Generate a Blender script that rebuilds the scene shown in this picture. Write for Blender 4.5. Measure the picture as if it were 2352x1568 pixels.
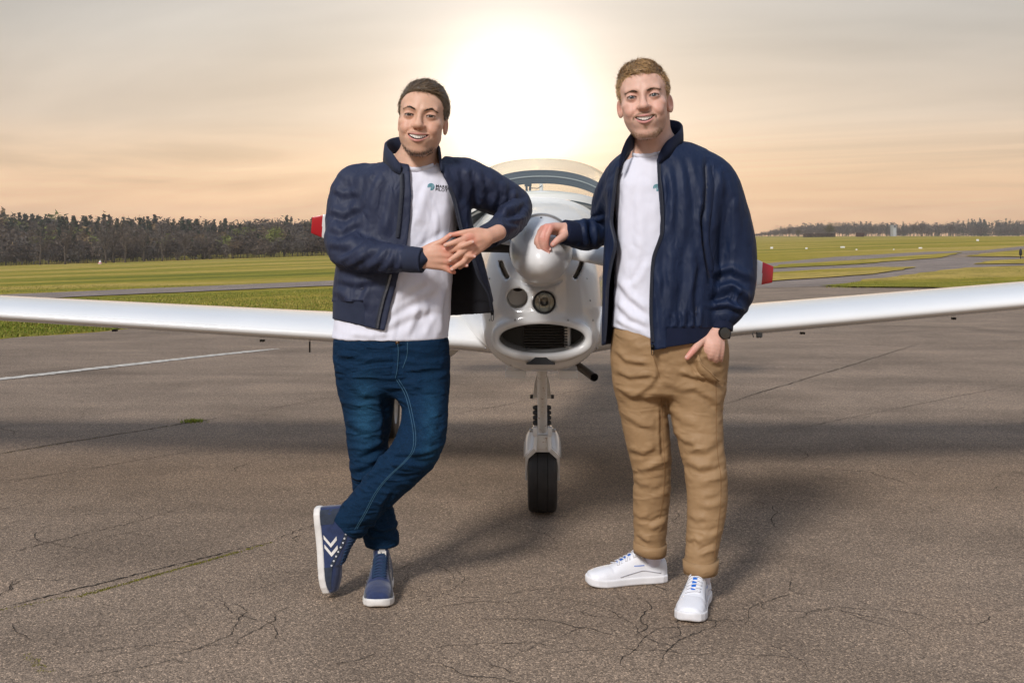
import bpy, bmesh, math, random
import numpy as np
from mathutils import Vector, Matrix

# ------------------------------------------------------------------ camera, sky, sun, exposure
SC = bpy.context.scene
for _o in list(bpy.data.objects):
    bpy.data.objects.remove(_o)
COL = SC.collection
EYE = 1.22                 # camera height above the apron
FPX = 2613.0               # focal length in layout units (picture 2352 units wide)
CU, HV = 1176.0, 542.0     # optical axis / horizon line in layout units

cam_d = bpy.data.cameras.new('camera')
cam_d.lens = 40.0
cam_d.sensor_width = 36.0
cam_d.shift_y = -(784.0 - HV) / 2352.0
cam_d.clip_end = 6000.0
cam_d.clip_start = 0.05
cam = bpy.data.objects.new('camera', cam_d)
COL.objects.link(cam)
cam.location = (0, 0, EYE)
cam.rotation_euler = (math.radians(90), 0, 0)
SC.camera = cam

SUN_DIR = Vector(((1180 - CU) / FPX, 1.0, (HV - 250) / FPX)).normalized()   # the hazy evening sun in the sky
W = bpy.data.worlds.new('World')
SC.world = W
W.use_nodes = True
wn, wl = W.node_tree.nodes, W.node_tree.links
wn.clear()


def wmath(op, a, b=None, clamp=False):
    n = wn.new('ShaderNodeMath'); n.operation = op; n.use_clamp = clamp
    for i, v in enumerate((a, b)):
        if v is None: continue
        if isinstance(v, (int, float)): n.inputs[i].default_value = v
        else: wl.new(v, n.inputs[i])
    return n.outputs[0]


def wcol(c):
    n = wn.new('ShaderNodeRGB'); n.outputs[0].default_value = (*c, 1); return n.outputs[0]


def wscale(col, f):
    n = wn.new('ShaderNodeVectorMath'); n.operation = 'SCALE'
    wl.new(col, n.inputs[0])
    if isinstance(f, (int, float)): n.inputs['Scale'].default_value = f
    else: wl.new(f, n.inputs['Scale'])
    return n.outputs[0]


def wadd(a, b):
    n = wn.new('ShaderNodeVectorMath'); n.operation = 'ADD'
    wl.new(a, n.inputs[0]); wl.new(b, n.inputs[1]); return n.outputs[0]


tc = wn.new('ShaderNodeTexCoord')
sep = wn.new('ShaderNodeSeparateXYZ'); wl.new(tc.outputs['Generated'], sep.inputs[0])
elev = sep.outputs['Z']
# base: physical evening sky seen through a thin veil of high cloud
sky = wn.new('ShaderNodeTexSky'); sky.sky_type = 'NISHITA'; sky.sun_disc = False
sky.sun_elevation = math.asin(SUN_DIR.z); sky.sun_rotation = math.atan2(SUN_DIR.x, SUN_DIR.y)
sky.air_density = 1.0; sky.dust_density = 3.0
ramp = wn.new('ShaderNodeValToRGB')
wl.new(wmath('MAXIMUM', elev, 0.0), ramp.inputs[0])
cr = ramp.color_ramp
cr.elements[0].position = 0.0; cr.elements[0].color = (1.05, 0.63, 0.345, 1)
cr.elements[1].position = 1.0; cr.elements[1].color = (0.32, 0.41, 0.58, 1)
for p, c in ((0.03, (0.96, 0.62, 0.37)), (0.06, (0.81, 0.585, 0.395)), (0.10, (0.66, 0.55, 0.445)), (0.17, (0.555, 0.515, 0.465)), (0.28, (0.48, 0.50, 0.52)), (0.45, (0.40, 0.46, 0.57))):
    e = cr.elements.new(p); e.color = (*c, 1)
# thin streaked cloud: noise on the cloud deck overhead
den = wmath('ADD', wmath('MAXIMUM', elev, 0.0), 0.06)
cx = wmath('DIVIDE', sep.outputs['X'], den); cy = wmath('DIVIDE', sep.outputs['Y'], den)
cmb = wn.new('ShaderNodeCombineXYZ')
wl.new(wmath('MULTIPLY', cx, 0.42), cmb.inputs[0]); wl.new(wmath('MULTIPLY', wmath('ADD', cy, wmath('MULTIPLY', cx, 0.5)), 0.62), cmb.inputs[1])
nz = wn.new('ShaderNodeTexNoise'); nz.inputs['Scale'].default_value = 0.5; nz.inputs['Detail'].default_value = 4
nz.inputs['Roughness'].default_value = 0.58; nz.inputs['Distortion'].default_value = 1.6
wl.new(cmb.outputs[0], nz.inputs['Vector'])
cmap = wn.new('ShaderNodeMapRange'); cmap.inputs[1].default_value = 0.34; cmap.inputs[2].default_value = 0.68
cmap.inputs[3].default_value = 0.86; cmap.inputs[4].default_value = 1.14
wl.new(nz.outputs['Fac'], cmap.inputs[0])
veil = wscale(ramp.outputs[0], cmap.outputs[0])
base = wadd(wscale(veil, 1.07), wscale(sky.outputs[0], 0.004))
# the sun shining through the haze
dotn = wn.new('ShaderNodeVectorMath'); dotn.operation = 'DOT_PRODUCT'
wl.new(tc.outputs['Generated'], dotn.inputs[0]); dotn.inputs[1].default_value = SUN_DIR
ang = wmath('ARCCOSINE', wmath('MINIMUM', dotn.outputs['Value'], 1.0))


def glow(sig, k):
    t = wmath('DIVIDE', ang, sig)
    return wmath('MULTIPLY', wmath('EXPONENT', wmath('MULTIPLY', wmath('MULTIPLY', t, t), -1.0)), k)


tot = wadd(base, wscale(wcol((1.0, 0.95, 0.88)), glow(0.045, 0.8)))
tot = wadd(tot, wscale(wcol((1.0, 0.70, 0.40)), glow(0.012, 260.0)))
tot = wadd(tot, wscale(wcol((1.0, 0.96, 0.91)), glow(0.076, 0.60)))
tot = wadd(tot, wscale(wcol((1.0, 0.95, 0.90)), wmath('MULTIPLY', glow(0.15, 0.20), cmap.outputs[0])))
tot = wadd(tot, wscale(wcol((1.0, 0.78, 0.55)), glow(0.26, 0.05)))
bg = wn.new('ShaderNodeBackground'); wl.new(tot, bg.inputs['Color']); bg.inputs['Strength'].default_value = 1.0
wo = wn.new('ShaderNodeOutputWorld'); wl.new(bg.outputs[0], wo.inputs[0])

KEY_AZ, KEY_EL = math.radians(27), math.radians(36)      # key light: sun lamp standing in for the flash behind camera left
flash_d = bpy.data.lights.new('flash_key', 'SUN')
flash_d.energy = 3.1
flash_d.angle = math.radians(11.0)
flash_d.color = (1.0, 0.965, 0.94)
flash_key = bpy.data.objects.new('flash_key', flash_d); COL.objects.link(flash_key)
_d = Vector((math.sin(KEY_AZ) * math.cos(KEY_EL), math.cos(KEY_AZ) * math.cos(KEY_EL), -math.sin(KEY_EL)))
flash_key.rotation_euler = _d.to_track_quat('-Z', 'Y').to_euler()
flash_key.location = (-6, -10, 9)
SC.view_settings.view_transform = 'Standard'
SC.view_settings.look = 'None'
SC.view_settings.exposure = 0.0
SC.view_settings.gamma = 1.0
SC.view_settings.use_curve_mapping = False
SC.cycles.max_bounces = 8
SC.cycles.transparent_max_bounces = 16
SC.cycles.use_denoising = True
SC.cycles.sample_clamp_indirect = 6.0

# ------------------------------------------------------------------ helpers


def P(u, v, y):
    """layout position (u, v) at distance y from the camera -> world point"""
    return np.array(((u - CU) * y / FPX, y, EYE - (v - HV) * y / FPX))


def PP(lst):
    return np.array([P(*q) for q in lst])


def obj(name, me, mat=None, parent=None):
    o = bpy.data.objects.new(name, me)
    COL.objects.link(o)
    if mat is not None:
        me.materials.clear(); me.materials.append(mat)
    if parent is not None:
        o.parent = parent
        o.matrix_parent_inverse = parent.matrix_basis.inverted()
    return o


def tag(o, label=None, cat=None, group=None, kind=None):
    for k, v in (('label', label), ('category', cat), ('group', group), ('kind', kind)):
        if v: o[k] = v
    return o


def empty(name, loc=(0, 0, 0), rz=0.0):
    o = bpy.data.objects.new(name, None); COL.objects.link(o)
    o.location = loc; o.rotation_euler = (0, 0, rz); o.empty_display_size = 0.2
    return o


def mesh(name, verts, faces, smooth=True, normals=None):
    verts = np.asarray(verts, dtype=np.float32)
    me = bpy.data.meshes.new(name)
    if isinstance(faces, np.ndarray):
        n = faces.shape[1]
        me.vertices.add(len(verts)); me.vertices.foreach_set('co', verts.ravel())
        me.loops.add(faces.size); me.loops.foreach_set('vertex_index', faces.ravel().astype(np.int32))
        me.polygons.add(len(faces))
        me.polygons.foreach_set('loop_start', np.arange(0, faces.size, n, dtype=np.int32))
        me.polygons.foreach_set('loop_total', np.full(len(faces), n, dtype=np.int32))
        me.update(calc_edges=True)
    else:
        me.from_pydata(verts.tolist(), [], faces); me.update()
    if smooth:
        me.polygons.foreach_set('use_smooth', np.ones(len(me.polygons), dtype=bool))
    if normals is not None:
        me.normals_split_custom_set_from_vertices(np.asarray(normals, dtype=np.float32))
    return me


class MB:
    """collects verts and faces for one mesh"""
    def __init__(s): s.v = []; s.f = []

    def add(s, verts, faces):
        k = len(s.v); s.v += [tuple(float(c) for c in p) for p in verts]; s.f += [tuple(i + k for i in q) for q in faces]

    def box(s, lo, hi, R=None, c=None):
        vs = [np.array((x, y, z)) for x in (lo[0], hi[0]) for y in (lo[1], hi[1]) for z in (lo[2], hi[2])]
        if R is not None: vs = [R @ p for p in vs]
        if c is not None: vs = [p + np.array(c) for p in vs]
        s.add(vs, [(0, 1, 3, 2), (4, 6, 7, 5), (0, 4, 5, 1), (2, 3, 7, 6), (0, 2, 6, 4), (1, 5, 7, 3)])

    def tube(s, pts, r, n=12, cap=True, flat=1.0, up=None):
        pts = [np.array(p, float) for p in pts]
        rs = r if hasattr(r, '__len__') else [r] * len(pts)
        up0 = np.array((0.13, 0.21, 0.97)) if up is None else np.array(up, float)
        V = []
        for i, p in enumerate(pts):
            t = pts[min(i + 1, len(pts) - 1)] - pts[max(i - 1, 0)]
            t /= np.linalg.norm(t) + 1e-12
            a = np.cross(up0, t)
            if np.linalg.norm(a) < 1e-3: a = np.cross((1, 0, 0), t)
            if np.linalg.norm(a) < 1e-6: a = np.array((1.0, 0, 0))
            a /= np.linalg.norm(a); b = np.cross(t, a)
            for k in range(n):
                th = 2 * math.pi * k / n
                V.append(p + rs[i] * (a * math.cos(th) + b * math.sin(th) * flat))
        F = [(i * n + k, i * n + (k + 1) % n, (i + 1) * n + (k + 1) % n, (i + 1) * n + k) for i in range(len(pts) - 1) for k in range(n)]
        if cap:
            F.append(tuple(range(n))[::-1]); F.append(tuple((len(pts) - 1) * n + k for k in range(n)))
        s.add(V, F)

    def lathe(s, prof, n=32, origin=(0, 0, 0), axis=(0, -1, 0)):
        """prof: list of (radius, along axis)"""
        ax = np.array(axis, float); ax /= np.linalg.norm(ax)
        a = np.cross(ax, (0, 0, 1.0)); 
        if np.linalg.norm(a) < 1e-3: a = np.cross(ax, (1.0, 0, 0))
        a /= np.linalg.norm(a); b = np.cross(ax, a)
        o = np.array(origin, float)
        V = [o + ax * h + r * (a * math.cos(2 * math.pi * k / n) + b * math.sin(2 * math.pi * k / n)) for r, h in prof for k in range(n)]
        F = [(i * n + k, i * n + (k + 1) % n, (i + 1) * n + (k + 1) % n, (i + 1) * n + k) for i in range(len(prof) - 1) for k in range(n)]
        s.add(V, F)

    def build(s, name, mat=None, parent=None, smooth=True, bevel=0.0, autosmooth=None):
        me = mesh(name, s.v, s.f, smooth)
        if autosmooth is not None:
            me.shade_smooth() if hasattr(me, 'shade_smooth') else None
            bm = bmesh.new(); bm.from_mesh(me)
            bmesh.ops.recalc_face_normals(bm, faces=bm.faces)
            for e in bm.edges:
                e.smooth = len(e.link_faces) == 2 and e.calc_face_angle(0) < math.radians(autosmooth)
            bm.to_mesh(me); bm.free()
        o = obj(name, me, mat, parent)
        if bevel:
            m = o.modifiers.new('bevel', 'BEVEL'); m.width = bevel; m.segments = 2; m.limit_method = 'ANGLE'
        return o


def catmull(pts, n):
    """dense smooth curve through the control points (rows may carry radii etc.)"""
    pts = np.asarray(pts, float)
    q = np.vstack((2 * pts[0] - pts[1], pts, 2 * pts[-1] - pts[-2]))
    out = []
    for i in range(1, len(q) - 2):
        for t in np.linspace(0, 1, n, endpoint=False):
            a, b, c, d = q[i - 1], q[i], q[i + 1], q[i + 2]
            out.append(0.5 * ((2 * b) + (-a + c) * t + (2 * a - 5 * b + 4 * c - d) * t * t + (-a + 3 * b - 3 * c + d) * t ** 3))
    out.append(pts[-1])
    return np.array(out)


# ---- noise
_rs = np.random.RandomState(7)
_perm = np.concatenate([_rs.permutation(256)] * 3)
_grad = _rs.normal(size=(256, 3)).astype(np.float32)
_grad /= np.linalg.norm(_grad, axis=1, keepdims=True)


def noise3(p):
    """gradient noise, about -0.7 .. 0.7"""
    p = np.asarray(p, dtype=np.float32)
    i = np.floor(p).astype(np.int64); f = p - i
    w = f * f * f * (f * (f * 6 - 15) + 10)
    i &= 255
    out = 0
    for dx in (0, 1):
        wx = w[:, 0] if dx else 1 - w[:, 0]
        for dy in (0, 1):
            wy = w[:, 1] if dy else 1 - w[:, 1]
            for dz in (0, 1):
                wz = w[:, 2] if dz else 1 - w[:, 2]
                g = _grad[_perm[_perm[_perm[(i[:, 0] + dx) & 255] + ((i[:, 1] + dy) & 255)] + ((i[:, 2] + dz) & 255)]]
                out = out + wx * wy * wz * ((f[:, 0] - dx) * g[:, 0] + (f[:, 1] - dy) * g[:, 1] + (f[:, 2] - dz) * g[:, 2])
    return out


# ---- implicit surfaces
def smin(a, b, k):
    h = np.maximum(k - np.abs(a - b), 0.0) / k
    return np.minimum(a, b) - h * h * k * 0.25


def smax(a, b, k):
    return -smin(-a, -b, k)


def d_ell(p, c, r):
    q = (p - np.asarray(c, np.float32)) / np.asarray(r, np.float32)
    k0 = np.sqrt((q * q).sum(1)) + 1e-6
    q2 = q / np.asarray(r, np.float32)
    k1 = np.sqrt((q2 * q2).sum(1)) + 1e-6
    return k0 * (k0 - 1.0) / k1


def d_cap(p, a, b, ra, rb):
    a = np.asarray(a, np.float32); b = np.asarray(b, np.float32)
    ab = b - a; pa = p - a
    t = np.clip(pa @ ab / (ab @ ab + 1e-12), 0, 1)
    return np.sqrt(((pa - t[:, None] * ab) ** 2).sum(1)) - (ra + (rb - ra) * t)


class Tube:
    """smooth limb through control points [x,y,z,ra,rb]; ra = radius across the view, rb = radius along `ax`"""
    def __init__(s, ctrl, n=5, ax=(0, 1, 0)):
        c = np.asarray(ctrl, float)
        if c.shape[1] == 4: c = np.hstack((c, c[:, 3:4]))
        s.c = catmull(c, n).astype(np.float32)
        s.ax = np.asarray(ax, np.float32)
        seg = np.linalg.norm(np.diff(s.c[:, :3], axis=0), axis=1)
        s.len = np.concatenate(([0], np.cumsum(seg)))
        s.lo = (s.c[:, :3] - s.c[:, 3:].max(1)[:, None]).min(0); s.hi = (s.c[:, :3] + s.c[:, 3:].max(1)[:, None]).max(0)

    def __call__(s, p):
        q = np.maximum(np.maximum(s.lo - p, p - s.hi), 0)
        db = np.sqrt(q[:, 0] ** 2 + q[:, 1] ** 2 + q[:, 2] ** 2)
        m = db < 0.05
        if m.all(): return s.near(p)
        out = (db + 0.01).astype(np.float32)
        if m.any(): out[m] = s.near(p[m])
        return out

    def near(s, p):
        px, py, pz = np.ascontiguousarray(p[:, 0]), np.ascontiguousarray(p[:, 1]), np.ascontiguousarray(p[:, 2])
        best = np.full(len(p), 1e9, np.float32)
        for i in range(len(s.c) - 1):
            a, b = s.c[i], s.c[i + 1]
            dx, dy, dz = b[0] - a[0], b[1] - a[1], b[2] - a[2]
            qx, qy, qz = px - a[0], py - a[1], pz - a[2]
            t = (qx * dx + qy * dy + qz * dz) * np.float32(1.0 / (dx * dx + dy * dy + dz * dz + 1e-12))
            np.clip(t, 0, 1, out=t)
            qx -= t * dx; qy -= t * dy; qz -= t * dz
            r2 = qx * qx + qy * qy + qz * qz
            if abs(a[3] - a[4]) < 1e-6 and abs(b[3] - b[4]) < 1e-6:
                d = np.sqrt(r2) - (a[3] + (b[3] - a[3]) * t)
            else:
                ra = a[3] + (b[3] - a[3]) * t; rb = a[4] + (b[4] - a[4]) * t
                al = qx * s.ax[0] + qy * s.ax[1] + qz * s.ax[2]; al *= al
                pe2 = np.maximum(r2 - al, 0)
                k0 = np.sqrt(pe2 / ra ** 2 + al / rb ** 2) + 1e-6
                k1 = np.sqrt(pe2 / ra ** 4 + al / rb ** 4) + 1e-6
                d = k0 * (k0 - 1) / k1
            np.minimum(best, d, out=best)
        return best


def sdf_mesh(f, lo, hi, h, B=16, lip=1.6, newton=1):
    """surface nets over an adaptive grid; vertices are pulled onto the exact surface"""
    lo = np.asarray(lo, float) - 2 * h; hi = np.asarray(hi, float) + 2 * h
    nb = np.ceil((hi - lo) / (h * B)).astype(int)
    n = nb * B
    gx = [lo[k] + h * np.arange(n[k] + 1) for k in range(3)]
    # coarse pass at block centres, then only the points near the surface
    ev = lambda q: np.concatenate([f(q[i:i + 500000]) for i in range(0, len(q), 500000)]) if len(q) else np.zeros(0, np.float32)
    cs = [lo[k] + h * B * (np.arange(nb[k]) + 0.5) for k in range(3)]
    cg = np.stack(np.meshgrid(*cs, indexing='ij'), -1).reshape(-1, 3).astype(np.float32)
    cd = ev(cg).reshape(nb)
    act = np.abs(cd) < h * B * 0.87 * lip + h
    up3 = lambda a, k: np.repeat(np.repeat(np.repeat(a, k, 0), k, 1), k, 2)
    sg = up3(np.where(cd < 0, -1, 1).astype(np.float32), B // 4)
    ids = np.argwhere(up3(act, B // 4))
    d4 = ev((lo + h * 4 * (ids + 0.5)).astype(np.float32))
    sg[ids[:, 0], ids[:, 1], ids[:, 2]] = np.sign(d4)
    G = np.pad(up3(sg, 4), ((0, 1), (0, 1), (0, 1)), mode='edge')
    ids = ids[np.abs(d4) < h * 4 * 0.87 * (0.5 + 0.5 * lip) + h]
    need = np.zeros(n + 1, bool)
    loc = np.stack(np.meshgrid(*[np.arange(5)] * 3, indexing='ij'), -1).reshape(-1, 3)
    for i in range(0, len(ids), 40000):
        q = (ids[i:i + 40000][:, None, :] * 4 + loc[None]).reshape(-1, 3); need[q[:, 0], q[:, 1], q[:, 2]] = True
    idx = np.argwhere(need)
    for i in range(0, len(idx), 500000):
        q = idx[i:i + 500000]; G[q[:, 0], q[:, 1], q[:, 2]] = f((lo + h * q).astype(np.float32))
    S = G < 0
    s8 = [S[dx:n[0] + dx, dy:n[1] + dy, dz:n[2] + dz] for dx in (0, 1) for dy in (0, 1) for dz in (0, 1)]
    cnt = np.zeros(n, np.int8)
    for s in s8: cnt += s
    cell = np.argwhere((cnt > 0) & (cnt < 8))
    vid = np.full(n, -1, np.int64); vid[cell[:, 0], cell[:, 1], cell[:, 2]] = np.arange(len(cell))
    acc = np.zeros((len(cell), 3)); num = np.zeros(len(cell))
    corners = [(dx, dy, dz) for dx in (0, 1) for dy in (0, 1) for dz in (0, 1)]
    vals = [G[cell[:, 0] + c[0], cell[:, 1] + c[1], cell[:, 2] + c[2]] for c in corners]
    for ia in range(8):
        for ib in range(ia + 1, 8):
            if sum(abs(corners[ia][k] - corners[ib][k]) for k in range(3)) != 1: continue
            va, vb = vals[ia], vals[ib]
            m = (va < 0) != (vb < 0)
            t = np.where(m, va / np.where(m, va - vb, 1), 0)
            pos = np.array(corners[ia]) + t[:, None] * (np.array(corners[ib]) - np.array(corners[ia]))
            acc += pos * m[:, None]; num += m
    V = lo + h * (cell + acc / num[:, None])
    Q = []
    for ax in range(3):
        o1, o2 = [(1, 2), (2, 0), (0, 1)][ax]
        sl0 = [slice(0, n[k] + 1) for k in range(3)]; sl1 = list(sl0)
        sl0[ax] = slice(0, n[ax]); sl1[ax] = slice(1, n[ax] + 1)
        ch = S[tuple(sl0)] != S[tuple(sl1)]
        e = np.argwhere(ch)
        e = e[(e[:, o1] > 0) & (e[:, o2] > 0) & (e[:, o1] < n[o1]) & (e[:, o2] < n[o2])]
        d1 = np.zeros(3, int); d1[o1] = 1; d2 = np.zeros(3, int); d2[o2] = 1
        g = lambda q: vid[q[:, 0], q[:, 1], q[:, 2]]
        quad = np.stack((g(e - d1 - d2), g(e - d2), g(e), g(e - d1)), 1)
        flip = ~S[e[:, 0], e[:, 1], e[:, 2]]
        quad[flip] = quad[flip][:, ::-1]
        Q.append(quad)
    Q = np.concatenate(Q)
    Q = Q[(Q >= 0).all(1)]
    V = V.astype(np.float32)
    e = h * 0.35
    T = np.array(((1, 1, 1), (1, -1, -1), (-1, 1, -1), (-1, -1, 1)), np.float32)

    def grad(p):
        o = np.zeros_like(p); m = 0
        for t in T:
            d = f(p + e * t); o += d[:, None] * t; m = m + d
        return m / 4, o / (4 * e)
    for _ in range(newton):
        d, g = grad(V)
        g2 = (g * g).sum(1)
        stepv = -(d / np.maximum(g2, 0.15))[:, None] * g
        ln = np.linalg.norm(stepv, axis=1, keepdims=True)
        V = V + stepv * np.minimum(1, 0.6 * h / np.maximum(ln, 1e-9))
    d, g = grad(V)
    N = g / (np.linalg.norm(g, axis=1, keepdims=True) + 1e-9)
    return V, Q, N


def hit_y(f, x, z, y0, y1, n=60):
    """first surface point met travelling away from the camera at (x, z)"""
    x = np.atleast_1d(np.asarray(x, np.float32)); z = np.atleast_1d(np.asarray(z, np.float32))
    y = np.full(len(x), y0, np.float32)
    for _ in range(n):
        d = f(np.stack((x, y, z), 1))
        y = np.minimum(y + np.maximum(d * 0.7, 0.0), y1)
    return y


def hit_px(f, uv, y0, y1, off=0.0, n=70):
    """first surface point along the sight line of each layout position"""
    uv = np.asarray(uv, float)
    dirs = np.stack(((uv[:, 0] - CU) / FPX, np.ones(len(uv)), -(uv[:, 1] - HV) / FPX), 1)
    t = np.full(len(uv), y0)
    o = np.array((0, 0, EYE))
    for _ in range(n):
        d = f((o + dirs * t[:, None]).astype(np.float32))
        t = np.minimum(t + np.maximum((d - off) * 0.7, 0), y1)
    return o + dirs * t[:, None]


# ------------------------------------------------------------------ materials
MATS = {}


def mat(name, color, rough=0.6, metal=0.0, spec=0.5, noise=0.0, nscale=40.0, bump=0.0, bscale=400.0, sheen=0.0, coat=0.0,
        trans=0.0, ior=1.45, attr=None, sss=0.0, var=None, bdist=0.002, wr=None):
    if name in MATS: return MATS[name]
    m = bpy.data.materials.new(name); m.use_nodes = True
    nt = m.node_tree; N = nt.nodes; L = nt.links
    b = N['Principled BSDF']
    b.inputs['Base Color'].default_value = (*color, 1)
    b.inputs['Roughness'].default_value = rough; b.inputs['Metallic'].default_value = metal
    b.inputs['Specular IOR Level'].default_value = spec; b.inputs['IOR'].default_value = ior
    b.inputs['Sheen Weight'].default_value = sheen; b.inputs['Coat Weight'].default_value = coat
    b.inputs['Transmission Weight'].default_value = trans
    if sss:
        b.inputs['Subsurface Weight'].default_value = sss
        b.inputs['Subsurface Radius'].default_value = (1.0, 0.35, 0.2); b.inputs['Subsurface Scale'].default_value = 0.006
    t = N.new('ShaderNodeTexCoord')
    src = None
    if attr:
        a = N.new('ShaderNodeAttribute'); a.attribute_name = attr; src = a.outputs['Color']
    if noise:
        nz_ = N.new('ShaderNodeTexNoise'); nz_.inputs['Scale'].default_value = nscale; nz_.inputs['Detail'].default_value = 5
        L.new(t.outputs['Object'], nz_.inputs['Vector'])
        mr = N.new('ShaderNodeMapRange'); mr.inputs[1].default_value = 0.3; mr.inputs[2].default_value = 0.7
        mr.inputs[3].default_value = 1 - noise; mr.inputs[4].default_value = 1 + noise
        L.new(nz_.outputs['Fac'], mr.inputs[0])
        mx = N.new('ShaderNodeMix'); mx.data_type = 'RGBA'; mx.blend_type = 'MULTIPLY'; mx.inputs[0].default_value = 1
        if src is not None: L.new(src, mx.inputs[6])
        else: mx.inputs[6].default_value = (*color, 1)
        L.new(mr.outputs[0], mx.inputs[7])
        src = mx.outputs[2]
    if src is not None: L.new(src, b.inputs['Base Color'])
    if bump:
        n2 = N.new('ShaderNodeTexNoise'); n2.inputs['Scale'].default_value = bscale; n2.inputs['Detail'].default_value = 3
        L.new(t.outputs['Object'], n2.inputs['Vector'])
        bp = N.new('ShaderNodeBump'); bp.inputs['Strength'].default_value = bump; bp.inputs['Distance'].default_value = bdist
        L.new(n2.outputs['Fac'], bp.inputs['Height']); L.new(bp.outputs[0], b.inputs['Normal'])
    for k_, (vec, rot, st, dist) in enumerate(wr or ()):          # creased cloth: ridged noise drawn out along one direction
        mp = N.new('ShaderNodeMapping'); mp.inputs['Scale'].default_value = vec; mp.inputs['Rotation'].default_value = [math.radians(q) for q in rot]
        mp.inputs['Location'].default_value = (k_ * 3.7, k_ * 1.3, k_ * 5.1); L.new(t.outputs['Object'], mp.inputs['Vector'])
        n3 = N.new('ShaderNodeTexNoise'); n3.noise_type = 'RIDGED_MULTIFRACTAL'; n3.inputs['Scale'].default_value = 1.0; n3.inputs['Detail'].default_value = 2.5; n3.inputs['Distortion'].default_value = .8
        n3.inputs['Roughness'].default_value = .45
        L.new(mp.outputs[0], n3.inputs['Vector'])
        bq = N.new('ShaderNodeBump'); bq.inputs['Strength'].default_value = st; bq.inputs['Distance'].default_value = dist
        L.new(n3.outputs['Fac'], bq.inputs['Height'])
        prev = b.inputs['Normal'].links
        if prev: L.new(prev[0].from_socket, bq.inputs['Normal'])
        L.new(bq.outputs[0], b.inputs['Normal'])
    MATS[name] = m
    return m
HAZE = 0.00048

# ------------------------------------------------------------------ terrain, apron, taxiways
def sstep(a, b, x):
    t = np.clip((np.asarray(x, float) - a) / (b - a), 0, 1); return t * t * (3 - 2 * t)


def terrain(x, y):
    x = np.asarray(x, float); y = np.asarray(y, float)
    tilt = np.where(x > 0, 3.1 * np.tanh(0.033 * x / 3.1), 9.0 * np.tanh(0.033 * x / 9.0))
    drop = -2.0 * np.tanh(0.007 * np.maximum(y, 0) / 2.0)
    far = sstep(190, 420, y) * (1 - sstep(-40, 10, x)) * 5.0
    return sstep(9, 32, y) * (tilt + drop) + far


def _ss(a, b, x):
    t = min(1.0, max(0.0, (x - a) / (b - a))); return t * t * (3 - 2 * t)


def terr(x, y):
    tilt = 3.1 * math.tanh(0.033 * x / 3.1) if x > 0 else 9.0 * math.tanh(0.033 * x / 9.0)
    return _ss(9, 32, y) * (tilt - 2.0 * math.tanh(0.007 * max(y, 0) / 2.0)) + _ss(190, 420, y) * (1 - _ss(-40, 10, x)) * 5.0


def ground(u, v):
    """layout position -> point on the terrain"""
    dx, dz = (u - CU) / FPX, -(v - HV) / FPX
    y = 3.0
    lo = 1.0; hi = None
    while y < 3000:
        if EYE + dz * y < terr(dx * y, y): hi = y; break
        lo = y; y *= 1.04
    if hi is None: hi = 3000
    for _ in range(40):
        m = (lo + hi) / 2
        if EYE + dz * m < terr(dx * m, m): hi = m
        else: lo = m
    return np.array((dx * hi, hi, terr(dx * hi, hi)))


def ground_many(u, v):
    dx, dz = (u - CU) / FPX, -(v - HV) / FPX
    ts = np.geomspace(3, 3000, 120); lo = np.full(len(u), 1.0); hi = np.full(len(u), 3000.0); done = np.zeros(len(u), bool)
    for t in ts:
        under = ~done & (EYE + dz * t < terrain(dx * t, np.full(len(u), t)))
        hi[under] = t; done |= under; lo[~done] = t
    for _ in range(26):
        m = (lo + hi) / 2; b = EYE + dz * m < terrain(dx * m, m)
        hi = np.where(b, m, hi); lo = np.where(b, lo, m)
    return np.stack((dx * hi, hi, terrain(dx * hi, hi)), 1)


def node_mat(name):
    m = bpy.data.materials.new(name); m.use_nodes = True; MATS[name] = m
    return m, m.node_tree.nodes, m.node_tree.links, m.node_tree.nodes['Principled BSDF']


def nnoise(N, L, vec, scale, detail=4, rough=0.55, dist=0.0):
    n = N.new('ShaderNodeTexNoise'); n.inputs['Scale'].default_value = scale; n.inputs['Detail'].default_value = detail
    n.inputs['Roughness'].default_value = rough; n.inputs['Distortion'].default_value = dist
    L.new(vec, n.inputs['Vector']); return n.outputs['Fac']


def nramp(N, L, fac, stops):
    r = N.new('ShaderNodeValToRGB'); L.new(fac, r.inputs[0])
    el = r.color_ramp.elements
    el[0].position, el[0].color = stops[0][0], (*stops[0][1], 1)
    el[1].position, el[1].color = stops[-1][0], (*stops[-1][1], 1)
    for p, c in stops[1:-1]:
        e_ = el.new(p); e_.color = (*c, 1)
    return r.outputs[0]


def nmix(N, L, a, b, fac=1.0, mode='MULTIPLY'):
    m = N.new('ShaderNodeMix'); m.data_type = 'RGBA'; m.blend_type = mode
    for s, i in ((fac, 0), (a, 6), (b, 7)):
        if isinstance(s, (int, float)): m.inputs[i].default_value = s
        elif isinstance(s, tuple): m.inputs[i].default_value = (*s, 1)
        else: L.new(s, m.inputs[i])
    return m.outputs[2]


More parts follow.
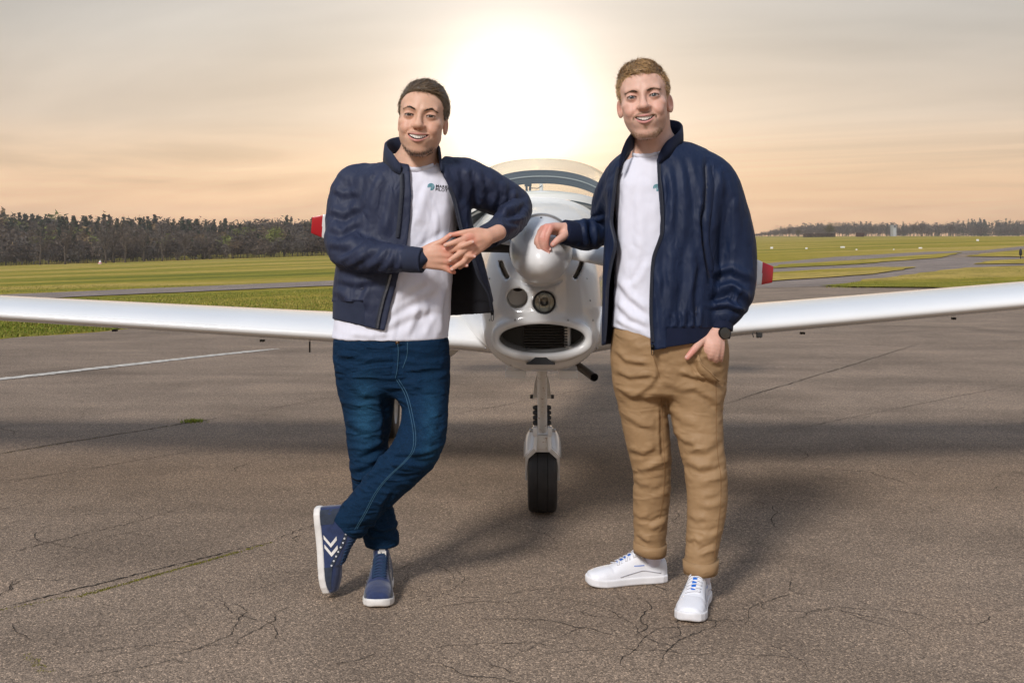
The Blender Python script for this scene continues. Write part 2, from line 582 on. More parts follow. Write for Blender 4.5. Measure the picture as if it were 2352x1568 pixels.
def asphalt_mat(name, tint, gravel=False):
    m, N, L, b = node_mat(name)
    g = N.new('ShaderNodeNewGeometry'); vec = g.outputs['Position']
    vo = N.new('ShaderNodeTexVoronoi'); vo.inputs['Scale'].default_value = 210; L.new(vec, vo.inputs['Vector'])
    sepc = N.new('ShaderNodeSeparateColor'); L.new(vo.outputs['Color'], sepc.inputs[0])
    stone = nramp(N, L, sepc.outputs[0], [(0.0, (0.58, 0.56, 0.54)), (0.5, (0.85, 0.82, 0.80)), (0.86, (1.12, 1.08, 1.04)), (0.95, (1.6, 1.52, 1.42)), (1.0, (2.0, 1.9, 1.8))])
    gap = nramp(N, L, vo.outputs['Distance'], [(0.0, (1.1, 1.1, 1.1)), (0.45, (0.95, 0.95, 0.95)), (0.8, (0.5, 0.5, 0.5))])
    col = nmix(N, L, stone, gap)
    fine = nnoise(N, L, vec, 60, 6, 0.7)
    col = nmix(N, L, col, nramp(N, L, fine, [(0.3, (0.72, 0.72, 0.72)), (0.7, (1.25, 1.25, 1.25))]))
    big = nnoise(N, L, vec, 0.9, 6, 0.6, 0.6)
    col = nmix(N, L, col, nramp(N, L, big, [(0.3, (0.72, 0.71, 0.70)), (0.55, (1.0, 1.0, 1.0)), (0.75, (1.16, 1.13, 1.1))]))
    mp = N.new('ShaderNodeMapping'); mp.inputs['Rotation'].default_value = (0, 0, math.radians(-37)); mp.inputs['Scale'].default_value = (0.25, 2.2, 1)
    L.new(vec, mp.inputs['Vector'])
    streak = nnoise(N, L, mp.outputs[0], 0.8, 5, 0.6)
    col = nmix(N, L, col, nramp(N, L, streak, [(0.3, (0.80, 0.80, 0.80)), (0.6, (1.08, 1.08, 1.08))]))
    # hairline crazing
    wv = N.new('ShaderNodeVectorMath'); wv.operation = 'ADD'
    nd = N.new('ShaderNodeTexNoise'); nd.inputs['Scale'].default_value = 2.5; nd.inputs['Detail'].default_value = 6; L.new(vec, nd.inputs['Vector'])
    sc_ = N.new('ShaderNodeVectorMath'); sc_.operation = 'SCALE'; sc_.inputs['Scale'].default_value = 0.9; L.new(nd.outputs['Color'], sc_.inputs[0])
    L.new(vec, wv.inputs[0]); L.new(sc_.outputs[0], wv.inputs[1])
    v2 = N.new('ShaderNodeTexVoronoi'); v2.feature = 'DISTANCE_TO_EDGE'; v2.inputs['Scale'].default_value = 1.35; L.new(wv.outputs[0], v2.inputs['Vector'])
    crk = nramp(N, L, v2.outputs['Distance'], [(0.0, (0.55, 0.53, 0.50)), (0.004, (0.85, 0.85, 0.85)), (0.010, (1, 1, 1))])
    msk = nramp(N, L, nnoise(N, L, vec, 0.7, 3), [(0.45, (0, 0, 0)), (0.6, (1, 1, 1))])
    mk = N.new('ShaderNodeSeparateColor'); L.new(msk, mk.inputs[0])
    col = nmix(N, L, col, crk, mk.outputs[0])
    col = nmix(N, L, col, tint)
    L.new(col, b.inputs['Base Color'])
    b.inputs['Roughness'].default_value = 0.82; b.inputs['Specular IOR Level'].default_value = 0.25
    bp = N.new('ShaderNodeBump'); bp.inputs['Strength'].default_value = 0.55; bp.inputs['Distance'].default_value = 0.004
    inv = N.new('ShaderNodeMath'); inv.operation = 'SUBTRACT'; inv.inputs[0].default_value = 1; L.new(vo.outputs['Distance'], inv.inputs[1])
    L.new(inv.outputs[0], bp.inputs['Height']); L.new(bp.outputs[0], b.inputs['Normal'])
    return m


def grass_mat(name, k=1.15):
    m, N, L, b = node_mat(name)
    g = N.new('ShaderNodeNewGeometry'); vec = g.outputs['Position']
    mp = N.new('ShaderNodeMapping'); mp.inputs['Scale'].default_value = (0.3, 1.3, 1.0); mp.inputs['Rotation'].default_value = (0, 0, math.radians(-16)); L.new(vec, mp.inputs['Vector'])
    band = nnoise(N, L, mp.outputs[0], 0.085, 6, 0.62, 0.5)
    col = nramp(N, L, band, [(0.30, (0.10 * k, 0.115 * k, 0.012 * k)), (0.40, (0.20 * k, 0.19 * k, 0.02 * k)), (0.50, (0.33 * k, 0.25 * k, 0.035 * k)), (0.60, (0.44 * k, 0.31 * k, 0.085 * k)), (0.75, (0.31 * k, 0.24 * k, 0.05 * k))])
    mid = nnoise(N, L, vec, 1.7, 5, 0.65)
    col = nmix(N, L, col, nramp(N, L, mid, [(0.3, (0.62, 0.66, 0.6)), (0.55, (1, 1, 1)), (0.75, (1.25, 1.2, 1.1))]))
    fine = nnoise(N, L, vec, 16, 5, 0.7)
    col = nmix(N, L, col, nramp(N, L, fine, [(0.3, (0.6, 0.62, 0.6)), (0.7, (1.3, 1.28, 1.2))]))
    L.new(col, b.inputs['Base Color']); b.inputs['Roughness'].default_value = 0.95; b.inputs['Specular IOR Level'].default_value = 0.1
    bp = N.new('ShaderNodeBump'); bp.inputs['Strength'].default_value = 0.8; bp.inputs['Distance'].default_value = 0.05
    L.new(fine, bp.inputs['Height']); L.new(bp.outputs[0], b.inputs['Normal'])
    return m


M_ASPH = asphalt_mat('asphalt_apron', (0.335, 0.254, 0.186))
M_TAXI = asphalt_mat('asphalt_taxiway', (0.335, 0.275, 0.235))
M_GRASS = grass_mat('meadow_grass')
M_BLADE = mat('grass_blade', (0.12, 0.15, 0.02), 0.8, attr='Col', spec=0.2)

ys = np.concatenate((np.linspace(-60, 0, 8)[:-1], np.linspace(0, 60, 61)[:-1], np.geomspace(60, 1250, 60)))
xs = np.concatenate((-np.geomspace(900, 40, 24)[:-1], np.linspace(-40, 40, 61), np.geomspace(40, 900, 24)[1:]))
gx_, gy_ = np.meshgrid(xs, ys, indexing='ij')
gz_ = terrain(gx_, gy_) - 0.02
gv = np.stack((gx_, gy_, gz_), -1).reshape(-1, 3)
ni, nj = len(xs), len(ys)
a_ = (np.arange(ni - 1)[:, None] * nj + np.arange(nj - 1)[None]).ravel()
gf = np.stack((a_, a_ + nj, a_ + nj + 1, a_ + 1), 1)
tag(obj('ground', mesh('ground', gv, gf), M_GRASS), kind='structure')


def sheet(name, outline, lift, material, maxlen=3.0):
    """a paved or grassed area draped over the terrain; outline in world xy"""
    bm = bmesh.new()
    vs = [bm.verts.new((p[0], p[1], 0)) for p in outline]
    bm.faces.new(vs)
    bmesh.ops.triangulate(bm, faces=bm.faces[:])
    for _ in range(7):
        long_ = [e for e in bm.edges if e.calc_length() > maxlen * max(1.0, min((v.co.y for v in e.verts)) / 25.0)]
        if not long_: break
        bmesh.ops.subdivide_edges(bm, edges=long_, cuts=1)
        bmesh.ops.triangulate(bm, faces=[f_ for f_ in bm.faces if len(f_.verts) > 3])
    for v in bm.verts: v.co.z = terr(v.co.x, v.co.y) + lift
    bmesh.ops.recalc_face_normals(bm, faces=bm.faces)
    if sum(f_.normal.z for f_ in bm.faces) < 0: bmesh.ops.reverse_faces(bm, faces=bm.faces[:])
    me = bpy.data.meshes.new(name); bm.to_mesh(me); bm.free()
    return obj(name, me, material)


def gpts(lst):
    return [ground(u, v)[:2] for u, v in lst]


def rough_edge(pts, amp, seed, step=0.5):
    """wavy worn outline along a polyline"""
    rnd = random.Random(seed); out = []
    for a, b in zip(pts[:-1], pts[1:]):
        n = max(2, int(np.linalg.norm(b - a) / step)); n = min(n, 60)
        d = (b - a) / (np.linalg.norm(b - a) + 1e-9); nn = np.array((-d[1], d[0]))
        for i in range(n):
            out.append(a + (b - a) * i / n + nn * rnd.uniform(-amp, amp))
    out.append(pts[-1]); return out


def cr2(c):      # measured on an enlarged view of the right-hand taxiways
    return ((1880 + c[0] / 3.459) / 1.0884, (520 + c[1] / 3.459) / 1.0884)


far_edge = rough_edge(gpts([(-700, 829), (140, 768), (760, 722), (1300, 682), (1640, 655)]), 0.10, 3)
right_top = gpts([cr2(c) for c in ((-280, 515), (40, 490), (700, 425), (1500, 380), (2000, 368), (2352, 330), (2700, 318))])
apron_out = [np.array((-40.0, 1.0))] + far_edge + right_top + [np.array((95.0, 120.0)), np.array((60.0, 8.0)), np.array((40.0, -50.0)), np.array((-40.0, -50.0))]
apron = tag(sheet('apron', apron_out, 0.0, M_ASPH, 2.0), kind='structure')
tx0, tx1 = ground(-500, 711)[:2], ground(1620, 618)[:2]
tw = ground(-500, 698)[:2]; tw1 = ground(1620, 608)[:2]
tag(sheet('taxiway', rough_edge([tx0, tx1], 0.12, 5, 1.0) + rough_edge([tw1, tw], 0.12, 6, 1.0), 0.006, M_TAXI), kind='structure')
# pale worn taxiway surfaces on the right
tag(sheet('taxiway', gpts([cr2(c) for c in ((-200, 540), (40, 488), (700, 424), (1500, 379), (2000, 367), (2352, 329), (2650, 318), (2650, 350), (2352, 352), (2050, 378), (1850, 392), (1650, 428), (2352, 428), (2700, 430), (2700, 505), (2352, 495), (1850, 520), (1560, 556), (1400, 577), (640, 676), (200, 690), (-150, 690), (200, 634), (700, 598), (1150, 563), (1400, 515), (830, 523), (200, 558), (-100, 575))]), 0.006, M_TAXI), kind='structure')
for k, c in enumerate((((150, 528), (250, 494), (900, 453), (1500, 407), (1830, 384), (1650, 431), (880, 491), (400, 514)),
                       ((-60, 590), (200, 560), (830, 525), (1100, 514), (1430, 515), (1150, 566), (700, 601), (210, 636), (-60, 655)),
                       ((640, 680), (1000, 625), (1400, 578), (1560, 557), (1850, 523), (2352, 508), (2800, 505), (2900, 660), (2352, 705), (1500, 694), (900, 686)),
                       ((1870, 420), (2000, 397), (2352, 362), (2700, 340), (2700, 420), (2352, 427)),
                       ((1930, 490), (2050, 462), (2352, 443), (2700, 440), (2700, 478), (2352, 484)))):
    pts = gpts([cr2(q) for q in c]); pts.append(pts[0])
    tag(sheet('grass_verge', rough_edge(pts, 0.15, 20 + k, 0.8)[:-1], 0.03, M_GRASS), kind='structure')

# painted line on the apron
M_LINE = mat('worn_paint', (0.50, 0.46, 0.40), 1.0, noise=0.4, nscale=14, spec=.05)
rnd = random.Random(11)
lp = [ground(u, v)[:2] for u, v in ((-260, 900), (0, 871), (250, 843), (530, 812), (640, 801))]
lc = catmull(np.array(lp), 40)
mb = MB(); V = []
for i, p in enumerate(lc):
    t = lc[min(i + 1, len(lc) - 1)] - lc[max(i - 1, 0)]; t /= np.linalg.norm(t); n_ = np.array((-t[1], t[0]))
    w = 0.070 * (1 if i < 130 else max(0.35, 1 - (i - 130) / 40))
    for s in (-1, 1):
        q = p + n_ * s * (w + rnd.uniform(-0.014, 0.014)); V.append((q[0], q[1], terr(*q) + 0.004))
mb.add(V, [(2 * i, 2 * i + 1, 2 * i + 3, 2 * i + 2) for i in range(len(lc) - 1)])
tag(mb.build('painted_line', M_LINE, smooth=False), kind='structure')

# cracks and joints in the asphalt: dirt and depth shade put into the colour
M_CRACK = mat('crack_dirt_shade', (0.045, 0.038, 0.032), 1.0, spec=0.1)
rnd = random.Random(5)
mb = MB()


def crack(pts, w0, jit, seed):
    r_ = random.Random(seed)
    c = catmull(np.array(pts), 4)
    off = 0.0; V = []
    for i, p in enumerate(c):
        t = c[min(i + 1, len(c) - 1)] - c[max(i - 1, 0)]; t = t / (np.linalg.norm(t) + 1e-9); n_ = np.array((-t[1], t[0]))
        off = off * 0.8 + r_.uniform(-jit, jit)
        w = w0 * r_.uniform(0.25, 1.3) * min(1, 4 * i / len(c) + .2, 4 * (len(c) - 1 - i) / len(c) + .2)
        for s in (-1, 1):
            q = p + n_ * (off + s * w / 2); V.append((q[0], q[1], terr(*q) + 0.0025))
    mb.add(V, [(2 * i, 2 * i + 1, 2 * i + 3, 2 * i + 2) for i in range(len(c) - 1)])


def pxline(a, b, n):
    A, B_ = ground(*a)[:2], ground(*b)[:2]
    return [A + (B_ - A) * i / (n - 1) for i in range(n)]


for k, (a, b, w) in enumerate((((-60, 1051), (560, 950), .011), ((560, 950), (780, 908), .006), ((-60, 1120), (480, 1030), .005), ((-40, 1405), (620, 1245), .008), ((620, 1245), (780, 1180), .004),
                               ((1640, 935), (2110, 790), .012), ((1700, 1010), (2352, 880), .006), ((-60, 1290), (500, 1150), .004), ((1000, 960), (1420, 880), .006), ((1030, 1000), (1400, 940), .005))):
    crack(pxline(a, b, 26), w, 0.006, 100 + k)
for k in range(80):
    y = 3.1 + 6.5 * rnd.random() ** 1.6; x = rnd.uniform(-0.52, 0.52) * y
    L_ = rnd.uniform(0.15, 0.75); th = rnd.choice((rnd.gauss(0.62, 0.25), rnd.gauss(2.2, 0.4), rnd.uniform(0, 3.14)))
    pts = [np.array((x, y))]
    for i in range(int(L_ / 0.06)):
        th += rnd.gauss(0, 0.42); pts.append(pts[-1] + 0.06 * np.array((math.cos(th), math.sin(th))))
        if rnd.random() < 0.06 and len(pts) > 3:
            t2 = th + rnd.choice((-1, 1)) * rnd.uniform(.6, 1.3); br = [pts[-1]]
            for j in range(4): t2 += rnd.gauss(0, .3); br.append(br[-1] + .05 * np.array((math.cos(t2), math.sin(t2))))
            crack(br, 0.003, 0.004, 900 + k * 10 + i)
    if len(pts) > 2: crack(pts, rnd.uniform(0.0018, 0.0042), 0.006, 300 + k)
tag(mb.build('crack', M_CRACK, apron, smooth=False), kind='stuff')

# grass blades near the apron and weeds in the joints
_r = np.random.RandomState(3)


def blades(name, base, hgt, wid, col, parent=None):
    n = len(base)
    th = _r.uniform(0, 6.283, n); ln = _r.uniform(0.1, 0.7, n)
    d = np.stack((np.cos(th), np.sin(th), np.zeros(n)), 1)
    s = np.stack((-np.sin(th + 0.8), np.cos(th + 0.8), np.zeros(n)), 1) * wid[:, None] / 2
    tip = base + d * (ln * hgt)[:, None] + np.array((0, 0, 1)) * (hgt * np.sqrt(1 - 0.5 * ln * ln))[:, None]
    V = np.empty((n, 3, 3)); V[:, 0] = base - s; V[:, 1] = base + s; V[:, 2] = tip
    me = mesh(name, V.reshape(-1, 3), np.arange(3 * n).reshape(n, 3), smooth=False)
    ca = me.color_attributes.new('Col', 'FLOAT_COLOR', 'POINT')
    ca.data.foreach_set('color', np.hstack((np.repeat(col, 3, 0), np.ones((3 * n, 1)))).astype(np.float32).ravel())
    return obj(name, me, M_BLADE, parent)


def scatter_px(n, u0, u1, v0, v1, test):
    u = _r.uniform(u0, u1, n * 4); v = _r.uniform(v0, v1, n * 4); k = test(u, v)
    return ground_many(u[k][:n], v[k][:n])


random.seed(4)
edge_v = lambda u: 768 - (u - 140) * 0.0742
pl = scatter_px(26000, -60, 780, 655, 790, lambda u, v: (v < edge_v(u) - 1) & ((v < 676 - u * 0.0397) | (v > 694 - u * 0.0397)))
def in_c(u, v):
    cx_, cy_ = (u * 1.0884 - 1880) * 3.459, (v * 1.0884 - 520) * 3.459
    return (cx_ > 640) & (cy_ > 684 - (cx_ - 640) * 0.135) & (cy_ > 562 - (cx_ - 1560) * .06) & (cy_ < 690)


prt = scatter_px(9000, 1790, 2380, 610, 672, in_c)
bs = np.vstack((pl, prt)); n = len(bs)
mixv = np.clip(_r.normal(0.4, 0.3, n) + 0.8 * noise3(bs * 0.35), 0, 1)[:, None]
colb = (1 - mixv) * np.array((0.13, 0.17, 0.018)) + mixv * np.array((0.34, 0.27, 0.07))
colb *= _r.uniform(0.6, 1.25, (n, 1))
hg = (0.02 + 0.035 * _r.rand(n)) * (1 + 0.8 * np.clip(noise3(bs * 0.8), -.5, 1))
tag(blades('grass', bs, hg, np.full(n, 0.022), colb), 'short green and straw coloured grass along the apron edge', 'grass', kind='stuff')
# weeds: one tuft and mossy joints
c0 = ground(442, 968)
n = 260
bs = c0 + np.stack((_r.normal(0, 0.035, n), _r.normal(0, 0.03, n), np.zeros(n)), 1)
colb = np.array((0.11, 0.15, 0.02)) * _r.uniform(0.5, 1.6, (n, 1)) + np.array((0.06, 0.02, 0)) * _r.rand(n, 1)
tag(blades('weed_tuft', bs, 0.008 + 0.016 * _r.rand(n), np.full(n, 0.006), colb), 'small green weed tuft growing in the apron joint at left', 'weed', kind='stuff')
bs = []
for a, b, m_ in (((180, 1370), (530, 1272), 1500), ((-40, 1407), (200, 1362), 160), ((530, 1272), (620, 1246), 200), ((60, 1500), (110, 1545), 120), ((-20, 1046), (480, 963), 220)):
    A, B_ = ground(*a), ground(*b); t = _r.rand(m_, 1)
    bs.append(A + (B_ - A) * t + np.stack((_r.normal(0, .006, m_), _r.normal(0, .006, m_), np.zeros(m_)), 1) + np.sin(t * 21)[:, :1] * np.array((0.006, 0.009, 0)))
bs = np.vstack(bs); n = len(bs)
colb = np.array((0.17, 0.155, 0.022)) * _r.uniform(0.5, 1.5, (n, 1))
tag(blades('moss', bs, 0.001 + 0.003 * _r.rand(n), np.full(n, 0.005), colb), 'thin line of yellow green moss in the apron cracks', 'moss', kind='stuff')

# ------------------------------------------------------------------ woods and trees
M_TWIG = mat('twig_foliage', (0.1, 0.08, 0.06), 0.9, attr='Col', spec=0.15)
M_BARK = mat('tree_bark', (0.075, 0.058, 0.045), 0.95, noise=0.3, nscale=6)


def twig_cloud(cent, size, width, col, up=0.5):
    """many slim leaf or twig faces"""
    n = len(cent)
    d = _r.normal(size=(n, 3)); d[:, 2] = np.abs(d[:, 2]) * up + d[:, 2] * (1 - up)
    d /= np.linalg.norm(d, axis=1, keepdims=True)
    s = np.cross(d, _r.normal(size=(n, 3))); s /= np.linalg.norm(s, axis=1, keepdims=True) + 1e-9
    V = np.empty((n, 3, 3)); V[:, 0] = cent - d * size[:, None] * .5 - s * width[:, None] * .5
    V[:, 1] = cent - d * size[:, None] * .5 + s * width[:, None] * .5; V[:, 2] = cent + d * size[:, None] * .5
    return V.reshape(-1, 3), np.repeat(col, 3, 0)


def crown_pts(kind, n, h, r):
    """points through a crown's volume, clumped"""
    if kind == 'fir':
        t = _r.rand(n) ** 0.7; z = h * (1 - t * 0.92); rad = r * t * (0.75 + 0.5 * np.abs(np.sin(z * 2.2 / max(r, .5)))) * np.sqrt(_r.rand(n))
        a = _r.uniform(0, 6.283, n); return np.stack((rad * np.cos(a), rad * np.sin(a), z), 1)
    k = 14
    cl = _r.normal(size=(k, 3)); cl /= np.linalg.norm(cl, axis=1, keepdims=True); cl *= _r.uniform(0.25, 0.85, (k, 1))
    cl[:, 2] = np.abs(cl[:, 2]) * 1.1 - 0.15
    i = _r.randint(0, k, n)
    p = cl[i] + _r.normal(0, 0.2, (n, 3))
    return np.stack((p[:, 0] * r, p[:, 1] * r, h * 0.5 + p[:, 2] * h * 0.46), 1)


def cloud_mesh(name, VV, CC, parent=None, material=None):
    V = np.vstack(VV); C = np.vstack(CC)
    me = mesh(name, V, np.arange(len(V)).reshape(-1, 3), smooth=False)
    ca = me.color_attributes.new('Col', 'FLOAT_COLOR', 'POINT')
    ca.data.foreach_set('color', np.hstack((C, np.ones((len(C), 1)))).astype(np.float32).ravel())
    return obj(name, me, material or M_TWIG, parent)


BROWN = np.array((0.074, 0.056, 0.043)); GREY = np.array((0.088, 0.074, 0.062)); FIRG = np.array((0.024, 0.034, 0.020)); SPRING = np.array((0.15, 0.17, 0.04)); OCHRE = np.array((0.17, 0.115, 0.06))


def wood(name, spots, label):
    VV, CC = [], []
    for (x, y, h, kind, k) in spots:
        z = terr(x, y) - 0.3
        n = int(k)
        r = h * (0.2 if kind == 'fir' else 0.40) * _r.uniform(0.8, 1.25)
        p = crown_pts(kind, n, h, r) + np.array((x, y, z))
        base = {'fir': FIRG, 'brown': BROWN, 'grey': GREY, 'spring': SPRING, 'ochre': OCHRE}[kind] * _r.uniform(0.75, 1.3)
        col = base * _r.uniform(0.6, 1.35, (n, 1))
        sz = (0.10 if kind == 'fir' else 0.13) * h * _r.uniform(0.5, 1.4, n)
        v, c = twig_cloud(p, sz, sz * (0.65 if kind == 'fir' else 0.42), col, 0.7)
        VV.append(v); CC.append(c)
        # trunk and a few limbs, slim triangles
        m_ = 7 if kind != 'fir' else 2
        tb = np.array((x, y, z)); ph = h * _r.uniform(0.45, 0.9, m_)
        for q in range(m_):
            lean = np.array((_r.normal(0, .12 * h), _r.normal(0, .12 * h), 0)) if q else np.zeros(3)
            a = tb + np.array((0, 0, 0 if q == 0 else h * _r.uniform(.15, .35))); b_ = tb + lean + np.array((0, 0, ph[q]))
            w = h * (0.028 if q == 0 else 0.012)
            VV.append(np.array((a - (w / 2, 0, 0), a + (w / 2, 0, 0), b_))); CC.append(np.tile(base * _r.uniform(.45, 1.3), (3, 1)))
    return tag(cloud_mesh(name, VV, CC), label, 'forest', kind='stuff')


def px_x(u, y): return (u - CU) * y / FPX


spots = []
rnd = random.Random(21)
for y in (213, 221, 230, 240, 252, 266, 282, 302, 326, 352):
    u = -420.0
    while u < 1010:
        x = px_x(u, y) + rnd.uniform(-1.5, 1.5); yy = y + rnd.uniform(-6, 6)
        # heights so that the tree line follows the ridge seen in the picture
        top_v = 484 + 17 * min(1, max(0, u) / 480) - (5 if 560 < u < 760 else 0)
        row = (y - 213) / 139
        tgt_v = 556 - (556 - top_v) * min(1, 0.32 + row * 1.0) + rnd.uniform(-4, 5)
        h = (HV - tgt_v) * yy / FPX + EYE - terr(x, yy)
        kind = 'fir' if (rnd.random() < (0.12 if row < .4 else 0.45 if u < 520 else .22)) else rnd.choice(('brown', 'brown', 'grey', 'brown', 'grey', 'ochre') if rnd.random() < .93 else ('spring',))
        if kind == 'fir': h *= rnd.uniform(0.98, 1.05)
        h = max(4.0, h * rnd.uniform(0.9, 1.05))
        spots.append((x, yy, h, kind, 300 if kind != 'fir' else 270))
        u += rnd.uniform(0.55, 1.0) * 5.0 * FPX / y * (0.42 if kind == 'fir' else 0.6)
# low scrub closing the foot of the wood
for y in (203, 206, 210, 216, 224):
    u = -420
    while u < 1010:
        spots.append((px_x(u, y), y + rnd.uniform(-3, 3), rnd.uniform(2.5, 4.5), rnd.choice(('brown', 'grey', 'brown')), 170)); u += rnd.uniform(9, 16)
wood('forest', spots, 'brown leafless wood with dark firs along its ridge at left')

spots = []
for y in (640, 690, 745, 800):
    u = 1690.0
    while u < 2760:
        row = (y - 640) / 160
        x = px_x(u, y); yy = y + rnd.uniform(-15, 15)
        prof = np.interp(u, (1690, 1745, 1800, 1880, 1990, 2090, 2180, 2240, 2300, 2480), (542, 534, 519, 512, 511, 513, 512, 505, 508, 507))
        tgt = 536 - (536 - prof) * min(1, .45 + row * .6) + rnd.uniform(-1.2, 2.0)
        h = max(2.0, 1.15 * ((HV - tgt) * yy / FPX + EYE - terr(x, yy)))
        kind = 'fir' if rnd.random() < (.55 if u > 2200 and row > .4 else .1) else rnd.choice(('brown', 'grey', 'brown'))
        spots.append((x, yy, h, kind, 130)); u += rnd.uniform(4, 7)
wood('forest', spots, 'hazy brown wooded ridge beyond the airfield at right')


def bezier_tree(name, base, h, r, crown_kind, n_tw, col, label, group=None, limbs=7, seed=1, tw=0.045, cat='tree', wfac=0.25):
    root = empty(name, base)
    rr = random.Random(seed)
    mbt = MB()
    fork = h * (0.22 if limbs > 3 else 0.15)
    mbt.tube([(0, 0, -0.3), (rr.uniform(-.02, .02) * h, 0, fork * .6), (rr.uniform(-.03, .03) * h, 0, fork * 1.3), (0, 0, h * .72)], [h * .024, h * .019, h * .015, h * .003], 7)
    for i in range(limbs):
        a = rr.uniform(0, 6.283); z0 = h * rr.uniform(.16, .5); R_ = r * rr.uniform(.5, .9); z1 = h * rr.uniform(.6, .93)
        mbt.tube([(0, 0, z0), (math.cos(a) * R_ * .4, math.sin(a) * R_ * .4, z0 + (z1 - z0) * .4), (math.cos(a) * R_, math.sin(a) * R_, z1)], [h * .010, h * .007, h * .002], 5)
        for j in range(3):
            b_ = a + rr.uniform(-.9, .9); s0 = rr.uniform(.35, .8)
            st = np.array((math.cos(a) * R_ * s0, math.sin(a) * R_ * s0, z0 + (z1 - z0) * s0)); en = st + np.array((math.cos(b_) * r * .35, math.sin(b_) * r * .35, h * rr.uniform(.08, .25)))
            mbt.tube([st, (st + en) / 2 + np.array((0, 0, .02 * h)), en], [h * .005, h * .003, h * .001], 4)
    t = mbt.build('trunk', M_BARK); t.parent = root
    p = crown_pts(crown_kind, n_tw, h, r)
    sz = tw * h * _r.uniform(0.5, 1.5, n_tw)
    v, c = twig_cloud(p, sz, sz * wfac, col * _r.uniform(.6, 1.4, (n_tw, 1)), .8)
    cr_ = cloud_mesh('crown', [v], [c]); cr_.parent = root
    return tag(root, label, cat, group)


def at_px(u, v, y): 
    x = px_x(u, y); return (x, y, terr(x, y))


# trees one can pick out along the foot of the left wood
for k, (u, y, h, kind) in enumerate(((92, 200, 8.6, 'b'), (150, 198, 8.2, 'b'), (243, 197, 8.4, 'g'), (262, 199, 8.8, 'b'), (288, 196, 7.6, 'b'), (330, 198, 6.4, 'b'), (372, 199, 6.6, 'g'), (424, 200, 5.8, 'b'), (470, 202, 6.2, 'b'))):
    bezier_tree('bare_tree', at_px(u, 0, y), h, h * .36, 'oak', 420, (BROWN if kind == 'b' else GREY) * 1.15, ('leftmost bare tree at the foot of the left wood', 'second bare tree from the left edge before the wood', 'bare grey tree just right of the cone marker', 'taller bare tree close behind the grey one by the cone marker', 'third bare tree right of the cone marker', 'middle bare tree in the row before the left wood', 'pale bare tree with slim stems right of the row middle', 'bare tree left of the tiny white field post', 'rightmost bare tree of the row before the left wood')[k], 'bare trees at the foot of the left wood', 9, 40 + k, 0.055, wfac=.16)
bezier_tree('leafing_tree', at_px(630, 0, 214), 6.6, 2.0, 'oak', 900, SPRING * 1.2, 'fresh green leafing tree standing out from the left wood beside the red tail tip', None, 6, 60, .05, wfac=.5)
bezier_tree('shrub', at_px(535, 0, 203), 4.3, 2.2, 'oak', 900, OCHRE, 'rounded ochre shrub in front of the left wood', None, 5, 61, .05, cat='shrub', wfac=.35)
# right field
bezier_tree('field_tree', at_px(1905, 0, 420), 5.6, 2.35, 'oak', 1500, np.array((.085, .082, .032)), 'rounded olive green tree, largest on the far right field edge', None, 7, 70, .055, wfac=.45)
bezier_tree('field_tree', at_px(1834, 0, 420), 3.6, 1.15, 'oak', 600, np.array((.085, .08, .035)), 'small greenish tree at the left end of the far hedge', None, 5, 71, .06, wfac=.4)
bezier_tree('field_tree', at_px(1813, 0, 440), 4.4, 1.15, 'oak', 500, np.array((.07, .056, .042)), 'slim brown tree, leftmost on the far right field edge', None, 5, 72, .06, wfac=.3)
bezier_tree('bare_tree', at_px(2003, 0, 520), 6.3, 2.6, 'oak', 420, BROWN * 1.2, 'pale bare tree on the field edge right of the red brown bush', None, 9, 73, .06, wfac=.14)
bezier_tree('bare_tree', at_px(2098, 0, 500), 7.4, 2.6, 'oak', 520, BROWN * 1.0, 'left one of two bare crowns that touch on the far right field edge', None, 9, 74, .06, wfac=.16)
bezier_tree('bare_tree', at_px(2117, 0, 505), 7.6, 3.0, 'oak', 520, BROWN * 1.05, 'right one of two bare crowns that touch on the far right field edge', None, 9, 75, .06, wfac=.16)
bezier_tree('bare_tree', at_px(2183, 0, 500), 6.4, 1.9, 'oak', 520, BROWN, 'bare brown tree standing alone, rightmost on the far field edge', None, 8, 76, .06, wfac=.2)


def hedge(u0, u1, y, h, n, label, col):
    A, B_ = px_x(u0, y), px_x(u1, y)
    p = np.stack((_r.uniform(A, B_, n), y + _r.normal(0, .5, n), _r.rand(n) ** .8 * h * (0.85 + .3 * _r.rand(n))), 1)
    p[:, 2] += terrain(p[:, 0], p[:, 1])
    v, c = twig_cloud(p, _r.uniform(.25, .7, n), _r.uniform(.1, .25, n), col * _r.uniform(.6, 1.4, (n, 1)))
    tag(cloud_mesh('hedge', [v], [c]), label, 'hedge')


hedge(1845, 1918, 424, 1.3, 2600, 'long low dark brown hedge beside the rounded field tree', np.array((.06, .042, .038)))
hedge(1966, 1985, 424, 1.35, 900, 'short square red brown bush on the far field edge', np.array((.10, .05, .042)))

# a pale building among the far trees
bx = at_px(2052, 0, 560); mb = MB()
bl = empty('far_building', bx)
mb.box((-.8, -2, 0), (.8, 2, 5.4)); w_ = mb.build('wall', mat('pale_render', (.36, .38, .39), .8), smooth=False); w_.parent = bl
mb = MB(); mb.box((-.9, -2.15, 5.4), (.9, 2.15, 5.6)); w_ = mb.build('roof', mat('grey_roof', (.25, .25, .26), .8), smooth=False); w_.parent = bl
mb = MB(); mb.box((-.5, -2.06, 4.2), (.5, -1.98, 5.4)); w_ = mb.build('window', mat('dark_window', (.05, .06, .08), .2), smooth=False); w_.parent = bl
tag(bl, 'small pale tower like building among the far trees at right', 'building')

# runway edge markers in the grass
M_WHITE = mat('white_marker', (.75, .73, .72), .6)
M_REDM = mat('red_marker', (.55, .06, .05), .6)


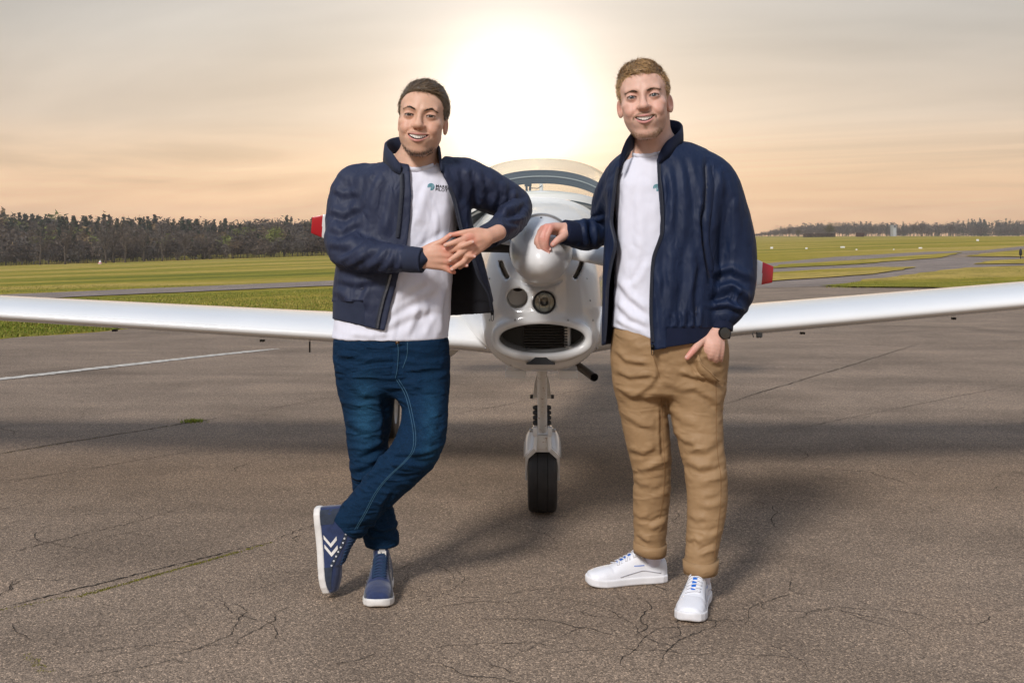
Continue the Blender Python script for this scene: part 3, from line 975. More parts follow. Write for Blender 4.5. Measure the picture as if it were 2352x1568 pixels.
def marker(u, v, s, label, group=None, red=False, kind='cone'):
    p = ground(u, v); sc = p[1] / FPX * s
    mk_ = empty('runway_marker', p)
    mb = MB()
    if kind == 'cone':
        mb.lathe([(0.001, 2.0), (.35, 1.3), (.9, .25), (1.0, .12), (1.0, 0)], 10, (0, 0, 0), (0, 0, 1))
        b_ = mb.build('cone', M_WHITE); b_.scale = (sc,) * 3; b_.parent = mk_
        mb = MB(); mb.lathe([(.72, .62), (.93, .22)], 10, (0, 0, 0), (0, 0, 1)) if red else mb.lathe([(1.25, .1), (1.3, 0)], 10, (0, 0, 0), (0, 0, 1))
        b_ = mb.build('band' if red else 'base', M_REDM if red else M_WHITE); b_.scale = (sc * 1.04,) * 3; b_.parent = mk_
    else:
        mb.box((-.9, -.15, .25), (.9, .15, 1.5)); b_ = mb.build('board', M_WHITE, smooth=False); b_.scale = (sc,) * 3; b_.parent = mk_
        for s_ in (-.6, .6):
            mb = MB(); mb.box((s_ - .08, -.08, 0), (s_ + .08, .08, .26)); b_ = mb.build('leg', M_WHITE, smooth=False); b_.scale = (sc,) * 3; b_.parent = mk_
    tag(mk_, label, 'marker', group)


marker(230, 606, 4.6, 'white and red cone marker in the grass before the left wood', red=True)
marker(452, 594, 2.2, 'tiny white post marker at the left field edge', kind='board')
for c, s, l in (((170, 354), 3.2, 'white marker board in the right field nearest the man in khaki trousers'), ((470, 356), 2.6, 'second white marker board in the right field from the left'),
                ((773, 346), 2.6, 'left board of the brightest pair of white field markers'), ((793, 346), 2.6, 'right board of the brightest pair of white field markers'),
                ((903, 365), 2.0, 'small white marker just right of the brightest pair'), ((1225, 362), 1.6, 'faint small marker in the middle of the right field'),
                ((1448, 352), 2.2, 'left board of the second pair of white field markers'), ((1463, 352), 2.2, 'right board of the second pair of white field markers'),
                ((1950, 287), 3.0, 'faint wide marker far out in the right field')):
    u, v = cr2(c); marker(u, v, s, l, kind='board')
# dark post at the right margin
p = ground(*cr2((2322, 445)))
po = empty('marker_post', p); k_ = p[1] / FPX
mb = MB(); mb.tube([(0, 0, -.05), (0, 0, 12 * k_)], 1.2 * k_, 8); b_ = mb.build('stem', mat('dark_post', (.02, .02, .022), .7)); b_.parent = po
mb = MB(); mb.lathe([(.3 * k_, 9 * k_), (2.6 * k_, 10 * k_), (3.4 * k_, 14 * k_), (3.2 * k_, 19 * k_), (2.4 * k_, 22.5 * k_), (1.4 * k_, 24.5 * k_), (.01, 25 * k_)], 12, (0, 0, 0), (0, 0, 1))
b_ = mb.build('head', MATS['dark_post']); b_.parent = po
tag(po, 'dark rounded post standing on the verge at the right edge', 'post')

# evening haze over the airfield
_hz = bpy.data.materials.new('haze'); _hz.use_nodes = True; _N, _L = _hz.node_tree.nodes, _hz.node_tree.links; _N.clear()
_o = _N.new('ShaderNodeOutputMaterial'); _v = _N.new('ShaderNodeVolumePrincipled'); _v.inputs['Color'].default_value = (.96, .93, .90, 1); _v.inputs['Density'].default_value = HAZE
_v.inputs['Anisotropy'].default_value = .55
_L.new(_v.outputs[0], _o.inputs['Volume'])
mb = MB(); mb.box((-960, -70, -40), (960, 1290, 32)); tag(mb.build('haze', _hz, smooth=False), kind='stuff')

# ------------------------------------------------------------------ the light aircraft
M_PLANE = mat('white_gelcoat', (0.74, 0.735, 0.72), 0.16, spec=0.5, coat=0.6, noise=0.03, nscale=3)
M_BLACK = mat('black_rubber', (0.012, 0.012, 0.013), 0.6)
M_DARK = mat('dark_metal', (0.03, 0.029, 0.028), 0.5)
M_STEEL = mat('worn_steel', (0.42, 0.41, 0.40), 0.35, metal=0.9)
M_RED = mat('red_paint', (0.42, 0.012, 0.018), 0.3, coat=0.3)
M_STRUT = mat('chipped_white_paint', (0.66, 0.63, 0.58), 0.45)
_nt = M_STRUT.node_tree; _b = _nt.nodes['Principled BSDF']; _t = _nt.nodes.new('ShaderNodeTexCoord')
_c = nramp(_nt.nodes, _nt.links, nnoise(_nt.nodes, _nt.links, _t.outputs['Object'], 55, 5, .7), [(0.30, (.16, .07, .03)), (0.36, (.45, .35, .27)), (0.41, (.68, .65, .60)), (1, (.72, .70, .66))])
_nt.links.new(_c, _b.inputs['Base Color'])

NG = np.array((0.0, 5.04, 0.0))
PLANE_RZ = -math.atan2(67.0, FPX)
plane = empty('light_aircraft', tuple(Matrix.Rotation(PLANE_RZ, 3, 'Z') @ Vector(NG)), PLANE_RZ)
tag(plane, 'white single engine light aircraft parked nose on between the two men', 'aircraft')


def PF(du, v, y): return np.array((du * y / FPX, y, EYE - (v - HV) * y / FPX))


def pobj(name, V, F, m, parent=None, N_=None, smooth=True):
    me = mesh(name, np.asarray(V, np.float32) - NG.astype(np.float32), F, smooth, N_)
    o = obj(name, me, m); o.parent = parent or plane
    return o


def pmb(mb, name, m, parent=None, smooth=True, bevel=0, autosmooth=None):
    mb.v = [tuple(np.array(p) - NG) for p in mb.v]
    o = mb.build(name, m, None, smooth, bevel, autosmooth); o.parent = parent or plane
    return o


CW = np.array((  # y, top z, bottom z, half width, exponent
    (4.20, 1.270, 0.735, 0.215, 2.5), (4.35, 1.285, 0.712, 0.228, 2.6), (4.70, 1.335, 0.690, 0.285, 2.5), (5.10, 1.392, 0.655, 0.350, 2.4),
    (5.60, 1.400, 0.615, 0.425, 2.5), (6.20, 1.395, 0.600, 0.450, 2.5), (6.90, 1.34, 0.640, 0.40, 2.4), (7.80, 1.24, 0.78, 0.24, 2.2), (9.60, 1.16, 0.98, 0.07, 2.0)))


def f_fuse(p):
    y = p[:, 1]
    top = np.interp(y, CW[:, 0], CW[:, 1]); bot = np.interp(y, CW[:, 0], CW[:, 2]); a = np.interp(y, CW[:, 0], CW[:, 3]); n = np.interp(y, CW[:, 0], CW[:, 4])
    zc = (top + bot) / 2; b = (top - bot) / 2
    yf = 4.225 + 0.10 * np.clip((p[:, 2] - 0.72) / 0.5, 0, 1) * 0.6        # face leans back towards the top
    s = np.clip((y - yf) / 0.15, 0.0, 1.0)
    sc = np.power(np.maximum(1 - np.power(1 - s, 2.4), 1e-3), 1 / 2.4)
    # narrower towards the top of the face
    az = a * (1 - 0.22 * np.clip((p[:, 2] - 0.95) / 0.35, 0, 1) * np.clip((4.9 - y) / 0.6, 0, 1))
    k = np.power(np.power(np.abs(p[:, 0]) / (az * sc + 1e-4), n) + np.power(np.abs(p[:, 2] - zc) / (b * sc + 1e-4), n), 1 / n)
    d = (k - 1) * np.minimum(a, b) * np.maximum(sc, .25)
    return np.maximum(d, yf - y)


IN_C = PF(2, 777, 4.26)


def f_cowl(p):
    d = f_fuse(p)
    x, y, z = p[:, 0], p[:, 1], p[:, 2]
    # chin and rolled intake lip
    q = p - IN_C.astype(np.float32)
    d = smin(d, d_ell(p, IN_C + (0, 0.11, -0.005), (0.208, 0.13, 0.112)), 0.05)
    ax_, bz = 0.158, 0.054
    kk = np.sqrt((q[:, 0] / ax_) ** 2 + (q[:, 2] / bz) ** 2 + 1e-9)
    k1_ = np.sqrt((q[:, 0] / ax_ ** 2) ** 2 + (q[:, 2] / bz ** 2) ** 2) + 1e-4
    de = kk * (kk - 1) / k1_
    rim = np.sqrt((de - 0.014) ** 2 + (y - IN_C[1] - 0.004) ** 2) - 0.017
    d = smin(d, rim, 0.035)
    hole = np.maximum(kk * (kk - 1) / (np.sqrt((q[:, 0] / ax_ ** 2) ** 2 + (q[:, 2] / bz ** 2) ** 2) + 1e-4), np.maximum(IN_C[1] - 0.3 - y, y - (IN_C[1] + 0.30)))
    d = smax(d, -hole, 0.014)
    # round air inlet left of the lamp
    c = PF(-55, 685, 4.28); r = np.sqrt((x - c[0]) ** 2 * 0.95 + (z - c[2]) ** 2) - 0.038
    d = smax(d, -np.maximum(r, y - c[1] - 0.12), 0.02)
    # lamp recess
    c = PF(7, 694, 4.28); r = np.sqrt((x - c[0]) ** 2 + (z - c[2]) ** 2)
    d = smax(d, -np.maximum(r - 0.043, y - c[1] - 0.08), 0.006)
    # curved cooling slots either side of the spinner
    sc_ = PF(0, 580, 4.3)
    rr = np.sqrt((x - sc_[0]) ** 2 + (z - sc_[2]) ** 2); th = np.arctan2(-(z - sc_[2]), np.abs(x - sc_[0]))
    slot = np.maximum(np.abs(rr - 0.158) - 0.0085, np.abs(th - 0.44) * 0.158 - 0.036)
    d = smax(d, -np.maximum(slot, y - 4.44), 0.006)
    # recess for the spinner back plate
    d = smax(d, -np.maximum(rr - 0.132, y - 4.275), 0.012)
    return d


V, Q, Nn = sdf_mesh(f_cowl, (-.5, 4.15, .55), (.5, 5.25, 1.45), 0.008, lip=2.2)
keep = (V[Q].mean(1)[:, 1] < 5.22)
pobj('cowling', V, Q[keep], M_PLANE, N_=Nn)
CWL = [o_ for o_ in plane.children if o_.name.startswith('cowling')][0]
for k, (du, v) in enumerate(((-118, 640), (-112, 690), (-118, 735), (118, 735), (112, 690), (104, 640), (-70, 838), (75, 838), (-128, 800), (128, 800), (-60, 735), (62, 735))):
    d_ = np.array((du / FPX, 1, -(v - HV) / FPX)); t_ = 4.0
    for _ in range(80): t_ += max(float(f_cowl((np.array((0, 0, EYE)) + d_ * t_)[None].astype(np.float32))[0]) * .6, 0)
    p_ = np.array((0, 0, EYE)) + d_ * t_
    if t_ > 5.1: continue
    mb = MB(); mb.lathe([(0, .0018), (.0035, .0015), (.0046, -.001)], 10, p_, (0, -1, 0)); pmb(mb, 'fastener', M_STEEL, CWL)
# fuselage behind the cowling
ysec = np.concatenate((np.linspace(5.18, 7.0, 26), np.linspace(7.15, 9.6, 14)))
th = np.linspace(0, 2 * math.pi, 64, endpoint=False); FV = []
for y in ysec:
    top, bot, a, n = [np.interp(y, CW[:, 0], CW[:, k]) for k in (1, 2, 3, 4)]
    c, s = np.cos(th), np.sin(th)
    FV.append(np.stack((a * np.sign(c) * np.abs(c) ** (2 / n), np.full(64, y), (top + bot) / 2 + (top - bot) / 2 * np.sign(s) * np.abs(s) ** (2 / n)), 1))
FV = np.vstack(FV); m_ = len(ysec)
FF = [(i * 64 + k, i * 64 + (k + 1) % 64, (i + 1) * 64 + (k + 1) % 64, (i + 1) * 64 + k) for i in range(m_ - 1) for k in range(64)
      if not (5.35 < ysec[i] < 6.55 and 9 <= k <= 22)]          # cockpit opening under the canopy
pobj('fuselage', FV, FF, M_PLANE)

# spinner and propeller
sp = PF(0, 571, 4.20); ax = np.array((0, -math.cos(math.radians(11)), -math.sin(math.radians(11))))
prof = [(0.1165 * (1 - (t) ** 2.1) ** 0.54, 0.27 * t) for t in np.linspace(0, 0.995, 40)]
mb = MB(); mb.lathe([(0.0, -0.035), (0.1165, -0.035), (0.1172, -0.01)] + prof + [(0.0005, 0.27)], 64, sp, ax)
SPX = pmb(mb, 'spinner', mat('satin_white', (.70, .69, .68), .34, spec=.45, coat=.15, noise=.03, nscale=5), autosmooth=50)
mb = MB(); mb.lathe([(0.117, -0.036), (0.124, -0.036), (0.124, -0.052), (0.0, -0.052)], 64, sp, ax); pmb(mb, 'back_plate', M_STEEL, SPX, autosmooth=40)
for k in range(10):
    a = 2 * math.pi * (k + .5) / 10
    ux = np.cross(ax, (0, 0, 1)); ux /= np.linalg.norm(ux); uz = np.cross(ux, ax)
    c = sp + ax * 0.006 + 0.1168 * (ux * math.cos(a) + uz * math.sin(a)); d_ = (ux * math.cos(a) + uz * math.sin(a))
    mb = MB(); mb.lathe([(0.0, .003), (.004, .0025), (.0045, -.002)], 8, c, d_); pmb(mb, 'screw', M_DARK, SPX)


BL_A = math.radians(6.1)
M_BLADE_K = mat('black_blade_root', (.012, .010, .009), .5)


def blade(side):
    n = 44; m = 24; V = []; ss = np.concatenate((np.linspace(0.085, 0.72, n - 12), [.734, .736,   .76, .795, .797, .80, .817, .819, .828, .84, .853, .858]))
    er = np.array((side * math.cos(BL_A), 0, -side * math.sin(BL_A))); ez = np.array((side * math.sin(BL_A), 0, math.cos(BL_A))) * np.array((1, 1, 1))
    ez = np.array((math.sin(BL_A), 0, math.cos(BL_A)))
    for s in ss:
        t = (s - .085) / .773
        ch = np.interp(s, (.085, .13, .2, .35, .6, .785, .858), (.058, .062, .078, .112, .112, .106, .060)); tk = np.interp(t, (0, .2, 1), (.030, .020, .006))
        tw_ = math.radians(np.interp(t, (0, .15, .5, 1), (40, 38, 22, 8)))
        for k in range(m):
            a = 2 * math.pi * k / m
            cx_ = ch / 2 * np.sign(math.cos(a)) * abs(math.cos(a)) ** .9; cz_ = tk / 2 * math.sin(a) + 0.12 * tk * (1 - math.cos(a) ** 2)
            V.append(sp + er * s + ez * (math.cos(tw_) * cx_ + side * math.sin(tw_) * cz_ - .004) + np.array((0, side * math.sin(tw_) * cx_ - math.cos(tw_) * cz_ + .014, 0)))
    F = [(i * m + k, i * m + (k + 1) % m, (i + 1) * m + (k + 1) % m, (i + 1) * m + k) for i in range(n - 1) for k in range(m)]
    F += [tuple(range(m))[::-1], tuple((n - 1) * m + k for k in range(m))]
    o = pobj('blade', V, F, M_PLANE, SPX)
    o.data.materials.append(M_RED); o.data.materials.append(M_BLADE_K)
    for p_ in o.data.polygons:
        c = np.array(p_.center) + NG - sp; r_ = abs(c[0]) / math.cos(BL_A); w_ = c @ ez
        if r_ > .818 or 735e-3 < r_ < .796: p_.material_index = 1
        elif side < 0 and w_ < .002 and r_ < .30: p_.material_index = 2  # left blade only: lower half black near the root
    return o


blade(1); blade(-1)

# landing light
lc = PF(7, 694, 4.262)
mb = MB(); mb.lathe([(0.036, .004), (.0375, .010), (.0415, .011), (.0435, .006), (.0435, -.03)], 40, lc + (0, .012, 0)); LG = pmb(mb, 'landing_light', M_BLACK, autosmooth=50)
mb = MB(); mb.lathe([(0.004, -.034), (.012, -.031), (.024, -.020), (.033, -.006), (.0365, .002)], 40, lc + (0, .012, 0)); pmb(mb, 'reflector', mat('chrome', (.75, .74, .72), .12, metal=1), LG)
mb = MB(); mb.lathe([(0.0, .002), (.006, 0), (.0075, -.012), (.0075, -.03)], 16, lc + (0, .006, 0)); pmb(mb, 'bulb', M_STEEL, LG)
for s in (-1, 1):
    mb = MB(); mb.tube([lc + (s * .018, .012, .028), lc + (s * .018, .008, 0), lc + (s * .018, .012, -.028)], .0016, 6); pmb(mb, 'lens_rib', M_STEEL, LG)
_gm = bpy.data.materials.new('clear_glass'); _gm.use_nodes = True; MATS['clear_glass'] = _gm
_N, _L = _gm.node_tree.nodes, _gm.node_tree.links; _N.clear()
_o = _N.new('ShaderNodeOutputMaterial'); _mx = _N.new('ShaderNodeMixShader'); _tr = _N.new('ShaderNodeBsdfTransparent'); _gl = _N.new('ShaderNodeBsdfGlossy')
_fr = _N.new('ShaderNodeLayerWeight'); _fr.inputs[0].default_value = .5; _pw = _N.new('ShaderNodeMath'); _pw.operation = 'POWER'; _pw.inputs[1].default_value = 4.0; _ml = _N.new('ShaderNodeMath'); _ml.operation = 'MULTIPLY_ADD'; _ml.inputs[1].default_value = .55; _ml.inputs[2].default_value = .035; _tr.inputs[0].default_value = (.90, .93, .90, 1); _gl.inputs['Roughness'].default_value = .03
_L.new(_fr.outputs['Facing'], _pw.inputs[0]); _L.new(_pw.outputs[0], _ml.inputs[0]); _L.new(_ml.outputs[0], _mx.inputs[0]); _L.new(_tr.outputs[0], _mx.inputs[1]); _L.new(_gl.outputs[0], _mx.inputs[2]); _L.new(_mx.outputs[0], _o.inputs[0])
mb = MB(); mb.lathe([(0.0, .0105), (.02, .0100), (.0365, .008)], 32, lc + (0, .012, 0)); pmb(mb, 'lens', _gm, LG)

# radiator in the chin intake
mb = MB(); mb.box(IN_C + (-.19, .20, -.075), IN_C + (.19, .26, .075)); RD = pmb(mb, 'radiator', M_DARK, smooth=False)
mb = MB()
for k in range(11): mb.box(IN_C + (-.07, .165, -.056 + k * .011), IN_C + (.10, .199, -.053 + k * .011))
o = pmb(mb, 'radiator_fin', mat('radiator_fin', (.035, .034, .033), .45, metal=.6), RD, smooth=False); o['kind'] = 'stuff'
mb = MB(); mb.box(IN_C + (.085, .13, -.052), IN_C + (.112, .20, .052)); pmb(mb, 'radiator_tank', M_STEEL, RD, bevel=.004)
mb = MB()
for k in range(9): mb.box(IN_C + (.084, .118, -.05 + k * .011), IN_C + (.098, .129, -.044 + k * .011))
o = pmb(mb, 'tank_rib', M_DARK, RD, smooth=False); o['kind'] = 'stuff'
# inlet duct lining; the dark end disc paints the shade deep inside
c = PF(-55, 685, 4.30)
mb = MB(); mb.lathe([(.0385, -.112), (.0385, -.02)], 32, c, (0, -1, 0)); DU = pmb(mb, 'inlet_duct', mat('brown_duct', (.30, .24, .20), .6))
mb = MB(); mb.lathe([(0.0, -.075), (.0385, -.11)], 32, c + (0, 0, .012), (0, -1, -.35)); pmb(mb, 'duct_end', mat('duct_shade', (.03, .016, .010), .7), DU)
# drain scoop under the chin, lip plates, exhaust
dsy = float(hit_y(f_cowl, *(PF(0, 824, 4.32)[[0, 2]]), 4.0, 4.6)[0])
mb = MB(); A = PF(-1, 837, dsy - .012); k_ = dsy / FPX
mb.add([A + np.array(q) for q in ((-33 * k_, 0, 0), (33 * k_, 0, 0), (7 * k_, .006, 21 * k_), (-7 * k_, .006, 21 * k_), (-33 * k_, .09, 0), (33 * k_, .09, 0), (7 * k_, .09, 21 * k_), (-7 * k_, .09, 21 * k_))],
       [(0, 1, 2, 3), (4, 7, 6, 5), (0, 4, 5, 1), (1, 5, 6, 2), (2, 6, 7, 3), (3, 7, 4, 0)])
pmb(mb, 'drain_scoop', M_BLACK, smooth=False)
for du in (-58, 62):
    mb = MB(); mb.box(PF(du - 22, 856, 4.62), PF(du + 22, 851, 4.45)); pmb(mb, 'lip_plate', M_PLANE, smooth=False, bevel=.002)
mb = MB(); mb.tube([PF(78, 835, 4.75), PF(100, 850, 4.68), PF(122, 866, 4.58)], .017, 20, cap=False); mb.tube([PF(121, 865, 4.585), PF(84, 838, 4.74)], .0145, 20, cap=False)
pmb(mb, 'exhaust_pipe', mat('sooty_steel', (.10, .085, .075), .45, metal=.8))
mb = MB(); mb.tube([PF(-217, 800, 5.6), PF(-216, 815, 5.6), PF(-221, 835, 5.6)], .008, 8); pmb(mb, 'boarding_step', M_STRUT)
# wings
def naca(n=26, t=0.15, m=.03, pp=.4):
    b = (1 - np.cos(np.linspace(0, math.pi, n))) / 2
    yt = 5 * t * (.2969 * np.sqrt(b) - .126 * b - .3516 * b ** 2 + .2843 * b ** 3 - .1036 * b ** 4)
    yc = np.where(b < pp, m / pp ** 2 * (2 * pp * b - b * b), m / (1 - pp) ** 2 * (1 - 2 * pp + 2 * pp * b - b * b))
    return np.concatenate((np.stack((b[::-1], (yc + yt)[::-1]), 1), np.stack((b[1:], (yc - yt)[1:]), 1)))


def wing(side, xs_, zs_, tks, chs, le):
    af = naca(); V = []; m = len(af)
    xx = np.concatenate((np.linspace(.2, 1.0, 10)[:-1], np.linspace(1.0, 5.0, 26)))
    xx = np.concatenate((xx, [5.04, 5.07]))
    for i, x in enumerate(xx):
        ch = np.interp(x, xs_, chs); tk = np.interp(x, xs_, tks); z = np.interp(x, xs_, zs_)
        if i >= len(xx) - 2: tk *= (.6, .12)[i - len(xx) + 2]
        inc = math.radians(2.0)
        for u_, w_ in af:
            yy = u_ * ch; zz = w_ / .15 * tk
            V.append((side * x, le + yy * math.cos(inc) + zz * math.sin(inc) + 0.03 * x, z + zz * math.cos(inc) - yy * math.sin(inc)))
    n = len(xx)
    F = [(i * m + k, (i + 1) * m + k, (i + 1) * m + (k + 1) % m, i * m + (k + 1) % m) for i in range(n - 1) for k in range(m)]
    F.append(tuple((n - 1) * m + k for k in range(m)))
    if side < 0: F = [q[::-1] for q in F]
    return pobj('wing', V, F, M_PLANE)


X_ = (.2, .36, 1.0, 2.5, 5.0)
WL = wing(-1, X_, (.715, .726, .754, .838, .975), (.19, .165, .135, .113, .09), (1.5, 1.35, 1.25, 1.1, .8), 5.30)
WR = wing(1, X_, (.715, .740, .795, .930, 1.16), (.19, .165, .137, .120, .095), (1.5, 1.35, 1.25, 1.1, .8), 5.30)
for (u, v, s, w_) in ((255, 761, 5, WL), (599, 784, 5, WL), (1839, 764, 5, WR), (2181, 730, 4, WR), (1740, 772, 5, WR)):
    mb = MB(); c = PF(u - 1243, v, 5.55); k_ = 5.55 / FPX
    mb.box((-s * k_, -.012, -2 * k_), (-s * .2 * k_, .012, 3 * k_), c=c); mb.box((s * .2 * k_, -.012, -2 * k_), (s * k_, .012, 3 * k_), c=c)
    o = pmb(mb, 'hinge_bracket', M_DARK, w_, smooth=False); o['kind'] = 'stuff'
mb = MB(); mb.tube([PF(709 - 1243, 785, 5.5), PF(709 - 1243, 810, 5.5)], .004, 8); pmb(mb, 'fuel_drain', M_DARK, WL)
mb = MB(); c = PF(1742 - 1243, 767, 5.31); mb.box(c - (.011, .01, .011), c + (.011, .03, .009)); pmb(mb, 'stall_vane', M_DARK, WR, smooth=False)
mb = MB(); mb.tube([PF(1728 - 1243, 759, 5.31), PF(1726 - 1243, 766, 5.31), PF(1728 - 1243, 773, 5.31)], .0022, 6); pmb(mb, 'access_seam', M_DARK, WR)

# tail
for sd in (-1, 1):
    V = []; af = naca(14, .10, 0.0); m = len(af)
    for x, ch in ((.03, .75), (.5, .68), (1.0, .6), (1.38, .52), (1.43, .40)):
        for u_, w_ in af: V.append((sd * x, 9.55 - .75 + (.75 - ch) * .6 + u_ * ch, 1.10 + w_ * ch * (1 if x < 1.4 else .4)))
    F = [(i * m + k, (i + 1) * m + k, (i + 1) * m + (k + 1) % m, i * m + (k + 1) % m) for i in range(4) for k in range(m)] + [tuple(4 * m + k for k in range(m))]
    pobj('stabiliser', V, F if sd > 0 else [q[::-1] for q in F], M_PLANE)
mb = MB(); mb.add([PF(-7, 560, 8.2), PF(7, 560, 8.2), PF(7, 560, 9.3), PF(-7, 560, 9.3), PF(-4, 415, 8.8), PF(4, 415, 8.8), PF(4, 420, 9.3), PF(-4, 420, 9.3)],
                  [(0, 1, 5, 4), (1, 2, 6, 5), (2, 3, 7, 6), (3, 0, 4, 7), (4, 5, 6, 7)]); pmb(mb, 'fin', M_PLANE, smooth=False, bevel=.01)

# canopy
gy = np.linspace(5.08, 7.3, 40); na = 41; V = []
for y in gy:
    a = np.interp(y, (5.08, 5.4, 5.8, 6.5, 7.3), (.315, .375, .425, .41, .25)); zb = np.interp(y, (5.08, 5.4, 5.8, 6.6, 7.3), (1.372, 1.335, 1.30, 1.28, 1.27))
    ht = np.interp(y, (5.08, 5.25, 5.5, 5.8, 6.1, 6.5, 7.0, 7.3), (.035, .125, .235, .315, .340, .315, .16, .02))
    for t in np.linspace(0, math.pi, na):
        c, s = math.cos(t), math.sin(t); V.append((a * np.sign(c) * abs(c) ** (2 / 2.5), y, zb + ht * max(s, 0) ** (2 / 2.5)))
F = [(i * na + k, (i + 1) * na + k, (i + 1) * na + k + 1, i * na + k + 1) for i in range(len(gy) - 1) for k in range(na - 1)]
_cm = _gm.copy(); _cm.name = 'canopy_glass'; MATS['canopy_glass'] = _cm
for q in _cm.node_tree.nodes:
    if q.type == 'BSDF_TRANSPARENT': q.inputs[0].default_value = (.95, .95, .89, 1)
    if q.type == 'FRESNEL': q.inputs[0].default_value = 1.22
CN = pobj('canopy', V, F, _cm)


def strip(path, normal_w, up_w, name, m, parent):
    """flat band swept along a path: width along the second vector"""
    P_ = catmull(np.array(path), 10); W_ = catmull(np.array(normal_w), 10); n = len(P_); V = []
    for p_, w_ in zip(P_, W_):
        for s, t in ((-1, 0), (1, 0), (1, 1), (-1, 1)):
            V.append(p_ + w_ * s / 2 + np.array(up_w) * t)
    F = [(i * 4 + k, i * 4 + (k + 1) % 4, i * 4 + 4 + (k + 1) % 4, i * 4 + 4 + k) for i in range(n - 1) for k in range(4)] + [(0, 1, 2, 3), tuple((n - 1) * 4 + k for k in (3, 2, 1, 0))]
    o = pobj(name, V, F, m, parent, smooth=False)
    bm_ = bmesh.new(); bm_.from_mesh(o.data); bmesh.ops.recalc_face_normals(bm_, faces=bm_.faces)
    for e in bm_.edges: e.smooth = len(e.link_faces) == 2 and e.calc_face_angle(0) < .6
    for f_ in bm_.faces: f_.smooth = True
    bm_.to_mesh(o.data); bm_.free()
    return o


# windscreen base frame, canopy bow, hardware
wb = []; ww = []
for t in np.linspace(-1, 1, 11):
    y = 5.10 + .42 * abs(t) ** 2.2; x = .385 * math.sin(t * 1.35) / math.sin(1.35); z = 1.404 - .115 * abs(t) ** 1.9
    wb.append((x, y, z)); ww.append((0, .012, .03))
strip(wb, ww, (0, .02, .006), 'windscreen_frame', M_PLANE, CN)
strip([(a, b - .012, c - .030) for a, b, c in wb], [(0, .004, .010)] * 11, (0, .01, .002), 'windscreen_seal', mat('grey_seal', (.20, .20, .19), .6), CN)
bw = []; bn = []
for t in np.linspace(-1, 1, 13):
    bw.append((.40 * math.sin(t * 1.35) / math.sin(1.35), 5.80 - .02 * abs(t), 1.522 - .20 * abs(t) ** 2.1)); bn.append((.0, .0, .068))
strip(bw, bn, (0, .03, 0), 'canopy_bow', mat('slate_frame', (.055, .075, .09), .45), CN)
strip([(a, b - .006, c + .002) for a, b, c in bw], [(0, 0, .006)] * 13, (0, .005, 0), 'bow_line', mat('pale_line', (.35, .40, .42), .4), CN)  # thin pale line along the front of the bow
mb = MB(); mb.box(PF(-38, 421, 5.79), PF(-22, 428, 5.77)); mb.box(PF(-36, 428, 5.79), PF(-31, 442, 5.77)); mb.box(PF(-28, 428, 5.79), PF(-23, 441, 5.77)); mb.box(PF(-26, 440, 5.79), PF(-16, 443, 5.76))
mb.tube([PF(-23, 432, 5.78), PF(-8, 433, 5.78), PF(2, 427, 5.78)], .002, 6)
o = pmb(mb, 'compass_mount', MATS['slate_frame'], CN, smooth=False); o['kind'] = 'stuff'
# coaming, seats
mb = MB(); mb.tube([(-.34, 5.42, 1.30), (-.2, 5.36, 1.345), (0, 5.34, 1.355), (.2, 5.36, 1.345), (.34, 5.42, 1.30)], .06, 16, flat=.5); pmb(mb, 'coaming', mat('grey_vinyl', (.05, .06, .065), .6))
for s in (-1, 1):
    c = np.array((.2 * s, 6.25, 0))
    SE = pmb((lambda m: (m.box(c + (-.16, -.05, .8), c + (.16, .06, 1.30)), m)[1])(MB()), 'seat', mat('seat_leather', (.06, .075, .08), .6), bevel=.03)
    pmb((lambda m: (m.box(c + (-.10, -.04, 1.325), c + (.10, .05, 1.415)), m)[1])(MB()), 'headrest', MATS['seat_leather'], SE, bevel=.03)

# nose gear
g0, g1 = PF(2, 846, 4.72), PF(3, 992, 5.0)
mb = MB(); mb.tube([g0 + (0, 0, .1), g0, (g0 + g1) / 2, g1 + (0, 0, -.008)], [.021, .021, .0205, .0215], 20); NGR = pmb(mb, 'nose_leg', M_STRUT, autosmooth=50)
for s in (-1, 1):
    a = PF(2 + s * 16, 880, 4.83); b = PF(2 + s * 19, 915, 4.90)
    mb = MB(); mb.add([a + (-s * .012, 0, .05), a + (s * .002, 0, .0), b + (s * .004, 0, 0), b + (-s * .018, 0, 0.004), a + (-s * .012, .05, .05), a + (s * .002, .05, 0), b + (s * .004, .05, 0), b + (-s * .018, .05, .004)],
                      [(0, 1, 2, 3), (4, 7, 6, 5), (0, 4, 5, 1), (1, 5, 6, 2), (2, 6, 7, 3), (3, 7, 4, 0)]); pmb(mb, 'gusset', M_STRUT, NGR, smooth=False)
    mb = MB(); mb.tube([b + (s * .002, .02, .006), b + (s * .016, .02, .006)], .009, 10); pmb(mb, 'bolt', M_DARK, NGR, autosmooth=40)
for k in range(5):
    c = PF(2, 940 + k * 11.5, 4.98) + np.array((0, .055, 0))
    mb = MB(); mb.lathe([(0.0, .009), (.034, .009), (.0405, .006), (.0415, 0), (.0405, -.006), (.034, -.009), (0, -.009)], 24, c, (0, 0, 1)); pmb(mb, 'rubber_ring', M_BLACK, NGR)
mb = MB(); mb.tube([PF(2, 925, 4.98) + (0, .055, 0), PF(2, 1000, 5.0) + (0, .055, 0)], .016, 12); pmb(mb, 'spring_rod', M_STRUT, NGR)
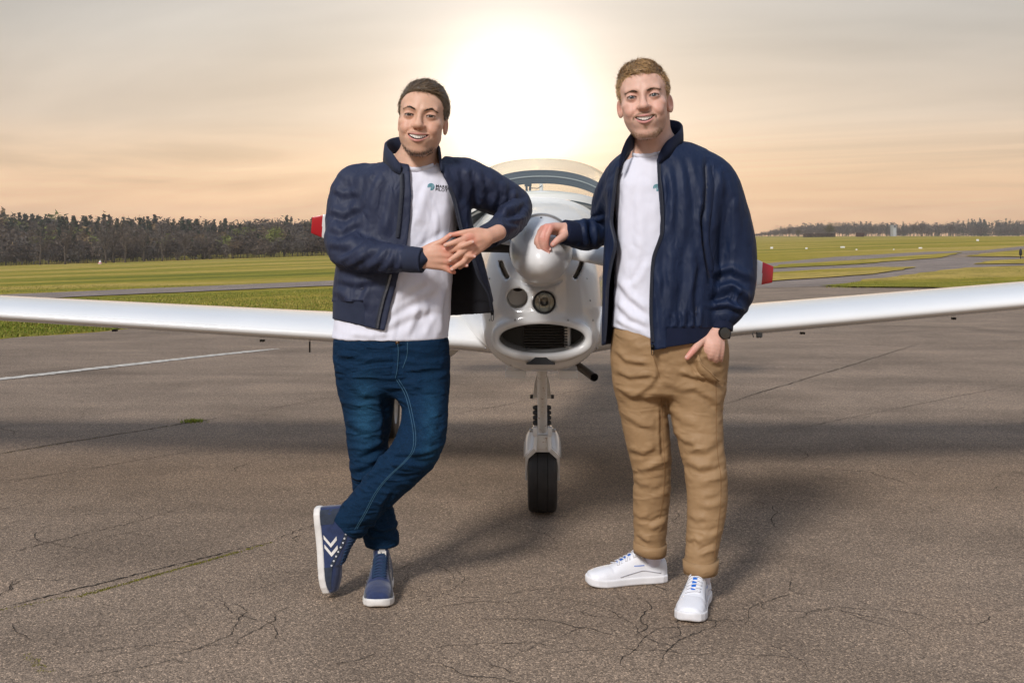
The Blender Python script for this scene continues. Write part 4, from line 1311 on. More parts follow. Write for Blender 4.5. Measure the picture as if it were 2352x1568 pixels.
# fork and fender
mb = MB()
wc = PF(3, 0, 5.04) * (1, 1, 0) + np.array((0, 0, .180))
fs = []
for s in (-1, 1):
    mb = MB()
    pts = [(s * .022, -.172, .192), (s * .036, -.172, .192), (s * .040, -.186, .135), (s * .074, -.168, .098), (s * .077, -.05, -.03), (s * .064, -.045, -.03), (s * .060, -.160, .085), (s * .024, -.184, .122)]
    V = [wc + np.array(q) for q in pts] + [wc + np.array((q[0], q[1] + .045, q[2])) for q in pts]
    n = 8
    mb.add(V, [tuple(range(n)), tuple(range(n, 2 * n))[::-1]] + [(k, (k + 1) % n, n + (k + 1) % n, n + k) for k in range(n)])
    o = pmb(mb, 'fork_arm', M_PLANE, NGR, smooth=False, bevel=.003)
    bm_ = bmesh.new(); bm_.from_mesh(o.data); bmesh.ops.recalc_face_normals(bm_, faces=bm_.faces); bm_.to_mesh(o.data); bm_.free()
    mb = MB(); mb.box(wc + (s * .022 if s > 0 else -.042, -.178, .185), wc + (.042 if s > 0 else -.022, -.115, .222)); pmb(mb, 'fork_lug', M_PLANE, NGR, bevel=.003)
    mb = MB(); mb.tube([wc + (s * .042, -.148, .206), wc + (s * .056, -.148, .206)], .008, 8); pmb(mb, 'bolt', M_STEEL, NGR)
mb = MB(); mb.box(wc + (-.030, -.168, .125), wc + (.030, -.135, .186)); pmb(mb, 'fork_bridge', M_STRUT, NGR, bevel=.003)
V = []; na = 18; nx = 13
for i in range(na):
    a = math.radians(36 + i * (125) / (na - 1))
    for k in range(nx):
        t = -1 + 2 * k / (nx - 1); x = .082 * np.sign(t) * abs(t) ** .8; rr = .197 - .060 * abs(t) ** 3.2
        V.append(wc + np.array((x, -math.cos(a) * rr, math.sin(a) * rr)))
F = [(i * nx + k, i * nx + k + 1, (i + 1) * nx + k + 1, (i + 1) * nx + k) for i in range(na - 1) for k in range(nx - 1)]
o = pobj('fender', V, F, M_PLANE, NGR); md = o.modifiers.new('s', 'SOLIDIFY'); md.thickness = .004


def wheel(c, R, w, name, parent=None, spat=False):
    mb = MB(); prof = [(R * .52, w * .5)]
    for t in np.linspace(0, 1, 5): prof.append((R * (.58 + .30 * t), w * (.52 + .02 * math.sin(t * 3.1))))
    prof += [(R * .94, w * .49), (R * .975, w * .42), (R * .985, w * .34), (R * .99, w * .20), (R * .978, w * .185), (R * .99, w * .17), (R * .995, w * .10)]
    prof = prof + [(r, -h) for r, h in prof[::-1]]
    mb.lathe(prof, 48, c, (1, 0, 0)); t = pmb(mb, name, mat('tyre_rubber', (.022, .021, .021), .55, noise=.3, nscale=20), parent, autosmooth=40)
    mb = MB(); mb.lathe([(0.0, w * .36), (R * .2, w * .38), (R * .3, w * .3), (R * .5, w * .34), (R * .55, w * .5), (R * .55, -w * .5), (R * .5, -w * .34), (0, -w * .36)], 32, c, (1, 0, 0)); pmb(mb, 'rim', M_PLANE, t, autosmooth=40)
    return t


wheel(wc, .180, .120, 'nose_wheel')
for s, x in ((-1, -.94), (1, .96)):
    c = np.array((x, 6.85, .185)); mw = wheel(c, .185, .13, 'main_wheel')
    mb = MB(); mb.tube([(s * .38, 6.5, .68), (s * .62, 6.65, .47), c + (-s * .10, 0, .02)], [.05, .035, .025], 14, flat=.45); pmb(mb, 'gear_leg', M_PLANE)

# ------------------------------------------------------------------ people: shared tools
def to_uv(p):
    return CU + FPX * p[:, 0] / p[:, 1], HV - FPX * (p[:, 2] - EYE) / p[:, 1]


class Comp:
    """a piece of an implicit body, evaluated only near its own box"""
    def __init__(s, f, lo, hi, k=0.02): s.f = f; s.lo = np.asarray(lo, np.float32); s.hi = np.asarray(hi, np.float32); s.k = k


def union(comps):
    def f(p):
        d = None
        for c in comps:
            q = np.maximum(np.maximum(c.lo - p, p - c.hi), 0)
            db = np.sqrt((q * q).sum(1))
            m = db < 0.05
            v = db + 0.02
            if m.any(): v = v.copy(); v[m] = c.f(p[m])
            d = v if d is None else smin(d, v, c.k)
        return d
    return f


def tube_comp(ctrl, n=4, ax=(0, 1, 0), k=0.02):
    t = Tube(ctrl, n, ax); return Comp(t, t.lo - .01, t.hi + .01, k)


def limb(pts):
    """[(u, v, y, r in layout units)] -> control rows with metric radii"""
    return [np.concatenate((P(u, v, y), [r * y / FPX])) for u, v, y, r in pts]


def limb2(pts):
    return [np.concatenate((P(u, v, y), [r * y / FPX, r2])) for u, v, y, r, r2 in pts]


class Loft:
    """trunk-like volume: rows (v, y centre, u left, u right, half depth, exponent)"""
    def __init__(s, rows):
        r = np.array(rows, float)
        y = r[:, 1]
        s.z = (EYE - (r[:, 0] - HV) * y / FPX)[::-1]
        s.cx = ((r[:, 2] + r[:, 3]) / 2 - CU)[::-1] * y[::-1] / FPX
        s.a = ((r[:, 3] - r[:, 2]) / 2)[::-1] * y[::-1] / FPX
        s.y = y[::-1]; s.b = r[::-1, 4]; s.n = r[::-1, 5]
        zz = np.linspace(s.z[0], s.z[-1], 60)
        from_ = lambda q: np.interp(zz, s.z, q)
        ker = np.array((1, 2, 3, 2, 1)) / 9.0
        sm = lambda q: np.convolve(np.pad(from_(q), 2, mode='edge'), ker, 'valid')
        s.zz = zz; s.t = [sm(q) for q in (s.cx, s.a, s.y, s.b, s.n)]
        s.lo = np.array(((s.cx - s.a).min(), (s.y - s.b).min(), s.z[0])); s.hi = np.array(((s.cx + s.a).max(), (s.y + s.b).max(), s.z[-1]))

    def __call__(s, p, grow=0.0, cap=True):
        z = p[:, 2]
        cx, a, yc, b, n = [np.interp(z, s.zz, q).astype(np.float32) for q in s.t]
        a = a + grow; b = b + grow
        qx = np.abs(p[:, 0] - cx); qy = np.abs(p[:, 1] - yc)
        k = np.power(np.power(qx / a, n) + np.power(qy / b, n) + 1e-9, 1 / n)
        g = np.sqrt((qx / (a * a)) ** 2 + (qy / (b * b)) ** 2) + 1e-4
        d = k * (k - 1) / g * np.clip(.55 + .45 * k, .5, 1.0)
        d = np.maximum(d, (k - 1) * np.minimum(a, b)) if False else d
        if cap:
            cz = np.maximum(s.zz[0] - z, z - s.zz[-1] - grow)
            d = smax(d, cz, 0.03)
        return d


def polydist(u, v, line):
    """distance to a layout polyline, with position 0..1 along it and signed side"""
    L_ = np.asarray(line, float); best = np.full(len(u), 1e9); T_ = np.zeros(len(u)); sg = np.zeros(len(u))
    n = len(L_) - 1
    for i in range(n):
        a, b = L_[i], L_[i + 1]; d = b - a; pu, pv = u - a[0], v - a[1]
        t = np.clip((pu * d[0] + pv * d[1]) / (d @ d + 1e-9), 0, 1)
        ex, ey = pu - t * d[0], pv - t * d[1]; q = np.sqrt(ex * ex + ey * ey); m = q < best
        best = np.where(m, q, best); T_ = np.where(m, (i + t) / n, T_); sg = np.where(m, np.sign(d[0] * pv - d[1] * pu), sg)
    return best, T_, sg


def creases(V, lst):
    """cloth folds: (polyline, width, height); height>0 raises a ridge, <0 a valley; width in layout units"""
    u, v = to_uv(V); d = np.zeros(len(V))
    for line, w, h in lst:
        L_ = np.asarray(line, float)
        m = (u > L_[:, 0].min() - 3 * w) & (u < L_[:, 0].max() + 3 * w) & (v > L_[:, 1].min() - 3 * w) & (v < L_[:, 1].max() + 3 * w)
        if not m.any(): continue
        q, t, sg = polydist(u[m], v[m], line)
        fade = np.clip(np.minimum(t, 1 - t) * 5 + .15, 0, 1)
        x = q / w * sg
        d[m] += h * fade * (np.exp(-x * x) - 0.75 * np.exp(-((x - 1.35) / .75) ** 2))
    return d


def ridged(p):
    """soft ridges between sharp valleys, two sizes"""
    n = noise3(p); m = noise3(p * 2.1 + 7.3)
    return np.sqrt(n * n + 0.0006) * 2.2 - .55 + .45 * (np.sqrt(m * m + 0.0006) * 2.2 - .5)


def cloth_obj(name, f, lo, hi, h, material, parent, disp=None, smooth_it=0, cut=None, lip=1.8, newton=1):
    V, Q, N_ = sdf_mesh(f, lo, hi, h, lip=lip, newton=newton)
    if disp is not None:
        V = V + (N_ * disp(V, N_)[:, None]).astype(np.float32)
    if cut is not None:
        k = ~cut(V)[Q].any(1); Q = Q[k]
    used = np.zeros(len(V), bool); used[Q.ravel()] = True
    mp = np.cumsum(used) - 1
    me = mesh(name, V[used], mp[Q])
    return obj(name, me, material, parent)


def vcol(me, C):
    ca = me.color_attributes.new('Col', 'FLOAT_COLOR', 'POINT')
    ca.data.foreach_set('color', np.hstack((C, np.ones((len(C), 1)))).astype(np.float32).ravel())


def ribbon(pts, half, nrm, lift=0.0):
    """flat strip along pts; half = half width, nrm = facing direction"""
    pts = np.asarray(pts, float); n = len(pts)
    t = np.gradient(pts, axis=0); t /= np.linalg.norm(t, axis=1, keepdims=True) + 1e-9
    nn = np.broadcast_to(np.asarray(nrm, float), pts.shape)
    s = np.cross(t, nn); s /= np.linalg.norm(s, axis=1, keepdims=True) + 1e-9
    hw = np.asarray(half) if hasattr(half, '__len__') else np.full(n, half)
    V = np.empty((n, 2, 3)); V[:, 0] = pts - s * hw[:, None] + nn * lift; V[:, 1] = pts + s * hw[:, None] + nn * lift
    return V.reshape(-1, 3), [(2 * i, 2 * i + 1, 2 * i + 3, 2 * i + 2) for i in range(n - 1)]


# ------------------------------------------------------------------ heads
class Head:
    """face modelled in millimetres: x to the picture's right, -y out of the face, z up, origin between the eyes inside the skull"""
    def __init__(s, centre, yaw, pitch, roll, scale, opt):
        s.c = np.asarray(centre, float); s.k = scale * 0.001; s.o = opt
        s.R = np.array(Matrix.Rotation(yaw, 3, 'Z') @ Matrix.Rotation(pitch, 3, 'X') @ Matrix.Rotation(roll, 3, 'Y'), dtype=float)
        s.lo = s.c - 0.19 * scale; s.hi = s.c + 0.17 * scale

    def loc(s, p): return ((p - s.c) @ s.R / s.k).astype(np.float32)

    def wld(s, q): return np.asarray(q, float) @ s.R.T * s.k + s.c

    def lipcurve(s, x):
        w = s.o['mouth_w']; t = np.clip(np.abs(x) / w, 0, 1)
        zc = s.o['mouth_z'] + s.o.get('smile', 5.5) * t * t
        ho = s.o['mouth_h'] * np.power(np.maximum(1 - t * t, 0), 0.75)
        return zc, ho

    def face_y(s, x):      # front of the dental arch / lips
        return s.o['arch_y'] + 0.019 * x * x

    def sdf(s, q):
        o = s.o; a = np.stack((np.abs(q[:, 0]), q[:, 1], q[:, 2]), 1)
        x, y, z = q[:, 0], q[:, 1], q[:, 2]; ax_ = a[:, 0]
        d = d_ell(q, (0, 12, 22), (72, 94, 79))
        d = smin(d, d_ell(q, (0, -30, 34), (61, 56, 52)), 18)
        d = smin(d, d_ell(q, (0, -27, -30), (o['face_w'], 60, 66)), 20)
        d = smin(d, d_ell(a, (41, -57, -22), (23, 23, 17)), 14)
        d = smin(d, d_ell(q, (0, -28, -74), (o['jaw_w'], 54, 40)), 22)
        d = smin(d, d_cap(a, (o['jaw_w'] - 7, -2, -60), (20, -64, o['chin_z'] + 15), 15, 13), 20)
        d = smin(d, d_ell(q, (0, -72, o['chin_z'] + 16), (25, 19, 17)), 14)
        d = smin(d, d_ell(q, (0, -76, -68), (35, 25, 27)), 16)
        d = smin(d, d_ell(a, (41, -42, -52), (18, 28, 25)), 18)
        d = smin(d, d_ell(a, (37, -72, -41), (17, 15, 15)), 12)                 # smiling cheeks
        d = smin(d, d_cap(a, (12, -82, 17), (43, -73, 19), 8, 6), 18)
        # nose
        nz_ = smin(d_cap(q, (0, -82, 10), (0, o['nose_y'], -26), 8.5, 10.0), d_ell(q, (0, o['nose_y'] - 2.5, -31), (13, 11, 9.0)), 9)
        nz_ = smin(nz_, d_ell(a, (13.5, -93, -34), (8, 11, 7)), 8)
        d = smin(d, nz_, 11)
        d = smax(d, -d_ell(a, (7.5, o['nose_y'] + 8, -41.5), (3.4, 5, 3)), 3)
        # folds from nose to mouth corners
        d = smax(d, -d_cap(a, (20, -95, -38), (38, -85, -60), 2.0, 1.6), 10)
        # eye sockets, lids
        d = smax(d, -d_ell(a, (31, -100, 1), (20, 21, 13)), 14)
        d = smin(d, d_ell(a, (32, -71, -1), (17, 16.5, 14.5)), 5)
        ex = ax_ - 32
        op = np.abs(z + 1 - 0.8 * (1 - (ex / 15) ** 2)) - o['eye_h'] * np.maximum(1 - (ex / 14.5) ** 2, -2)
        d = smax(d, -np.maximum(op, y + 72), 1.6)
        # mouth: lips then the opening
        zc, ho = s.lipcurve(x); w = o['mouth_w']; fy = s.face_y(x)
        t = np.clip(ax_ / w, 0, 1)
        m = ax_ < w + 8
        up = np.sqrt((y - fy + 1.0) ** 2 + (z - zc - ho - 2.2) ** 2 + np.maximum(ax_ - w, 0) ** 2) - (3.9 - 2.2 * t * t)
        lw = np.sqrt((y - fy + 1.0) ** 2 + (z - zc + ho + 3.2) ** 2 + np.maximum(ax_ - w, 0) ** 2) - (5.0 - 3.4 * t * t)
        d = smin(d, up, 5); d = smin(d, lw, 5)
        opn = np.maximum(np.abs(z - zc) - ho, np.maximum(ax_ - w, y + 62))
        d = smax(d, -opn, 2.0)
        # ears
        e = a - np.array((72 + o.get('ear_out', 0), 14, -20), np.float32)
        ta = o.get('ear_t', .40); ca, sa = math.cos(ta), math.sin(ta)
        ez = np.stack((e[:, 0] * ca - e[:, 1] * sa, e[:, 0] * sa + e[:, 1] * ca, e[:, 2]), 1)
        ear = d_ell(ez, (0, 3, 0), (4.5, 15, o['ear_h'])); ear = smin(ear, d_ell(ez, (0, -4, -15), (4.5, 8, 10)), 6)
        ear = smax(ear, -d_ell(ez, (5.5, 0, 2), (5.0, 8.5, 15)), 3)
        d = smin(d, ear, 6)
        return d

    def f(s, p): return s.sdf(s.loc(p)) * np.float32(s.k)

    def comp(s): return Comp(s.f, s.lo, s.hi, 0.03)

    def colours(s, V, skin, lip, beard, masks):
        q = s.loc(V); x, y, z = q[:, 0], q[:, 1], q[:, 2]; ax_ = np.abs(x)
        inh = ((np.abs(q[:, 0]) < 90) & (z > -135) & (z < 110))
        C = np.tile(np.asarray(skin), (len(V), 1))
        g = lambda cx, cy, cz, r: np.exp(-(((ax_ - cx) ** 2 + (y - cy) ** 2 + (z - cz) ** 2) / r ** 2))
        red = (0.55 * g(40, -78, -35, 22) + 0.5 * g(0, s.o['nose_y'], -33, 16) + 0.8 * g(78, 18, -18, 24) + .25 * g(0, -90, -105, 18)) * inh
        C = C * (1 - red[:, None] * np.array((0.03, 0.26, 0.26)))
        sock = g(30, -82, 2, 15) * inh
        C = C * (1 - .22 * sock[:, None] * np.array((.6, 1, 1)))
        zc, ho = s.lipcurve(x)
        w = s.o['mouth_w']; t = np.clip(ax_ / w, 0, 1)
        up = (z > zc) & (z < zc + ho + 5.4 - 3.5 * t * t) & (ax_ < w + 1) & (y < -68) & inh
        lo = (z <= zc) & (z > zc - ho - 8.0 + 5.2 * t * t) & (ax_ < w) & (y < -68) & inh
        C[up | lo] = np.asarray(lip)
        deep = (np.abs(z - zc) < ho - .5) & (ax_ < w - 1) & (y > s.face_y(x) + 4) & (y < -40) & inh
        C[deep] = np.array((.10, .02, .02))
        n_ = .5 + .5 * np.clip(noise3(q * .55) * 2.2, -1, 1)
        for fn, k in masks:
            m = np.clip(fn(q), 0, 1) * inh * k * (.55 + .75 * n_)
            C = C * (1 - m[:, None]) + m[:, None] * np.asarray(beard)
        for sx, line in s.o.get('brow', {}).items():
            L_ = [(p_[0] * sx, p_[2]) for p_ in line]
            bd, bt, _s = polydist(x, z, L_)
            m = np.exp(-(bd / (2.4 - 1.2 * bt)) ** 2) * (y < -55) * inh * .62
            C = C * (1 - m[:, None]) + m[:, None] * np.asarray(s.o['brow_col'])
        op_lid = (np.abs(z + 1) < s.o['eye_h'] + 1.6) & (np.abs(ax_ - 32) < 15) & (y < -80) & inh
        C[op_lid] *= .6
        return C


M_SKIN = mat('skin', (.5, .3, .2), .48, attr='Col', noise=.05, nscale=60, bump=.12, bscale=500, sss=.12, spec=.4)
M_EYEW = mat('eye_white', (.62, .58, .55), .15)
M_TOOTH = mat('tooth_enamel', (.80, .77, .70), .2)


def strands(name, roots, dirs, lens, width, col, parent, grav=0.3, curl=0.12, nseg=3, seed=1, material=None, shell=None, off=.003):
    """hair: slim tapering ribbons"""
    r_ = np.random.RandomState(seed); n = len(roots)
    d = dirs / (np.linalg.norm(dirs, axis=1, keepdims=True) + 1e-9)
    pts = [roots]; cur = d.copy(); fly = np.where(r_.rand(n) < .16, r_.uniform(1.5, 4.0, n), r_.uniform(.5, 1.2, n))
    for i in range(nseg):
        cur = cur + r_.normal(0, curl, (n, 3)) + np.array((0, 0, -grav)) / nseg
        cur /= np.linalg.norm(cur, axis=1, keepdims=True)
        nx_ = pts[-1] + cur * (lens / nseg)[:, None]
        if shell is not None:                 # lie along the head instead of standing away from it
            for _ in range(2):
                p_ = nx_.astype(np.float32); d0 = shell(p_); e_ = np.float32(.001)
                g_ = np.stack([shell(p_ + np.eye(3, dtype=np.float32)[k] * e_) - d0 for k in range(3)], 1) / e_
                g_ /= np.linalg.norm(g_, axis=1, keepdims=True) + 1e-6
                nx_ = nx_ - g_ * (np.maximum(d0 - off * fly * (.4 + .8 * (i + 1) / nseg), 0) + np.minimum(d0 - .0004, 0))[:, None]
            cur = nx_ - pts[-1]; cur /= np.linalg.norm(cur, axis=1, keepdims=True) + 1e-9
        pts.append(nx_)
    side = np.cross(d, r_.normal(size=(n, 3))); side /= np.linalg.norm(side, axis=1, keepdims=True) + 1e-9
    V = np.empty((n, nseg + 1, 2, 3))
    for i in range(nseg + 1):
        w = width * (1 - .75 * i / nseg) / 2
        V[:, i, 0] = pts[i] - side * w; V[:, i, 1] = pts[i] + side * w
    V = V.reshape(-1, 3); st = 2 * (nseg + 1)
    F = []
    base = np.arange(n) * st
    for i in range(nseg):
        F.append(np.stack((base + 2 * i, base + 2 * i + 1, base + 2 * i + 3, base + 2 * i + 2), 1))
    me = mesh(name, V, np.concatenate(F), smooth=True)
    vcol(me, np.repeat(col, st, 0))
    return obj(name, me, material or M_HAIR, parent)


M_HAIR = mat('hair', (.1, .06, .03), .45, attr='Col', spec=.5)


def sample_surface(V, Q, n, seed, wt=None):
    r_ = np.random.RandomState(seed)
    a, b, c, d = [V[Q[:, k]] for k in range(4)]
    ar = np.linalg.norm(np.cross(c - a, d - b), axis=1)
    if wt is not None: ar = ar * wt
    i = r_.choice(len(Q), n, p=ar / ar.sum())
    u, v = r_.rand(n, 1), r_.rand(n, 1)
    return a[i] * (1 - u) * (1 - v) + b[i] * u * (1 - v) + c[i] * u * v + d[i] * (1 - u) * v, i


def add_face_parts(H, person, iris, brow_col, brow_pts, seed):
    o = H.o
    for sx in (-1, 1):
        c = np.array((32 * sx, -70, -1.0))
        mb = MB(); ey = H.wld(c); fwd = H.wld(c + np.array((-1.5 * sx * 0, -1, -.0))) - ey; fwd /= np.linalg.norm(fwd)
        look = fwd * .6 + np.array((-ey[0], -ey[1], EYE - ey[2])) / np.linalg.norm(ey) * .4; look /= np.linalg.norm(look)
        r = 13.2 * H.k
        mb.lathe([(r * math.sin(t), r * math.cos(t)) for t in np.linspace(0.001, math.pi - .001, 18)][::1], 24, ey, look)
        e_ = mb.build('eye', M_EYEW, person)
        mb = MB(); mb.lathe([(r * math.sin(t), r * math.cos(t) * 1.012) for t in np.linspace(.17, .50, 6)], 24, ey, look); mb.build('iris', mat('iris_%s' % o['name'], iris, .1, coat=1), e_)
        mb = MB(); mb.lathe([(r * math.sin(t), r * math.cos(t) * 1.015) for t in np.linspace(.001, .19, 4)], 16, ey, look); mb.build('pupil', mat('pupil', (.004, .004, .004), .05, coat=1), e_)
        ex = np.linspace(-14, 14, 13); lz = -1 + .8 * (1 - (ex / 15) ** 2) + o['eye_h'] * (1 - (ex / 14.5) ** 2)
        lp_ = [((32 + e1) * sx, -71 - math.sqrt(max(16.9 ** 2 - e1 * e1 * .95 - (z1 + 1) ** 2, 1)), z1 + .3) for e1, z1 in zip(ex, lz)]
        mb = MB(); mb.tube([H.wld(q) for q in lp_], [H.k * (.25 + .7 * math.sin(math.pi * (i + .6) / 13.6)) for i in range(13)], 6); mb.build('eyelash', mat('lash', (.012, .008, .006), .8), person)
        # brows: short hairs along an arch
        r_ = np.random.RandomState(seed + sx); n = 150
        bp = catmull(np.array([(q[0] * sx, q[1], q[2]) for q in brow_pts[sx]], float), 10)
        t = r_.rand(n) * (len(bp) - 1); i = t.astype(int); i = np.minimum(i, len(bp) - 2); fr = (t - i)[:, None]
        root = bp[i] * (1 - fr) + bp[i + 1] * fr; tg = bp[i + 1] - bp[i]
        th_ = (1 - np.abs(t / (len(bp) - 1) - .35) * .9)
        root = root + np.stack((np.zeros(n), np.zeros(n), r_.normal(0, 1.5, n) * th_), 1)
        W_ = H.wld(root); hit = W_
        # settle roots on the skin
        for _ in range(4):
            dd = H.f(hit.astype(np.float32)); hit = hit + (fwd * -1)[None] * (dd[:, None] * .9) * 1.0
        dr = (H.wld(root + tg / np.linalg.norm(tg, axis=1, keepdims=True) + np.array((0, -.02, .22))) - W_)
        strands('eyebrow', hit + fwd * .0004, dr, np.full(n, 6.5 * H.k), 1.1 * H.k, np.asarray(brow_col) * r_.uniform(.6, 1.3, (n, 1)), person, 0.0, .08, 2, seed + 5)
    # teeth: the upper row seen in the smile
    n = 10; w = o['mouth_w'] * .80; xs_ = np.linspace(-w, w, n + 1); mb = MB()
    te = bpy.data.objects.new('teeth', None)
    mb2 = MB()
    for i in range(n):
        xa, xb = xs_[i] + .10, xs_[i + 1] - .10; xm = (xa + xb) / 2
        zc, ho = H.lipcurve(np.array([xm])); zt = zc[0] + ho[0] + 2; zb = zc[0] - ho[0] * .45 - (.8 if abs(xm) < 9 else 0) + (abs(xm) / w) * .8
        yf = H.face_y(np.array([xm]))[0] + 2.6
        ya, yb = H.face_y(np.array([xa]))[0] + 3.0, H.face_y(np.array([xb]))[0] + 3.0
        V = [(xa, ya + 1, zt), (xm, yf, zt), (xb, yb + 1, zt), (xa, ya, (zt + zb) / 2), (xm, yf - .5, (zt + zb) / 2), (xb, yb, (zt + zb) / 2), (xa + .5, ya + .6, zb + .4), (xm, yf, zb), (xb - .5, yb + .6, zb + .4)]
        mb2.add([H.wld(q) for q in V], [(0, 1, 4, 3), (1, 2, 5, 4), (3, 4, 7, 6), (4, 5, 8, 7)])
    t_ = mb2.build('teeth', M_TOOTH, person); t_['kind'] = 'stuff'
    V = []
    for x in np.linspace(-o['mouth_w'], o['mouth_w'], 13):
        for z in (-16, 16): V.append(H.wld((x, H.face_y(np.array([x]))[0] + 13, o['mouth_z'] + z)))
    mb = MB(); mb.add(V, [(2 * i, 2 * i + 1, 2 * i + 3, 2 * i + 2) for i in range(12)]); mb.build('mouth_lining', mat('mouth_lining', (.045, .010, .010), .6), person)


def hair_cap(H, person, name, hairline, rad, col, seed, thick):
    """scalp hair: a solid cap below, combed strands above"""
    hl_y, hl_z = zip(*hairline)

    def fh(p):
        q = H.loc(p)
        d = d_ell(q, (0, 13, 24), rad)
        d = smin(d, d_ell(q, (thick['dx'], thick['dy'], 62), (thick['rx'], thick['ry'], thick['rz'])), 20)
        hz = np.interp(q[:, 1], hl_y, hl_z) + thick.get('skew', 0) * q[:, 0]
        hz = hz + 3.5 * noise3(q * .09)
        up_ = q[:, 2] - hz
        d = d + thick.get('taper', 6.5) * np.exp(-np.maximum(up_, 0) / 9.0)
        d = smax(d, -up_, 4)
        d = d + 1.6 * noise3(q * np.array((.16, .07, .16), np.float32)) 
        return d * np.float32(H.k)
    V, Q, N_ = sdf_mesh(fh, H.lo, H.hi, .0035, lip=1.6)
    me = mesh(name, V, Q); vcol(me, np.asarray(col) * .55 * (1 + .5 * noise3(H.loc(V) * np.array((.5, .1, .3)))[:, None]))
    cap = obj(name, me, M_HAIR, person)
    return cap, V, Q, N_, fh

# ------------------------------------------------------------------ the man on the left
def navy_mat(name, c, quilt=False):
    m = mat(name, c, .58, spec=.32, noise=.12, nscale=9, bump=.08, bscale=900, bdist=.001, wr=(((44, 38, 20), (0, 62, 0), .5, .005), ((16, 14, 6), (0, 25, 0), .55, .013), ((24, 20, 10), (0, -40, 0), .5, .010)))
    if quilt:
        N, L = m.node_tree.nodes, m.node_tree.links
        b = N['Principled BSDF']; t = N.new('ShaderNodeTexCoord')
        hs = []
        for ang_ in (38, -38):
            mp = N.new('ShaderNodeMapping'); mp.inputs['Rotation'].default_value = (0, math.radians(ang_), 0); L.new(t.outputs['Object'], mp.inputs['Vector'])
            wv = N.new('ShaderNodeTexWave'); wv.wave_type = 'BANDS'; wv.bands_direction = 'X'; wv.wave_profile = 'SIN'; wv.inputs['Scale'].default_value = 2.35; wv.inputs['Distortion'].default_value = .35; wv.inputs['Detail'].default_value = 1
            L.new(mp.outputs[0], wv.inputs['Vector']); pw = N.new('ShaderNodeMath'); pw.operation = 'POWER'; pw.inputs[1].default_value = .25; L.new(wv.outputs['Fac'], pw.inputs[0]); hs.append(pw.outputs[0])
        mn = N.new('ShaderNodeMath'); mn.operation = 'MINIMUM'; L.new(hs[0], mn.inputs[0]); L.new(hs[1], mn.inputs[1])
        bp_out = b.inputs['Normal'].links[0].from_socket
        b2 = N.new('ShaderNodeBump'); b2.inputs['Strength'].default_value = .35; b2.inputs['Distance'].default_value = .004
        L.new(mn.outputs[0], b2.inputs['Height']); L.new(bp_out, b2.inputs['Normal']); L.new(b2.outputs[0], b.inputs['Normal'])
    return m


def rib_mat(name, c, freq=900):
    m = mat(name, c, .8, spec=.2, sheen=.05, noise=.1, nscale=30, bump=.25, bscale=500)
    return m


M_NAVY1 = navy_mat('slate_navy_nylon', (.020, .026, .054), True)
M_RIB1 = rib_mat('slate_navy_rib', (.022, .028, .052))
M_LIN = mat('black_lining', (.006, .006, .009), .7)
M_TEE = mat('white_cotton', (.70, .70, .78), .9, spec=.15, bump=.06, bscale=900, bdist=.001, wr=(((30, 26, 12), (0, 50, 0), .35, .004), ((11, 10, 4), (0, 35, 0), .6, .014), ((18, 15, 6), (0, -30, 0), .45, .010)))
M_ZIP = mat('zip_tape', (.012, .016, .03), .6)
M_ZIPT = mat('zip_teeth', (.05, .06, .09), .35, metal=.5)
M_ZIPS = mat('bright_zip_teeth', (.20, .22, .26), .3, metal=.8)

# --- head
_eye = P(967, 265, 3.80)
BR1 = {-1: [(13, -90, 15), (24, -92, 20), (36, -86, 22), (49, -74, 16)], 1: [(14, -90, 14), (25, -92, 19), (37, -86, 20), (50, -74, 13)]}
H1 = Head(_eye + np.array((0, .080, 0)), math.radians(-2), math.radians(1), math.radians(5), 1.13,
          dict(name='one', mouth_w=30.5, mouth_z=-65, mouth_h=6.8, smile=8, arch_y=-101, face_w=63, jaw_w=50, chin_z=-119, nose_y=-102, eye_h=3.4, ear_h=25, brow=BR1, brow_col=(.075, .045, .03), ear_t=.25, ear_out=-2))


def hc(cx, cy, y, r):      # measured on an enlarged view of the clasped hands
    return ((1030 + cx / 9.224) / 1.0884, (540 + cy / 9.224) / 1.0884, y, r / 9.224 / 1.0884)


